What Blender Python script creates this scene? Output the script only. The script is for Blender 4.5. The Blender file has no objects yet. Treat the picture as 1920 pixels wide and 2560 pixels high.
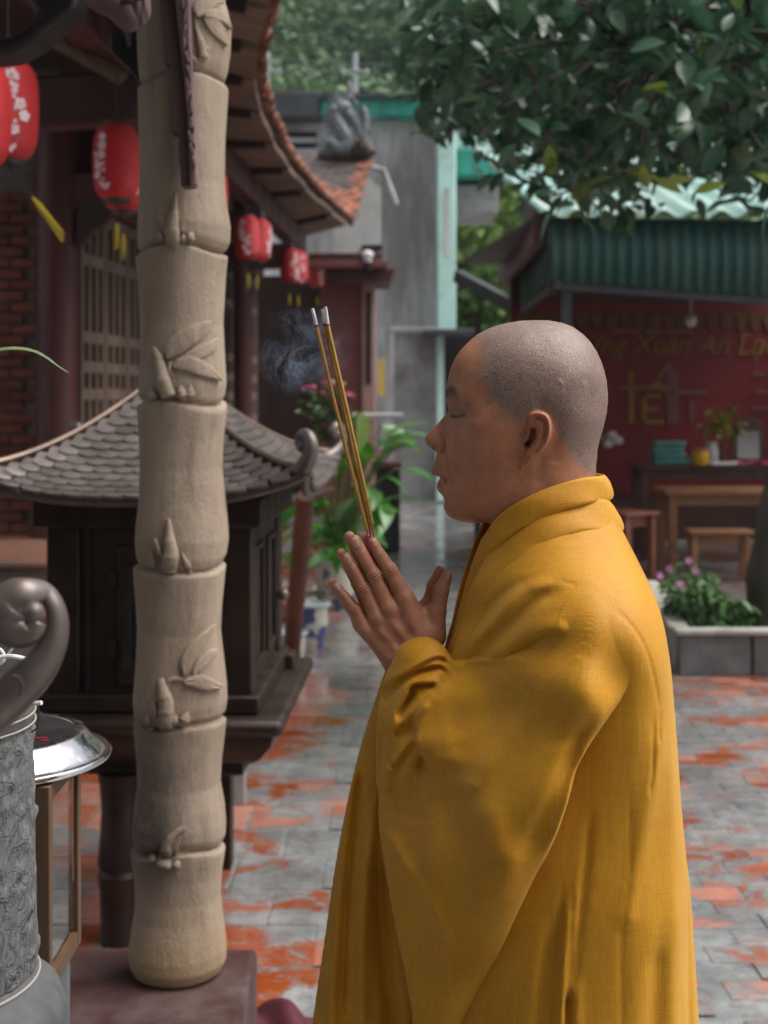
import bpy, math, random
import numpy as np
from mathutils import Vector, Matrix, Euler

sc = bpy.context.scene
# ------------------------------------------------------------------ camera
F = 3400.0          # focal length in photo pixels (1920 x 2560)
H = 1.567           # eye height in metres
HZ = 1000.0         # photo row of the horizon
cam_d = bpy.data.cameras.new('camera')
cam = bpy.data.objects.new('camera', cam_d)
sc.collection.objects.link(cam)
cam.location = (0, 0, H)
cam.rotation_euler = (math.radians(90), 0, 0)
cam_d.sensor_fit = 'VERTICAL'
cam_d.sensor_height = 36.0
cam_d.sensor_width = 27.0
cam_d.lens = F / 2560 * 36.0
cam_d.shift_y = -(1280 - HZ) / 2560
cam_d.clip_start = 0.05
cam_d.clip_end = 2000
cam_d.dof.use_dof = True
cam_d.dof.focus_distance = 1.53
cam_d.dof.aperture_fstop = 6.6
cam_d.dof.aperture_blades = 9
sc.camera = cam
# ------------------------------------------------------------------ sky and sun
world = bpy.data.worlds.new('World')
sc.world = world
world.use_nodes = True
wn = world.node_tree
wn.nodes.clear()
w_out = wn.nodes.new('ShaderNodeOutputWorld')
w_bg = wn.nodes.new('ShaderNodeBackground')
w_sky = wn.nodes.new('ShaderNodeTexSky')
w_hs = wn.nodes.new('ShaderNodeHueSaturation')
SUN_EL, SUN_AZ = math.radians(60), math.radians(90)   # azimuth from +Y (view) towards +X
w_sky.sky_type = 'NISHITA'
w_sky.sun_disc = False
w_sky.sun_elevation = SUN_EL
w_sky.sun_rotation = SUN_AZ
w_sky.air_density = 1.0
w_sky.dust_density = 4.0
w_hs.inputs['Saturation'].default_value = 0.22        # overcast: a nearly colourless sky
w_bg.inputs['Strength'].default_value = 0.066
wn.links.new(w_sky.outputs[0], w_hs.inputs['Color'])
wn.links.new(w_hs.outputs[0], w_bg.inputs[0])
wn.links.new(w_bg.outputs[0], w_out.inputs[0])
sun_d = bpy.data.lights.new('sun', 'SUN')
sun_d.energy = 1.5
sun_d.angle = math.radians(50)
sun_d.color = (1.0, 0.97, 0.93)
sun = bpy.data.objects.new('sun', sun_d)
sc.collection.objects.link(sun)
sun.location = (4, 4, 12)
_sd = Vector((math.cos(SUN_EL) * math.sin(SUN_AZ), math.cos(SUN_EL) * math.cos(SUN_AZ), math.sin(SUN_EL)))
sun.rotation_euler = (-_sd).to_track_quat('-Z', 'Y').to_euler()
sc.view_settings.view_transform = 'Standard'
sc.view_settings.look = 'None'
sc.view_settings.gamma = 1.0
sc.view_settings.use_curve_mapping = False
sc.view_settings.exposure = 1.5
sc.render.engine = 'CYCLES'
sc.cycles.use_denoising = True
sc.cycles.max_bounces = 6
sc.cycles.transparent_max_bounces = 12
sc.cycles.volume_bounces = 0
sc.cycles.use_fast_gi = False

R = random.Random(7)
C = sc.collection
rad = math.radians


def at(px, py, d):
    """world point for a photo pixel at distance d in front of the camera"""
    return Vector(((px - 960.0) * d / F, d, H - (py - HZ) * d / F))


# ------------------------------------------------------------------ materials
MATS = {}


class NT:
    def __init__(s, m):
        s.t = m.node_tree

    def n(s, typ, **kw):
        x = s.t.nodes.new(typ)
        for k, v in kw.items():
            if k.startswith('i_'):
                key = k[2:].replace('_', ' ')
                x.inputs[int(key) if key.isdigit() else key].default_value = v
            else:
                setattr(x, k, v)
        return x

    def l(s, a, b):
        s.t.links.new(a, b)

    def noise(s, vec, scale, detail=4, rough=0.55, dist=0.0):
        x = s.n('ShaderNodeTexNoise', i_Scale=scale, i_Detail=detail, i_Roughness=rough, i_Distortion=dist)
        s.l(vec, x.inputs['Vector'])
        return x.outputs['Fac']

    def ramp(s, fac, stops, interp='LINEAR'):
        x = s.n('ShaderNodeValToRGB')
        x.color_ramp.interpolation = interp
        e = x.color_ramp.elements
        while len(e) < len(stops):
            e.new(0.5)
        for i, (p, c) in enumerate(stops):
            e[i].position = p
            e[i].color = (c, c, c, 1) if isinstance(c, (int, float)) else (*c, 1)
        s.l(fac, x.inputs[0])
        return x.outputs[0]

    def mix(s, fac, a, b, mode='MIX'):
        x = s.n('ShaderNodeMix', data_type='RGBA', blend_type=mode)
        for sock, v in ((x.inputs[0], fac), (x.inputs[6], a), (x.inputs[7], b)):
            if hasattr(v, 'links'):
                s.l(v, sock)
            elif isinstance(v, (int, float)):
                sock.default_value = v if sock.type == 'VALUE' else (v, v, v, 1)
            else:
                sock.default_value = (*v, 1)
        return x.outputs[2]

    def math(s, op, a, b=0.0, clamp=False):
        x = s.n('ShaderNodeMath', operation=op, use_clamp=clamp)
        for sock, v in ((x.inputs[0], a), (x.inputs[1], b)):
            if hasattr(v, 'links'):
                s.l(v, sock)
            else:
                sock.default_value = v
        return x.outputs[0]

    def mapping(s, vec, scale=(1, 1, 1), rot=(0, 0, 0), loc=(0, 0, 0)):
        x = s.n('ShaderNodeMapping')
        x.inputs['Scale'].default_value = scale
        x.inputs['Rotation'].default_value = rot
        x.inputs['Location'].default_value = loc
        s.l(vec, x.inputs[0])
        return x.outputs[0]

    def bump(s, height, strength, dist, normal=None):
        x = s.n('ShaderNodeBump', i_Strength=strength, i_Distance=dist)
        s.l(height, x.inputs['Height'])
        if normal is not None:
            s.l(normal, x.inputs['Normal'])
        return x.outputs[0]


def newmat(name):
    m = bpy.data.materials.new(name)
    m.use_nodes = True
    m.node_tree.nodes.clear()
    nt = NT(m)
    out = nt.n('ShaderNodeOutputMaterial')
    b = nt.n('ShaderNodeBsdfPrincipled')
    nt.l(b.outputs[0], out.inputs[0])
    co = nt.n('ShaderNodeTexCoord')
    geo = nt.n('ShaderNodeNewGeometry')
    MATS[name] = m
    return m, nt, b, co.outputs['Object'], geo.outputs['Position']


def setc(nt, sock, v):
    if hasattr(v, 'links'):
        nt.l(v, sock)
    elif isinstance(v, (int, float)):
        sock.default_value = v
    else:
        sock.default_value = (*v, 1)


def mat(name, c1, c2=None, scale=6, rough=0.6, rough2=None, metal=0.0, bump=0.0, bscale=60, bdist=0.004,
        stretch=(1, 1, 1), spread=(0.35, 0.65), rnd=0.0, spec=None, trans=0.0, sheen=0.0, world=True, detail=5, dirt=None, dscale=2.0, coat=0.0, dcov=(0.46, 0.7)):
    """general weathered surface: two tones through noise, optional bump, per-object brightness change"""
    m, nt, b, oc, wp = newmat(name)
    v = nt.mapping(wp if world else oc, stretch)
    nz = nt.noise(v, scale, detail)
    col = nt.mix(nt.ramp(nz, [(spread[0], 0.0), (spread[1], 1.0)]), c1, c2 if c2 else c1)
    if dirt:
        d = nt.ramp(nt.noise(v, dscale, 7, 0.68), [(dcov[0], 0.0), (dcov[1], 1.0)])
        col = nt.mix(nt.math('MULTIPLY', d, 0.85), col, dirt)
    if rnd:
        oi = nt.n('ShaderNodeObjectInfo')
        hs = nt.n('ShaderNodeHueSaturation')
        nt.l(nt.math('ADD', nt.math('MULTIPLY', oi.outputs['Random'], rnd), 1 - rnd / 2), hs.inputs['Value'])
        nt.l(col, hs.inputs['Color'])
        col = hs.outputs[0]
    setc(nt, b.inputs['Base Color'], col)
    if rough2 is not None:
        r = nt.n('ShaderNodeMapRange')
        nt.l(nt.noise(v, scale * 1.7, 4), r.inputs[0])
        r.inputs[1].default_value, r.inputs[2].default_value = 0.35, 0.65
        r.inputs[3].default_value, r.inputs[4].default_value = rough, rough2
        nt.l(r.outputs[0], b.inputs['Roughness'])
    else:
        b.inputs['Roughness'].default_value = rough
    b.inputs['Metallic'].default_value = metal
    if spec is not None:
        b.inputs['Specular IOR Level'].default_value = spec
    if trans:
        b.inputs['Transmission Weight'].default_value = trans
    if sheen:
        b.inputs['Sheen Weight'].default_value = sheen
    if coat:
        b.inputs['Coat Weight'].default_value = coat
        b.inputs['Coat Roughness'].default_value = 0.2
    if bump:
        bn = nt.noise(nt.mapping(wp if world else oc, stretch), bscale, 5, 0.6)
        nt.l(nt.bump(bn, bump, bdist), b.inputs['Normal'])
    return m


# ------------------------------------------------------------------ mesh building
class MB:
    def __init__(s):
        s.v, s.f, s.u = [], [], []

    def add(s, vs, fs):
        o = len(s.v)
        s.v += [tuple(p) for p in vs]
        s.f += [tuple(i + o for i in q) for q in fs]
        return s

    def box(s, c, size, rot=None, taper=1.0):
        hx, hy, hz = size[0] / 2, size[1] / 2, size[2] / 2
        vs = []
        for z in (-hz, hz):
            t = taper if z > 0 else 1
            for x, y in ((-hx, -hy), (hx, -hy), (hx, hy), (-hx, hy)):
                vs.append(Vector((x * t, y * t, z)))
        if rot is not None:
            M = rot if isinstance(rot, Matrix) else Euler(rot).to_matrix()
            vs = [M @ p for p in vs]
        c = Vector(c)
        return s.add([p + c for p in vs], [(3, 2, 1, 0), (4, 5, 6, 7), (0, 1, 5, 4), (1, 2, 6, 5), (2, 3, 7, 6), (3, 0, 4, 7)])

    def beam(s, a, b, w, h, up=(0, 0, 1)):
        a, b = Vector(a), Vector(b)
        d = (b - a)
        L = d.length
        d.normalize()
        x = d.cross(Vector(up))
        if x.length < 1e-5:
            x = d.cross(Vector((1, 0, 0)))
        x.normalize()
        z = x.cross(d)
        M = Matrix((x, d, z)).transposed()
        return s.box((a + b) / 2, (w, L, h), M)

    def tube(s, pts, radii, n=10, cap=True, squash=None):
        pts = [Vector(p) for p in pts]
        if not hasattr(radii, '__len__'):
            radii = [radii] * len(pts)
        vs, fs = [], []
        ref = Vector((0.123, 0.31, 1)).normalized()
        px = None
        for i, p in enumerate(pts):
            t = (pts[min(i + 1, len(pts) - 1)] - pts[max(i - 1, 0)])
            t = t.normalized() if t.length > 1e-9 else Vector((0, 0, 1))
            x = (px if px is not None else (ref if abs(t.dot(ref)) < 0.9 else Vector((1, 0, 0))))
            x = (x - t * x.dot(t)).normalized()
            px = x
            y = t.cross(x)
            for k in range(n):
                a = 2 * math.pi * k / n
                vs.append(p + (x * math.cos(a) + y * math.sin(a) * (squash or 1)) * radii[i])
        for i in range(len(pts) - 1):
            for k in range(n):
                k2 = (k + 1) % n
                fs.append((i * n + k, i * n + k2, (i + 1) * n + k2, (i + 1) * n + k))
        if cap:
            fs.append(tuple(range(n - 1, -1, -1)))
            fs.append(tuple(range((len(pts) - 1) * n, len(pts) * n)))
        return s.add(vs, fs)

    def lathe(s, prof, c=(0, 0, 0), n=32, cap=True, sx=1.0, sy=1.0):
        vs, fs = [], []
        for r, z in prof:
            for k in range(n):
                a = 2 * math.pi * k / n
                vs.append((c[0] + r * math.cos(a) * sx, c[1] + r * math.sin(a) * sy, c[2] + z))
        m = len(prof)
        for i in range(m - 1):
            for k in range(n):
                k2 = (k + 1) % n
                fs.append((i * n + k, i * n + k2, (i + 1) * n + k2, (i + 1) * n + k))
        if cap:
            fs.append(tuple(range(n - 1, -1, -1)))
            fs.append(tuple(range((m - 1) * n, m * n)))
        return s.add(vs, fs)

    def prism(s, poly, d0, d1, fn):
        """poly of (a,b); fn(a,b,d) -> point; extruded between d0 and d1"""
        n = len(poly)
        vs = [fn(a, b, d0) for a, b in poly] + [fn(a, b, d1) for a, b in poly]
        fs = [tuple(range(n)), tuple(range(2 * n - 1, n - 1, -1))]
        for i in range(n):
            j = (i + 1) % n
            fs.append((j, i, i + n, j + n))
        return s.add(vs, fs)

    def grid(s, nu, nv, fn):
        vs = [fn(i / (nu - 1), j / (nv - 1)) for j in range(nv) for i in range(nu)]
        fs = [(j * nu + i, j * nu + i + 1, (j + 1) * nu + i + 1, (j + 1) * nu + i) for j in range(nv - 1) for i in range(nu - 1)]
        return s.add(vs, fs)

    def ball(s, c, r, n=12, m=8, sc3=(1, 1, 1), rot=None):
        vs, fs = [], []
        M = Euler(rot).to_matrix() if rot is not None else None
        c = Vector(c)
        for j in range(m + 1):
            th = math.pi * j / m
            for k in range(n):
                a = 2 * math.pi * k / n
                p = Vector((r * math.sin(th) * math.cos(a) * sc3[0], r * math.sin(th) * math.sin(a) * sc3[1], r * math.cos(th) * sc3[2]))
                vs.append(c + (M @ p if M else p))
        for j in range(m):
            for k in range(n):
                k2 = (k + 1) % n
                fs.append((j * n + k, (j + 1) * n + k, (j + 1) * n + k2, j * n + k2))
        return s.add(vs, fs)

    def mesh(s, name, smooth=0.6):
        me = bpy.data.meshes.new(name)
        me.from_pydata(s.v, [], s.f)
        me.validate()
        if smooth:
            me.shade_smooth()
            me.set_sharp_from_angle(angle=smooth)
        return me

    def build(s, name, m, parent=None, smooth=0.6, bevel=0.0, solid=0.0, flip=False, recalc=True):
        me = s.mesh(name, smooth)
        return put(name, me, m, parent, bevel, solid, recalc)


def put(name, me, m, parent=None, bevel=0.0, solid=0.0, recalc=False):
    if recalc:
        import bmesh
        bm = bmesh.new()
        bm.from_mesh(me)
        bmesh.ops.recalc_face_normals(bm, faces=bm.faces)
        bm.to_mesh(me)
        bm.free()
    if m is not None and not me.materials:
        me.materials.append(MATS[m] if isinstance(m, str) else m)
    o = bpy.data.objects.new(name, me)
    C.objects.link(o)
    if parent is not None:
        o.parent = parent
        o.matrix_parent_inverse = parent.matrix_basis.inverted()
    if solid:
        md = o.modifiers.new('solid', 'SOLIDIFY')
        md.thickness = solid
        md.offset = 0
    if bevel:
        md = o.modifiers.new('bevel', 'BEVEL')
        md.width = bevel
        md.segments = 2
        md.limit_method = 'ANGLE'
        md.angle_limit = 0.7
    return o


def share(o, name=None, loc=None, rot=None, scale=None, parent=None):
    """a copy that shares mesh data"""
    c = o.copy()
    C.objects.link(c)
    if name:
        c.name = name
    if parent is not None:
        c.parent = parent
        c.matrix_parent_inverse = parent.matrix_basis.inverted()
    if loc is not None:
        c.location = loc
    if rot is not None:
        c.rotation_euler = rot
    if scale is not None:
        c.scale = scale
    return c


def tag(o, label=None, cat=None, group=None, kind=None):
    if label:
        o['label'] = label
    if cat:
        o['category'] = cat
    if group:
        o['group'] = group
    if kind:
        o['kind'] = kind
    return o


def thing(name, label, cat, loc=(0, 0, 0), group=None):
    o = bpy.data.objects.new(name, None)
    C.objects.link(o)
    o.location = loc
    o.empty_display_size = 0.1
    return tag(o, label, cat, group)


def copy_tree(o, parent=None):
    c = o.copy()
    C.objects.link(c)
    if parent is not None:
        c.parent = parent
    for ch in list(o.children):
        copy_tree(ch, c)
    return c


def lerp(a, b, t):
    return a + (b - a) * t


def smooth_pts(pts, n):
    """Catmull-Rom resample of a list of tuples"""
    P = np.array(pts, float)
    P = np.vstack([2 * P[0] - P[1], P, 2 * P[-1] - P[-2]])
    out = []
    m = len(pts) - 1
    for i in range(n):
        t = i / (n - 1) * m
        k = min(int(t), m - 1)
        f = t - k
        p0, p1, p2, p3 = P[k], P[k + 1], P[k + 2], P[k + 3]
        out.append(0.5 * ((2 * p1) + (-p0 + p2) * f + (2 * p0 - 5 * p1 + 4 * p2 - p3) * f * f + (-p0 + 3 * p1 - 3 * p2 + p3) * f ** 3))
    return np.array(out)


# ------------------------------------------------------------------ implicit surfaces (numpy)
def surface_nets(Fd, org, step):
    """Fd<0 inside.  returns verts (n,3), quads"""
    S = Fd < 0
    nx, ny, nz = Fd.shape
    cnt = np.zeros((nx - 1, ny - 1, nz - 1), np.int8)
    for a in (0, 1):
        for b in (0, 1):
            for c in (0, 1):
                cnt += S[a:nx - 1 + a, b:ny - 1 + b, c:nz - 1 + c]
    act = (cnt > 0) & (cnt < 8)
    I, J, K = np.nonzero(act)
    idx = -np.ones(act.shape, np.int64)
    idx[I, J, K] = np.arange(len(I))
    P = np.zeros((len(I), 3))
    n = np.zeros(len(I))
    cor = [(a, b, c) for a in (0, 1) for b in (0, 1) for c in (0, 1)]
    val = {k: Fd[I + k[0], J + k[1], K + k[2]] for k in cor}
    for k in cor:
        for ax in range(3):
            if k[ax] == 0:
                k2 = list(k)
                k2[ax] = 1
                k2 = tuple(k2)
                A, B = val[k], val[k2]
                m = (A < 0) != (B < 0)
                t = np.where(m, A / np.where(m, A - B, 1), 0)
                q = np.array(k, float)[None, :] + np.zeros((len(I), 3))
                q[:, ax] += t
                P += q * m[:, None]
                n += m
    P = P / n[:, None] + np.stack([I, J, K], 1)
    quads = []
    for ax in range(3):
        sl0 = [slice(1, -1)] * 3
        sl0[ax] = slice(0, -1)
        sl1 = [slice(1, -1)] * 3
        sl1[ax] = slice(1, None)
        A, B = S[tuple(sl0)], S[tuple(sl1)]
        ch = A != B
        i, j, k = np.nonzero(ch)
        fl = A[i, j, k]
        g = [i + (0 if ax == 0 else 1), j + (0 if ax == 1 else 1), k + (0 if ax == 2 else 1)]
        u, v = (ax + 1) % 3, (ax + 2) % 3
        c = []
        for du, dv in ((-1, -1), (0, -1), (0, 0), (-1, 0)):
            h = [g[0].copy(), g[1].copy(), g[2].copy()]
            h[u] = h[u] + du
            h[v] = h[v] + dv
            c.append(idx[h[0], h[1], h[2]])
        q = np.stack(c, 1)
        q = np.where(fl[:, None], q, q[:, ::-1])
        quads.append(q)
    Q = np.vstack(quads)
    return P * step + np.asarray(org), Q


def np_mesh(name, V, Q, smooth=True):
    me = bpy.data.meshes.new(name)
    V = np.asarray(V, np.float32)
    Q = np.asarray(Q, np.int32)
    me.vertices.add(len(V))
    me.vertices.foreach_set('co', V.ravel())
    k = Q.shape[1]
    me.loops.add(Q.size)
    me.loops.foreach_set('vertex_index', Q.ravel())
    me.polygons.add(len(Q))
    me.polygons.foreach_set('loop_start', np.arange(0, Q.size, k, dtype=np.int32))
    me.update(calc_edges=True)
    if smooth:
        me.shade_smooth()
    return me


def vcol(me, arr, name='Col'):
    a = me.color_attributes.new(name, 'FLOAT_COLOR', 'POINT')
    c = np.ones((len(me.vertices), 4), np.float32)
    c[:, :3] = arr
    a.data.foreach_set('color', c.ravel())


def seg_dist(px, py, poly, closed=True):
    """unsigned distance from grid points to a polyline"""
    P = np.asarray(poly, float)
    n = len(P)
    d = np.full(px.shape, 1e9)
    for i in range(n if closed else n - 1):
        a, b = P[i], P[(i + 1) % n]
        ab = b - a
        L = max((ab ** 2).sum(), 1e-12)
        t = np.clip(((px - a[0]) * ab[0] + (py - a[1]) * ab[1]) / L, 0, 1)
        d = np.minimum(d, (px - a[0] - t * ab[0]) ** 2 + (py - a[1] - t * ab[1]) ** 2)
    return np.sqrt(d)


def inside(px, py, poly):
    P = np.asarray(poly, float)
    r = np.zeros(px.shape, bool)
    n = len(P)
    for i in range(n):
        (x1, y1), (x2, y2) = P[i], P[(i + 1) % n]
        if y1 == y2:
            continue
        c = ((y1 > py) != (y2 > py)) & (px < (x2 - x1) * (py - y1) / (y2 - y1) + x1)
        r ^= c
    return r


def blur(A, s):
    if s <= 0:
        return A
    r = int(3 * s + 1)
    k = np.exp(-0.5 * (np.arange(-r, r + 1) / s) ** 2)
    k /= k.sum()
    B = np.pad(A, ((r, r), (0, 0)), 'edge')
    A = sum(k[i] * B[i:i + A.shape[0]] for i in range(2 * r + 1))
    B = np.pad(A, ((0, 0), (r, r)), 'edge')
    return sum(k[i] * B[:, i:i + A.shape[1]] for i in range(2 * r + 1))


def inflate(U, Vv, poly, step):
    """smooth dome function over a polygon: Poisson solution, exact at the outline; also signed distance"""
    d = seg_dist(U, Vv, poly)
    ins = inside(U, Vv, poly)
    sd = np.where(ins, d, -d)
    # coarse to fine Jacobi
    lv = [8, 4, 2, 1]
    phi = None
    for q in lv:
        m = ins[::q, ::q]
        hh = (step * q) ** 2
        if phi is None:
            p = np.zeros(m.shape)
        else:
            p = np.kron(phi, np.ones((2, 2)))[:m.shape[0], :m.shape[1]]
            if p.shape != m.shape:
                p = np.pad(p, ((0, m.shape[0] - p.shape[0]), (0, m.shape[1] - p.shape[1])), 'edge')
        p = p * m
        for _ in range(600 if q > 2 else 220):
            g = np.zeros_like(p)
            g[1:-1, 1:-1] = 0.25 * (p[2:, 1:-1] + p[:-2, 1:-1] + p[1:-1, 2:] + p[1:-1, :-2] + hh)
            p = g * m
        phi = p
    deep = sd > 2.5 * step
    wgt = deep.astype(float)
    ratio = np.where(deep, phi / np.maximum(sd, 1e-9), 0)
    num, den = blur(ratio * wgt, 2.5), blur(wgt, 2.5)
    num2, den2 = blur(ratio * wgt, 9), blur(wgt, 9)
    ext = np.where(den > 1e-3, num / np.maximum(den, 1e-9), num2 / np.maximum(den2, 1e-9))
    k = np.clip((sd - 2.5 * step) / (2 * step), 0, 1)
    ratio = np.where(deep, ratio * k + ext * (1 - k), ext)
    ratio = np.maximum(ratio, np.median(ratio[deep]) * 0.05)
    return ratio * sd, sd


def rbf_fit(xs, ys, vals, c):
    """smooth multiquadric interpolation through scattered values"""
    xs, ys, vals = (np.asarray(q, float) for q in (xs, ys, vals))
    A = np.sqrt((xs[:, None] - xs[None]) ** 2 + (ys[:, None] - ys[None]) ** 2 + c * c)
    n = len(xs)
    M = np.zeros((n + 1, n + 1))
    M[:n, :n] = A - np.eye(n) * c * 0.08
    M[:n, n] = 1
    M[n, :n] = 1
    k = np.linalg.solve(M, np.append(vals, 0))
    lo, hi = vals.min(), vals.max()
    e = 0.15 * (hi - lo) + 1e-9

    def f(U, V):
        U, V = np.asarray(U, float), np.asarray(V, float)
        r = np.full(U.shape, k[n])
        for i in range(n):
            r = r + k[i] * np.sqrt((U - xs[i]) ** 2 + (V - ys[i]) ** 2 + c * c)
        return np.clip(r, lo - e, hi + e)
    return f


def bil(A, u0, v0, step, u, v):
    x = np.clip((u - u0) / step, 0, A.shape[0] - 1.001)
    y = np.clip((v - v0) / step, 0, A.shape[1] - 1.001)
    i, j = x.astype(int), y.astype(int)
    fx, fy = x - i, y - j
    return (A[i, j] * (1 - fx) * (1 - fy) + A[i + 1, j] * fx * (1 - fy) + A[i, j + 1] * (1 - fx) * fy + A[i + 1, j + 1] * fx * fy)


def groove(U, Vv, pts, sig, side=False):
    """gaussian around a smooth polyline; tapers to nothing at both ends"""
    P = smooth_pts(pts, max(8, 5 * len(pts)))
    best = np.full(U.shape, 1e9)
    tt = np.zeros(U.shape)
    sg = np.zeros(U.shape)
    n = len(P)
    for i in range(n - 1):
        a, b = P[i], P[i + 1]
        ab = b - a
        L = max((ab ** 2).sum(), 1e-14)
        t = np.clip(((U - a[0]) * ab[0] + (Vv - a[1]) * ab[1]) / L, 0, 1)
        d = (U - a[0] - t * ab[0]) ** 2 + (Vv - a[1] - t * ab[1]) ** 2
        m = d < best
        best = np.where(m, d, best)
        tt = np.where(m, (i + t) / (n - 1), tt)
        if side:
            sg = np.where(m, np.sign(ab[0] * (Vv - a[1]) - ab[1] * (U - a[0])), sg)
    end = np.clip(tt / 0.12, 0, 1) * np.clip((1 - tt) / 0.12, 0, 1)
    end = 0.15 + 0.85 * end
    g = np.exp(-best / (2 * sig * sig)) * end
    if side:
        return g, np.sqrt(best) * sg, tt
    return g


def gauss(U, Vv, a, b, sa, sb=None, rot=0.0):
    sb = sb or sa
    c, s = math.cos(rot), math.sin(rot)
    x, y = U - a, Vv - b
    return np.exp(-0.5 * (((x * c + y * s) / sa) ** 2 + ((-x * s + y * c) / sb) ** 2))
# ================================================================== setting: ground, hill, far building
def mat_ground():
    """wet court: terracotta and smeared cement; the same cement runs over tiles and joints"""
    def cement(nt, wp):
        n1 = nt.noise(wp, 2.6, 8, 0.7)
        n2 = nt.noise(wp, 19, 6, 0.75)
        c = nt.mix(nt.ramp(n1, [(0.34, 0.0), (0.64, 1.0)]), (0.13, 0.137, 0.138), (0.33, 0.338, 0.336))
        c = nt.mix(nt.ramp(n2, [(0.42, 0.0), (0.68, 0.75)]), c, (0.095, 0.092, 0.088))
        c = nt.mix(nt.ramp(nt.noise(wp, 1.1, 5), [(0.58, 0.0), (0.72, 0.55)]), c, (0.13, 0.105, 0.05))
        return c

    def wet(nt, wp, b):
        nt.l(nt.ramp(nt.noise(wp, 2.3, 6, 0.62), [(0.40, 0.12), (0.62, 0.45)]), b.inputs['Roughness'])
        # film of rain water lying over everything, thick in shallow puddles
        film = nt.ramp(nt.noise(nt.mapping(wp, (1, .7, 1)), 1.7, 6, 0.6), [(0.34, 1.0), (0.52, 0.75), (0.66, 0.15)])
        nt.l(film, b.inputs['Coat Weight'])
        b.inputs['Coat Roughness'].default_value = 0.05
        b.inputs['Coat IOR'].default_value = 1.36
        nt.l(nt.bump(nt.noise(wp, 9, 3, .5), 0.10, 0.006), b.inputs['Coat Normal'])
    m, nt, b, oc, wp = newmat('wet_concrete')
    nt.l(cement(nt, wp), b.inputs['Base Color'])
    wet(nt, wp, b)
    nt.l(nt.bump(nt.noise(wp, 30, 6, 0.7), 0.22, 0.010), b.inputs['Normal'])
    m, nt, b, oc, wp = newmat('terracotta_paver')
    oi = nt.n('ShaderNodeObjectInfo')
    n1 = nt.noise(wp, 6, 6, 0.65)
    c = nt.mix(nt.ramp(n1, [(0.3, 0.0), (0.7, 1.0)]), (0.29, 0.050, 0.009), (0.41, 0.105, 0.036))
    c = nt.mix(nt.ramp(nt.noise(wp, 24, 5, .7), [(0.5, 0.0), (0.75, 0.6)]), c, (0.13, 0.045, 0.025))
    hs = nt.n('ShaderNodeHueSaturation')
    nt.l(nt.math('ADD', nt.math('MULTIPLY', oi.outputs['Random'], 0.6), 0.72), hs.inputs['Value'])
    nt.l(nt.math('ADD', nt.math('MULTIPLY', oi.outputs['Random'], -0.35), 1.08), hs.inputs['Saturation'])
    nt.l(c, hs.inputs['Color'])
    # ragged cement: broad worn zones, torn small-scale edges, a thin dirty veil beyond them
    g = nt.noise(nt.mapping(wp, (1.0, 1.35, 1)), 3.4, 10, 0.72, 0.5)
    big = nt.noise(wp, 0.8, 3, .5)
    sx = nt.n('ShaderNodeSeparateXYZ')
    nt.l(wp, sx.inputs[0])
    path = nt.ramp(nt.math('ADD', nt.math('MULTIPLY', sx.outputs[0], .25), .5), [(.38, 0.0), (.47, .125), (.66, .125), (.78, .06)])   # the trodden walkway
    s_ = nt.math('ADD', nt.math('ADD', nt.math('SUBTRACT', g, .045), path), nt.math('MULTIPLY', nt.math('SUBTRACT', big, 0.5), 0.55))
    gm = nt.ramp(s_, [(0.41, 0.0), (0.47, 0.30), (0.495, 0.92), (0.62, 1.0)])
    c2 = nt.mix(gm, hs.outputs[0], cement(nt, wp))
    nt.l(c2, b.inputs['Base Color'])
    wet(nt, wp, b)
    h1 = nt.bump(nt.noise(wp, 34, 6, 0.7), 0.22, 0.008)
    nt.l(nt.bump(gm, 0.35, 0.003, h1), b.inputs['Normal'])


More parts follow.
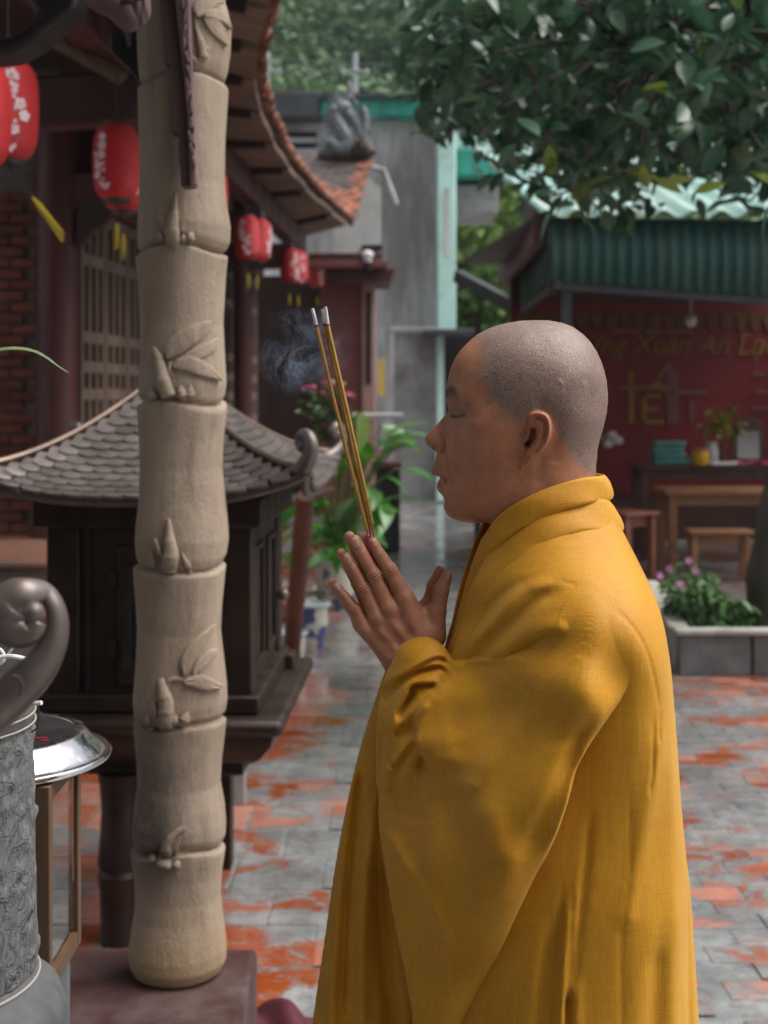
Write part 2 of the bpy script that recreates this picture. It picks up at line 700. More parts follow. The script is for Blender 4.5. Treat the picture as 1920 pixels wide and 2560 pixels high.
def build_ground():
    mat_ground()
    mb = MB()
    mb.grid(2, 2, lambda u, v: (lerp(-120, 120, u), lerp(-30, 200, v), 0.0))
    g = mb.build('ground', 'wet_concrete', recalc=False)
    tag(g, kind='structure')
    # terracotta pavers: left court with square tiles, right court with brick pavers
    pv = tag(MB().box((0, 9, -0.06), (16, 30, 0.1)).build('paving', 'wet_concrete'), kind='structure')
    rr = random.Random(21)

    def slab(w, d):
        mb = MB()
        z = 0.0
        e = 0.006
        vs = [(-w / 2, -d / 2, -.01), (w / 2, -d / 2, -.01), (w / 2, d / 2, -.01), (-w / 2, d / 2, -.01), (-w / 2, -d / 2, .0008), (w / 2, -d / 2, .0008), (w / 2, d / 2, .0008), (-w / 2, d / 2, .0008),
              (-w / 2 + e, -d / 2 + e, .0022), (w / 2 - e, -d / 2 + e, .0022), (w / 2 - e, d / 2 - e, .0022), (-w / 2 + e, d / 2 - e, .0022)]
        mb.add(vs, [(0, 1, 5, 4), (1, 2, 6, 5), (2, 3, 7, 6), (3, 0, 4, 7), (4, 5, 9, 8), (5, 6, 10, 9), (6, 7, 11, 10), (7, 4, 8, 11), (8, 9, 10, 11)])
        return mb
    sq = slab(0.292, 0.292).mesh('paver_square', 0)
    br = slab(0.222, 0.110).mesh('paver_brick', 0)
    sq.materials.append(MATS['terracotta_paver'])
    br.materials.append(MATS['terracotta_paver'])
    spots = []
    j = 0
    y = 3.0
    while y < 24:
        x = -3.2 + (0.15 if j % 2 else 0)
        while x < 0.84:
            spots.append((x, y, 0))
            x += 0.30
        y += 0.30
        j += 1
    y = 2.9
    j = 0
    while y < 24:
        x = 1.02 + (0.115 if j % 2 else 0)
        while x < 4.2:
            spots.append((x, y, 1))
            x += 0.23
        y += 0.118
        j += 1
    vis = []
    for x, y, k in spots:
        px, py = 960 + x * F / y, HZ + H * F / y
        size = (0.29 if k == 0 else 0.11) * H * F / y / y
        inpic = -60 < px < 1980 and py < 2620 and not (900 < px < 1640 and py > 1500) and not (px < 800 and y > 8.3)
        vis.append((inpic, size, x, y, k))
    show = sorted([v for v in vis if v[0]], key=lambda v: -v[1])
    rest = MB()
    for i, (ip, s, x, y, k) in enumerate(show):
        tilt = (rr.uniform(-.004, .004), rr.uniform(-.004, .004), rr.uniform(-.02, .02))
        z = 0.0006 + rr.uniform(0, 0.0014)
        if i < 300:
            o = bpy.data.objects.new('paver', sq if k == 0 else br)
            C.objects.link(o)
            o.parent = pv
            o.location = (x + rr.uniform(-.006, .006), y + rr.uniform(-.006, .006), z)
            o.rotation_euler = tilt
        else:
            w, d = (.292, .292) if k == 0 else (.222, .110)
            rest.add([(x - w / 2, y - d / 2, z + .004), (x + w / 2, y - d / 2, z + .004), (x + w / 2, y + d / 2, z + .004), (x - w / 2, y + d / 2, z + .004)], [(0, 1, 2, 3)])
    for ip, s, x, y, k in vis:
        if not ip and y < 24 and not (-60 < 960 + x * F / y < 1980 and False):
            w, d = (.292, .292) if k == 0 else (.222, .110)
            rest.add([(x - w / 2, y - d / 2, .005), (x + w / 2, y - d / 2, .005), (x + w / 2, y + d / 2, .005), (x - w / 2, y + d / 2, .005)], [(0, 1, 2, 3)])
    ro = rest.build('far_pavers', 'terracotta_paver', pv, smooth=0, recalc=False)
    tag(ro, kind='stuff')


def leaf_cards(name, m, pts, size, rng, parent=None, flat=0.5, two=True):
    """many small folded leaf faces as one mesh; pts = (x,y,z,scale)"""
    n = len(pts)
    P = np.array([p[:3] for p in pts])
    s = np.array([p[3] for p in pts])[:, None] * size
    rs = np.random.RandomState(rng)
    a = rs.normal(size=(n, 3))
    a[:, 2] = a[:, 2] * 0.6
    a /= np.linalg.norm(a, axis=1)[:, None]
    b = rs.normal(size=(n, 3))
    b[:, 2] += flat
    b = np.cross(a, b)
    b /= np.linalg.norm(b, axis=1)[:, None]
    c = np.cross(a, b)
    V = np.stack([P - a * s * 0.5, P + b * s * 0.28 + c * s * 0.08, P + a * s * 0.5, P - b * s * 0.28 + c * s * 0.08], 1).reshape(-1, 3)
    Q = np.arange(4 * n).reshape(-1, 4)
    me = np_mesh(name, V, Q, smooth=False)
    return put(name, me, m, parent)


def mat_leaf(name, c1, c2, c3, rough=0.45, scale=0.6, trans=0.12, rnd=0.35):
    m, nt, b, oc, wp = newmat(name)
    n1 = nt.noise(wp, scale, 4, 0.6)
    n2 = nt.noise(wp, scale * 7, 3)
    c = nt.mix(nt.ramp(n1, [(0.36, 0.0), (0.62, 1.0)]), c1, c2)
    c = nt.mix(nt.ramp(n2, [(0.52, 0.0), (0.72, 0.8)]), c, c3)
    if rnd:
        oi = nt.n('ShaderNodeObjectInfo')
        hs = nt.n('ShaderNodeHueSaturation')
        nt.l(nt.math('ADD', nt.math('MULTIPLY', oi.outputs['Random'], rnd), 1 - rnd / 2), hs.inputs['Value'])
        nt.l(c, hs.inputs['Color'])
        c = hs.outputs[0]
    nt.l(c, b.inputs['Base Color'])
    b.inputs['Roughness'].default_value = rough
    b.inputs['Subsurface Weight'].default_value = 0.0
    # leaves let some light through
    tr = nt.n('ShaderNodeBsdfTranslucent')
    nt.l(c, tr.inputs[0])
    mx = nt.n('ShaderNodeMixShader')
    mx.inputs[0].default_value = trans
    out = [x for x in nt.t.nodes if x.type == 'OUTPUT_MATERIAL'][0]
    nt.l(b.outputs[0], mx.inputs[1])
    nt.l(tr.outputs[0], mx.inputs[2])
    nt.l(mx.outputs[0], out.inputs[0])
    return m


def build_hill():
    mat_leaf('forest_leaf', (0.065, 0.14, 0.065), (0.13, 0.225, 0.09), (0.22, 0.29, 0.11), rough=0.75, scale=0.09, rnd=0)
    mat_leaf('bush_leaf', (0.05, 0.12, 0.025), (0.13, 0.23, 0.04), (0.24, 0.32, 0.05), rough=0.5, scale=0.5, rnd=0)
    mat('hill_soil', (0.03, 0.05, 0.02), (0.06, 0.07, 0.03), scale=0.3, rough=0.95)

    def hgt(x, y):
        return max(0.0, (y - 38) * 0.62) + 1.5 * math.sin(x * 0.13 + 1) * math.sin(y * 0.11) - 0.3
    mb = MB()
    mb.grid(60, 60, lambda u, v: (lerp(-140, 140, u), lerp(36, 190, v), hgt(lerp(-140, 140, u), lerp(36, 190, v))))
    tag(mb.build('hill', 'hill_soil', recalc=False, smooth=3), kind='structure')
    rs = np.random.RandomState(8)
    pts = []
    for wide in [False] * 520 + [True] * 420:
        y = rs.uniform(40, 120)
        x = rs.uniform(-14, 16) * y / 90
        if wide:
            y = rs.uniform(40, 95)
            x = rs.choice([-1, 1]) * rs.uniform(16, 75) * y / 90
        r = rs.uniform(1.4, 3.4)
        z = hgt(x, y) + r * rs.uniform(0.6, 1.3)
        n = 220 if wide else 620
        d = rs.normal(size=(n, 3))
        d /= np.linalg.norm(d, axis=1)[:, None]
        q = d * r * rs.uniform(0.75, 1.05, (n, 1)) * np.array([1, 1, 0.9])
        q += rs.normal(size=(1, 3)) * 0.2
        lob = 1 + 0.22 * np.sin(d[:, 0:1] * 5 + x) * np.sin(d[:, 2:3] * 6 + y)
        q = q * lob
        for k in range(n):
            if d[k, 1] < 0.35:
                pts.append((x + q[k, 0], y + q[k, 1], z + q[k, 2], rs.uniform(0.7, 1.5) * (2.0 if wide else 1.0)))
    o = leaf_cards('forest', 'forest_leaf', pts, 0.40, 3, flat=1.0)
    tag(o, 'hazy green wooded hillside rising behind all the roofs', 'forest', kind='stuff')
    pts = []
    for _ in range(70):
        y = rs.uniform(27, 36)
        x = lerp(0.9, 4.8, rs.rand()) * y / 30
        z = rs.uniform(0.4, 6.2)
        r = rs.uniform(0.5, 1.1)
        d = rs.normal(size=(230, 3))
        d /= np.linalg.norm(d, axis=1)[:, None]
        q = d * r * rs.uniform(0.7, 1.1, (230, 1))
        for k in range(230):
            pts.append((x + q[k, 0], y + q[k, 1], z + q[k, 2], rs.uniform(0.6, 1.5)))
    o = leaf_cards('bushes', 'bush_leaf', pts, 0.26, 9, flat=1.0)
    tag(o, 'bright yellow green thicket between the pale green pillar and the stall', 'bushes', kind='stuff')


def bx(px0, py0, px1, py1, d, dep):
    """box spanning a photo rectangle at distance d, with real depth behind it"""
    a, b = at(px0, py1, d), at(px1, py0, d)
    return ((a.x + b.x) / 2, d + dep / 2, (a.z + b.z) / 2), (abs(b.x - a.x), dep, abs(b.z - a.z))


def build_far_building():
    mat('stained_render', (0.50, 0.515, 0.525), (0.68, 0.70, 0.72), scale=1.1, rough=0.9, dirt=(0.15, 0.14, 0.125), dscale=1.0, dcov=(0.40, 0.64), bump=0.2, bscale=12, stretch=(1.3, 1.3, 0.28))
    mat('mint_paint', (0.50, 0.82, 0.74), (0.58, 0.88, 0.80), scale=2, rough=0.6, dirt=(0.34, 0.48, 0.42), dscale=1.2)
    mat('teal_paint', (0.02, 0.30, 0.22), (0.04, 0.42, 0.33), scale=5, rough=0.6, dirt=(0.02, 0.05, 0.045), dscale=2.4, stretch=(1, 1, 0.25))
    mat('dark_slab', (0.035, 0.04, 0.045), (0.07, 0.075, 0.08), scale=2, rough=0.8)
    mat('vent_dark', (0.012, 0.012, 0.014), rough=0.9)
    mat('ledge', (0.50, 0.52, 0.54), (0.36, 0.37, 0.38), scale=3, rough=0.8)
    mat('grey_sheet', (0.30, 0.315, 0.32), (0.42, 0.43, 0.435), scale=1.6, rough=0.6, dirt=(0.12, 0.11, 0.10), dscale=1.3)
    d = 22.0
    t = thing('concrete_building', 'tall stained grey concrete building with a green roof edge behind the temple', 'building', (0, d, 0))
    a = at(1095, 262, d)
    MB().box((-1.6, d + 3, a.z / 2), (4.95, 6, a.z)).build('wall', 'stained_render', t)
    MB().box(*bx(560, 228, 800, 292, d - 0.5, 6.4)).build('roof_slab', 'dark_slab', t, bevel=.02)
    MB().box(*bx(802, 240, 1112, 288, d - 0.45, 0.5)).build('roof_fascia', 'teal_paint', t, bevel=.02)
    MB().box(*bx(800, 232, 1120, 243, d - 0.6, 6.4)).build('roof_cap', 'dark_slab', t)
    for i, y in enumerate((330, 357, 384)):
        MB().box(*bx(690, y, 792, y + 13, d - 0.02, 0.06)).build('vent_slot', 'vent_dark', t)
        MB().box(*bx(686, y + 14, 798, y + 25, d - 0.14, 0.2)).build('vent_ledge', 'ledge', t, bevel=.01)
    # pale green corner pillar and balconies beyond
    p = thing('mint_pillar', 'tall pale mint green corner pillar right of the grey wall', 'pillar', (0.95, 21.6, 2.7))
    MB().box(*bx(1094, 262, 1140, 826, 21.4, 0.45)).build('shaft', 'mint_paint', p, bevel=.02)
    MB().box(*bx(1112, 470, 1124, 640, 21.385, 0.02)).build('drain_stain', 'stained_render', p)
    q = thing('balcony', 'mint green balcony slab jutting right of the pillar behind the leaves', 'balcony', (1.6, 23, 5))
    MB().box(*bx(1128, 300, 1262, 372, 22.6, 2.2)).build('parapet', 'mint_paint', q, bevel=.02)
    MB().box(*bx(1128, 372, 1270, 438, 22.2, 2.6)).build('soffit', 'teal_paint', q, bevel=.02)
    MB().box(*bx(1128, 440, 1262, 462, 22.9, 1.4)).build('gap_shade', 'dark_slab', q)  # dark strip standing for the shade in the gap between the slabs
    MB().box(*bx(1130, 462, 1246, 532, 22.7, 1.6)).build('lower_parapet', 'grey_sheet', q, bevel=.02)
    # sheet metal gate and small canopy at ground level
    g = thing('sheet_gate', 'grey metal sheet gate with pale frame under a small canopy', 'gate', (0.5, 20.8, 0))
    MB().box(*bx(984, 832, 1090, 1252, 20.9, 0.06)).build('sheet', 'grey_sheet', g)
    for x in (976, 1090):
        MB().box(*bx(x, 824, x + 9, 1252, 20.8, 0.1)).build('frame_post', 'ledge', g)
    MB().box(*bx(976, 816, 1098, 825, 20.78, 0.12)).build('frame_top', 'ledge', g)
    c = at(1075, 818, 20.4)
    MB().box(*bx(1060, 822, 1196, 836, 20.2, 0.9)).build('canopy', 'dark_slab', g, bevel=.02)
    MB().box(*bx(1094, 836, 1110, 1252, 20.6, 0.12)).build('door_jamb', 'mint_paint', g)
    MB().box(*bx(1110, 836, 1205, 1250, 21.2, 0.1)).build('dark_doorway', 'vent_dark', g)
    # power poles with wires
    mat('pole_grey', (0.36, 0.40, 0.40), (0.46, 0.50, 0.50), scale=3, rough=0.8)
    poles = []
    for px, y0, lb in ((888, 132, 'pale power pole with curved crossarm in front of the hill'), (668, 130, 'pale power pole beside the tiled temple eave')):
        dd = 34.0
        b_, t_ = at(px, 300, dd), at(px, y0, dd)
        pl = thing('power_pole', lb, 'power pole', (b_.x, dd, 0), 'power poles behind the concrete building')
        MB().tube([(b_.x, dd, 2.0), tuple(t_)], [0.085, 0.065], 10).build('post', 'pole_grey', pl)
        cz = at(px, y0 + 42, dd).z
        MB().tube([(b_.x + k * 0.33, dd - .05, cz - abs(k) ** 1.5 * 0.16) for k in (-1, -.5, 0, .5, 1)], 0.03, 6).build('crossarm', 'pole_grey', pl)
        for s in (-1, 0, 1):
            MB().ball((b_.x + s * 0.30, dd - .05, cz - abs(s) * .05), 0.06, 8, 6).build('insulator', 'ledge', pl)
        poles.append((b_.x, cz))
    mat('wire_black', (0.16, 0.19, 0.19), rough=0.7)
    for s, nm in ((-1, 'lower power wire sagging from the poles across the hill'), (1, 'upper power wire sagging from the poles across the hill')):
        pts = []
        (x0, z0), (x1, z1) = poles[1], poles[0]
        for i in range(13):
            u = i / 12
            x = lerp(x0, x1 + 5.5, u)
            pts.append((x, 34 - .05, lerp(z0, z1, u) + s * 0.12 + 0.7 * (u - .3) * (u - 1) * .6))
        tag(MB().tube(pts, 0.014, 5).build('power_wire', 'wire_black'), nm, 'wire', 'power wires')


build_ground()
build_hill()
build_far_building()


def build_rear_light_block():  # hall shape added behind the camera to block frontal sky light
    mat('rear_plaster', (0.20, 0.13, 0.10), (0.26, 0.18, 0.14), scale=1.5, rough=0.9)
    mat('rear_tile', (0.12, 0.06, 0.045), (0.18, 0.09, 0.065), scale=3, rough=0.85)
    t = thing('rear_light_block', 'unseen hall shape added behind the viewer to cut the frontal sky light', 'building', (0, -6, 0))
    MB().box((-1.0, -6.2, 2.6), (14, .4, 5.2)).build('wall', 'rear_plaster', t)
    MB().add([(-8.4, -4.6, 4.9), (6.4, -4.6, 4.9), (6.4, -8.8, 7.4), (-8.4, -8.8, 7.4)], [(0, 1, 2, 3)]).build('roof', 'rear_tile', t, solid=.2, smooth=0)
    for x in (-6, -3, 0, 3, 5.5):
        MB().lathe([(.18, 0), (.16, .2), (.15, 4.9)], (x, -5.0, 0), 16).build('column', 'rear_tile', t)


def build_haze():
    m = bpy.data.materials.new('haze_air')
    m.use_nodes = True
    m.node_tree.nodes.clear()
    MATS['haze_air'] = m
    nt = NT(m)
    out = nt.n('ShaderNodeOutputMaterial')
    pv = nt.n('ShaderNodeVolumePrincipled')
    pv.inputs['Color'].default_value = (0.82, 0.90, 0.95, 1)
    pv.inputs['Density'].default_value = 0.0007
    pv.inputs['Anisotropy'].default_value = 0.2
    nt.l(pv.outputs[0], out.inputs['Volume'])
    o = MB().box((0, 80, 49), (300, 240, 104)).build('haze', 'haze_air', smooth=0)
    tag(o, 'thin pale haze in the damp air over the hillside', 'haze', kind='stuff')


build_rear_light_block()
HAZE = True
if HAZE:
    build_haze()
# ================================================================== temple hall on the left
def build_temple():
    mat('red_lacquer', (0.055, 0.011, 0.012), (0.09, 0.020, 0.020), scale=3, rough=0.45, rough2=0.65, stretch=(1, 1, 0.3), dirt=(0.045, 0.018, 0.018))
    mat('dark_wood', (0.030, 0.014, 0.012), (0.055, 0.026, 0.020), scale=4, rough=0.6, stretch=(1, 1, 0.2))
    mat('door_wood', (0.12, 0.08, 0.06), (0.19, 0.135, 0.105), scale=7, rough=0.7, stretch=(1, 1, 0.15), dirt=(0.09, 0.055, 0.04), bump=0.2, bscale=40)
    mat('door_panel_wood', (0.075, 0.042, 0.032), (0.15, 0.10, 0.078), scale=5, rough=0.7, stretch=(1, 1, 0.25), bump=0.2, bscale=40)
    mat('brick_red', (0.13, 0.036, 0.022), (0.20, 0.066, 0.04), scale=7, rough=0.85, rnd=0.5, bump=0.4, bscale=60)
    mat('mortar', (0.115, 0.10, 0.09), (0.17, 0.15, 0.135), scale=8, rough=0.95, bump=0.4, bscale=50)
    mat('soffit_wood', (0.12, 0.078, 0.052), (0.23, 0.155, 0.11), scale=5, rough=0.8, stretch=(0.4, 3, 1), dirt=(0.05, 0.03, 0.022), dscale=3)
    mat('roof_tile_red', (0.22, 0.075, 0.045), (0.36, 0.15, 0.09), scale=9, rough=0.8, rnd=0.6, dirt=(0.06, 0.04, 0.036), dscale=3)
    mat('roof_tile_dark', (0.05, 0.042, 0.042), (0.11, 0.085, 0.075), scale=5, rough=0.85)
    mat('stone_tile', (0.34, 0.11, 0.06), (0.42, 0.19, 0.12), scale=4, rough=0.5, dirt=(0.15, 0.12, 0.10))
    mat('platform_stone', (0.28, 0.25, 0.21), (0.20, 0.18, 0.16), scale=3, rough=0.85, dirt=(0.09, 0.085, 0.075))
    t = thing('temple_hall', 'temple hall with brick wall, dark red columns, wooden doors and curved tiled eave', 'temple', (-2.4, 9.7, 0))
    FL = 0.60
    # platform with tiled edge and a step
    MB().box((-3.62, 12.6, FL / 2 - .02), (4.2, 8.8, FL - .04)).build('platform', 'platform_stone', t)
    MB().box((-3.6, 12.58, FL - .018), (4.26, 8.92, .034)).build('platform_paving', 'stone_tile', t, bevel=.008)
    MB().box((-3.6, 8.0, .15), (4.0, .36, .30)).build('step', 'platform_stone', t, bevel=.01)
    MB().box((-3.6, 7.99, .318), (4.04, .40, .034)).build('step_tread', 'stone_tile', t, bevel=.008)
    # brick wall facing the court
    x0, x1 = at(-900, 0, 9.8).x, at(94, 0, 9.8).x
    w = MB().box(((x0 + x1) / 2, 9.93, (FL + 3.9) / 2), (x1 - x0, .22, 3.9 - FL)).build('brick_wall', 'mortar', t)
    bm = MB().box((0, 0, 0), (.176, .05, .058)).mesh('brick', 0)
    bm.materials.append(MATS['brick_red'])
    rr = random.Random(3)
    row = 0
    z = FL + .045
    cnt = 0
    while z < 3.1:
        x = x1 - .10 - (0.092 if row % 2 else 0)
        while x > at(-30, 0, 9.8).x:
            o = bpy.data.objects.new('brick', bm)
            C.objects.link(o)
            o.parent = w
            o.location = (x + rr.uniform(-.004, .004), 9.805 + rr.uniform(-.004, .004), z)
            o.rotation_euler = (0, 0, rr.uniform(-.01, .01))
            o.scale = (rr.uniform(.95, 1.02), 1, rr.uniform(.92, 1.04))
            x -= .188
            cnt += 1
        z += .0795
        row += 1
    # line of doors running away from the viewer
    A, B = at(196, 0, 9.85), at(640, 0, 16.0)
    A.z = B.z = 0
    L = (B - A).length
    dr = (B - A).normalized()
    nr = Vector((dr.y, -dr.x, 0))          # towards the court
    MB().beam(A - nr * .20 + Vector((0, 0, 2.25)), B - nr * .20 + Vector((0, 0, 2.25)), .1, 3.3).build('door_backing', 'dark_wood', t)
    MB().beam(A + Vector((0, 0, 3.2)), B + Vector((0, 0, 3.2)), .20, .42).build('lintel_beam', 'red_lacquer', t, bevel=.015)
    # round columns
    for px, d, r in ((141, 9.62, .143), (345, 11.6, .13), (607, 14.4, .10)):
        p = at(px, 0, d)
        mb = MB()
        mb.lathe([(r * 1.25, FL), (r * 1.25, FL + .08), (r * 1.02, FL + .12), (r, FL + .3), (r, 3.2), (r * .98, 3.7)], (p.x, d, 0), 28)
        mb.build('column', 'red_lacquer', t)
    n = 11
    lw = L / n
    for i in range(n):
        a = A + dr * (lw * i + .015)
        b = A + dr * (lw * (i + 1) - .015)
        z0, z1 = FL + .03, 2.98
        fr = MB()
        sw = .055
        cols = [0, 1 / 3, 2 / 3, 1]
        for u in cols:
            c = a.lerp(b, u * (1 - sw / lw) + sw / lw / 2)
            fr.beam(c + Vector((0, 0, z0)), c + Vector((0, 0, z1)), sw * .8, .05, up=dr)
        rails = [z0 + .05, z0 + .72, z0 + .98, z0 + 1.18, z0 + 1.40, 2.60, z1 - .05]
        for zz in rails:
            fr.beam(a - nr * .003 + Vector((0, 0, zz)), b - nr * .003 + Vector((0, 0, zz)), .045, .085)
        door = fr.build('door', 'door_wood' if i < 4 else 'door_panel_wood', t, smooth=0, bevel=.006)
        for q in range(3):
            for k in range(len(rails) - 1):
                c0 = a.lerp(b, (q + .5) / 3) - nr * .03
                zc, hz_ = (rails[k] + rails[k + 1]) / 2, rails[k + 1] - rails[k] - .10
                pm = MB().beam(c0 - dr * (lw / 6 - .035) + Vector((0, 0, zc)), c0 + dr * (lw / 6 - .035) + Vector((0, 0, zc)), .02, hz_)
                pm.beam(c0 - dr * (lw / 6 - .075) + nr * .014 + Vector((0, 0, zc)), c0 + dr * (lw / 6 - .075) + nr * .014 + Vector((0, 0, zc)), .02, max(hz_ - .1, .03))
                pm.build('panel', 'door_panel_wood', door, smooth=0)
    # beams across the veranda, purlin carrying the lanterns
    P0, P1 = Vector((-1.42, 5.0, 3.30)), Vector((-1.00, 16.2, 3.42))
    MB().beam(P0, P1, .16, .22).build('purlin', 'red_lacquer', t, bevel=.01)
    for d in (6.9, 9.6, 11.9, 14.4):
        u = (d - 5) / 11.2
        c = P0.lerp(P1, u)
        e = Vector((c.x - 1.25, d + .05, 3.02))
        MB().beam(Vector((c.x + .12, d, 3.10)), e, .16, .26).build('tie_beam', 'red_lacquer', t, bevel=.02)
        pts = [(0, 0), (.34, 0), (.34, -.06), (.24, -.10), (.16, -.20), (.10, -.22), (.02, -.32), (0, -.32)]
        MB().prism([(c.x - .9 + a_, 2.98 + b_) for a_, b_ in pts], d - .05, d + .05, lambda a_, b_, q: (a_, q, b_)).build('bracket', 'dark_wood', t)
    # planks of the crosswise eave seen from below beside the near column
    q0, q1, q2, q3 = at(80, 92, 6.0), at(300, 214, 6.6), at(372, 150, 7.4), at(190, 0, 6.4)
    for k in range(6):
        u0, u1 = k / 6 + .012, (k + 1) / 6 - .012
        a_, b_, c_, d_ = q0.lerp(q1, u0), q0.lerp(q1, u1), q3.lerp(q2, u1), q3.lerp(q2, u0)
        up = Vector((0, .01, .04))
        MB().add([a_, b_, c_, d_, a_ + up, b_ + up, c_ + up, d_ + up], [(3, 2, 1, 0), (4, 5, 6, 7), (0, 1, 5, 4), (1, 2, 6, 5), (2, 3, 7, 6), (3, 0, 4, 7)]).build('soffit_board', 'soffit_wood', t, smooth=0)
    # eave edge (photo column, row, distance)
    E = smooth_pts([tuple(at(*q)) for q in ((700, -130, 4.7), (690, -60, 5.2), (655, 60, 6.0), (640, 150, 6.9), (642, 230, 8.0), (668, 310, 9.3), (702, 380, 10.6), (745, 440, 12.0), (800, 500, 14.0), (868, 555, 16.5))], 80)
    def inner(i):
        e = E[i]
        u = (e[1] - 5) / 11.2
        c = P0.lerp(P1, min(max(u, -.05), 1.05))
        return Vector((c.x - .05, e[1] + .1, c.z + .16))
    # soffit boards, each a plank from the eave to the purlin
    sofn = 18
    for k in range(sofn):
        i0, i1 = int(k * 79 / sofn), int((k + 1) * 79 / sofn)
        a0, a1 = Vector(E[i0]), Vector(E[i1])
        gap = 0.07 if k % 2 else 0.03
        a1 = a0.lerp(a1, 1 - gap)
        b0, b1 = inner(i0), inner(i1)
        b1 = b0.lerp(b1, 1 - gap)
        up = Vector((0, 0, .05))
        mb = MB()
        vs = [a0, a1, b1, b0, a0 + up, a1 + up, b1 + up, b0 + up]
        mb.add([v - Vector((.0, 0, .03 + .02 * (k % 2))) for v in vs], [(3, 2, 1, 0), (4, 5, 6, 7), (0, 1, 5, 4), (1, 2, 6, 5), (2, 3, 7, 6), (3, 0, 4, 7)])
        mb.build('soffit_board', 'soffit_wood', t, smooth=0)
    for k in range(9):
        i0 = min(int((k + .5) * 79 / 9), 79)
        a0, b0 = Vector(E[i0]), inner(i0)
        MB().beam(a0.lerp(b0, .10) - Vector((0, 0, .055)), b0 - Vector((0, 0, .06)), .05, .06).build('rafter', 'dark_wood', t)
    # roof slope above
    def rf(u, v):
        i = min(int(u * 79), 79)
        e, q = Vector(E[i]), inner(i)
        ridge = Vector((q.x - 2.4, q.y + .2, 6.0))
        if v < .35:
            p = e.lerp(Vector((q.x, q.y, q.z + .45)), v / .35)
        else:
            p = Vector((q.x, q.y, q.z + .45)).lerp(ridge, (v - .35) / .65)
        return p + Vector((0, 0, .075))
    MB().grid(60, 12, rf).build('roof_slope', 'roof_tile_dark', t, solid=.05, smooth=3)
    MB().box((-2.6, 10.4, 4.0), (1.6, 13, .08)).build('ceiling', 'dark_wood', t)
    # eave tiles, one by one
    acc = 0.0
    tl = MB()
    tl.lathe([(.062, 0), (.066, .012), (.060, .02)], (0, 0, 0), 12)
    seg = MB()
    # half-round tile, axis along -x (running up the slope)
    nseg = 9
    vs, fs = [], []
    for j, xx in enumerate((0.0, -.30)):
        for k in range(nseg):
            a = math.pi * k / (nseg - 1)
            for r in (.074, .056):
                vs.append((xx, r * math.cos(a), r * math.sin(a) * 1.05))
    def vi(j, k, r):
        return j * nseg * 2 + k * 2 + r
    for k in range(nseg - 1):
        fs += [(vi(0, k, 0), vi(0, k + 1, 0), vi(1, k + 1, 0), vi(1, k, 0)), (vi(0, k, 1), vi(1, k, 1), vi(1, k + 1, 1), vi(0, k + 1, 1)), (vi(0, k, 0), vi(0, k, 1), vi(0, k + 1, 1), vi(0, k + 1, 0))]
    seg.add(vs, fs)
    sm = seg.mesh('eave_tile', 0.7)
    sm.materials.append(MATS['roof_tile_red'])
    last = Vector(E[0])
    i = 0
    while i < 79:
        d_ = 0
        while i < 79 and d_ < .12:
            d_ += float(np.linalg.norm(E[i + 1] - E[i]))
            i += 1
        step = max(1, int(round(d_ / .12)))
        for s in range(step):
            p = last.lerp(Vector(E[i]), (s + 1) / step)
            for rk in range(1):
                o = bpy.data.objects.new('eave_tile', sm)
                C.objects.link(o)
                o.parent = t
                o.matrix_parent_inverse = t.matrix_basis.inverted()
                o.location = p + Vector((.05 - rk * .24 + rr.uniform(-.012, .012), rr.uniform(-.01, .01) + rk * .004, .05 + rk * .085))
                o.rotation_euler = (rr.uniform(-.05, .05), .36 + rr.uniform(-.05, .05), rr.uniform(-.06, .06))
                o.scale = (.8, .72, .72)
        last = Vector(E[i])
    return P0, P1


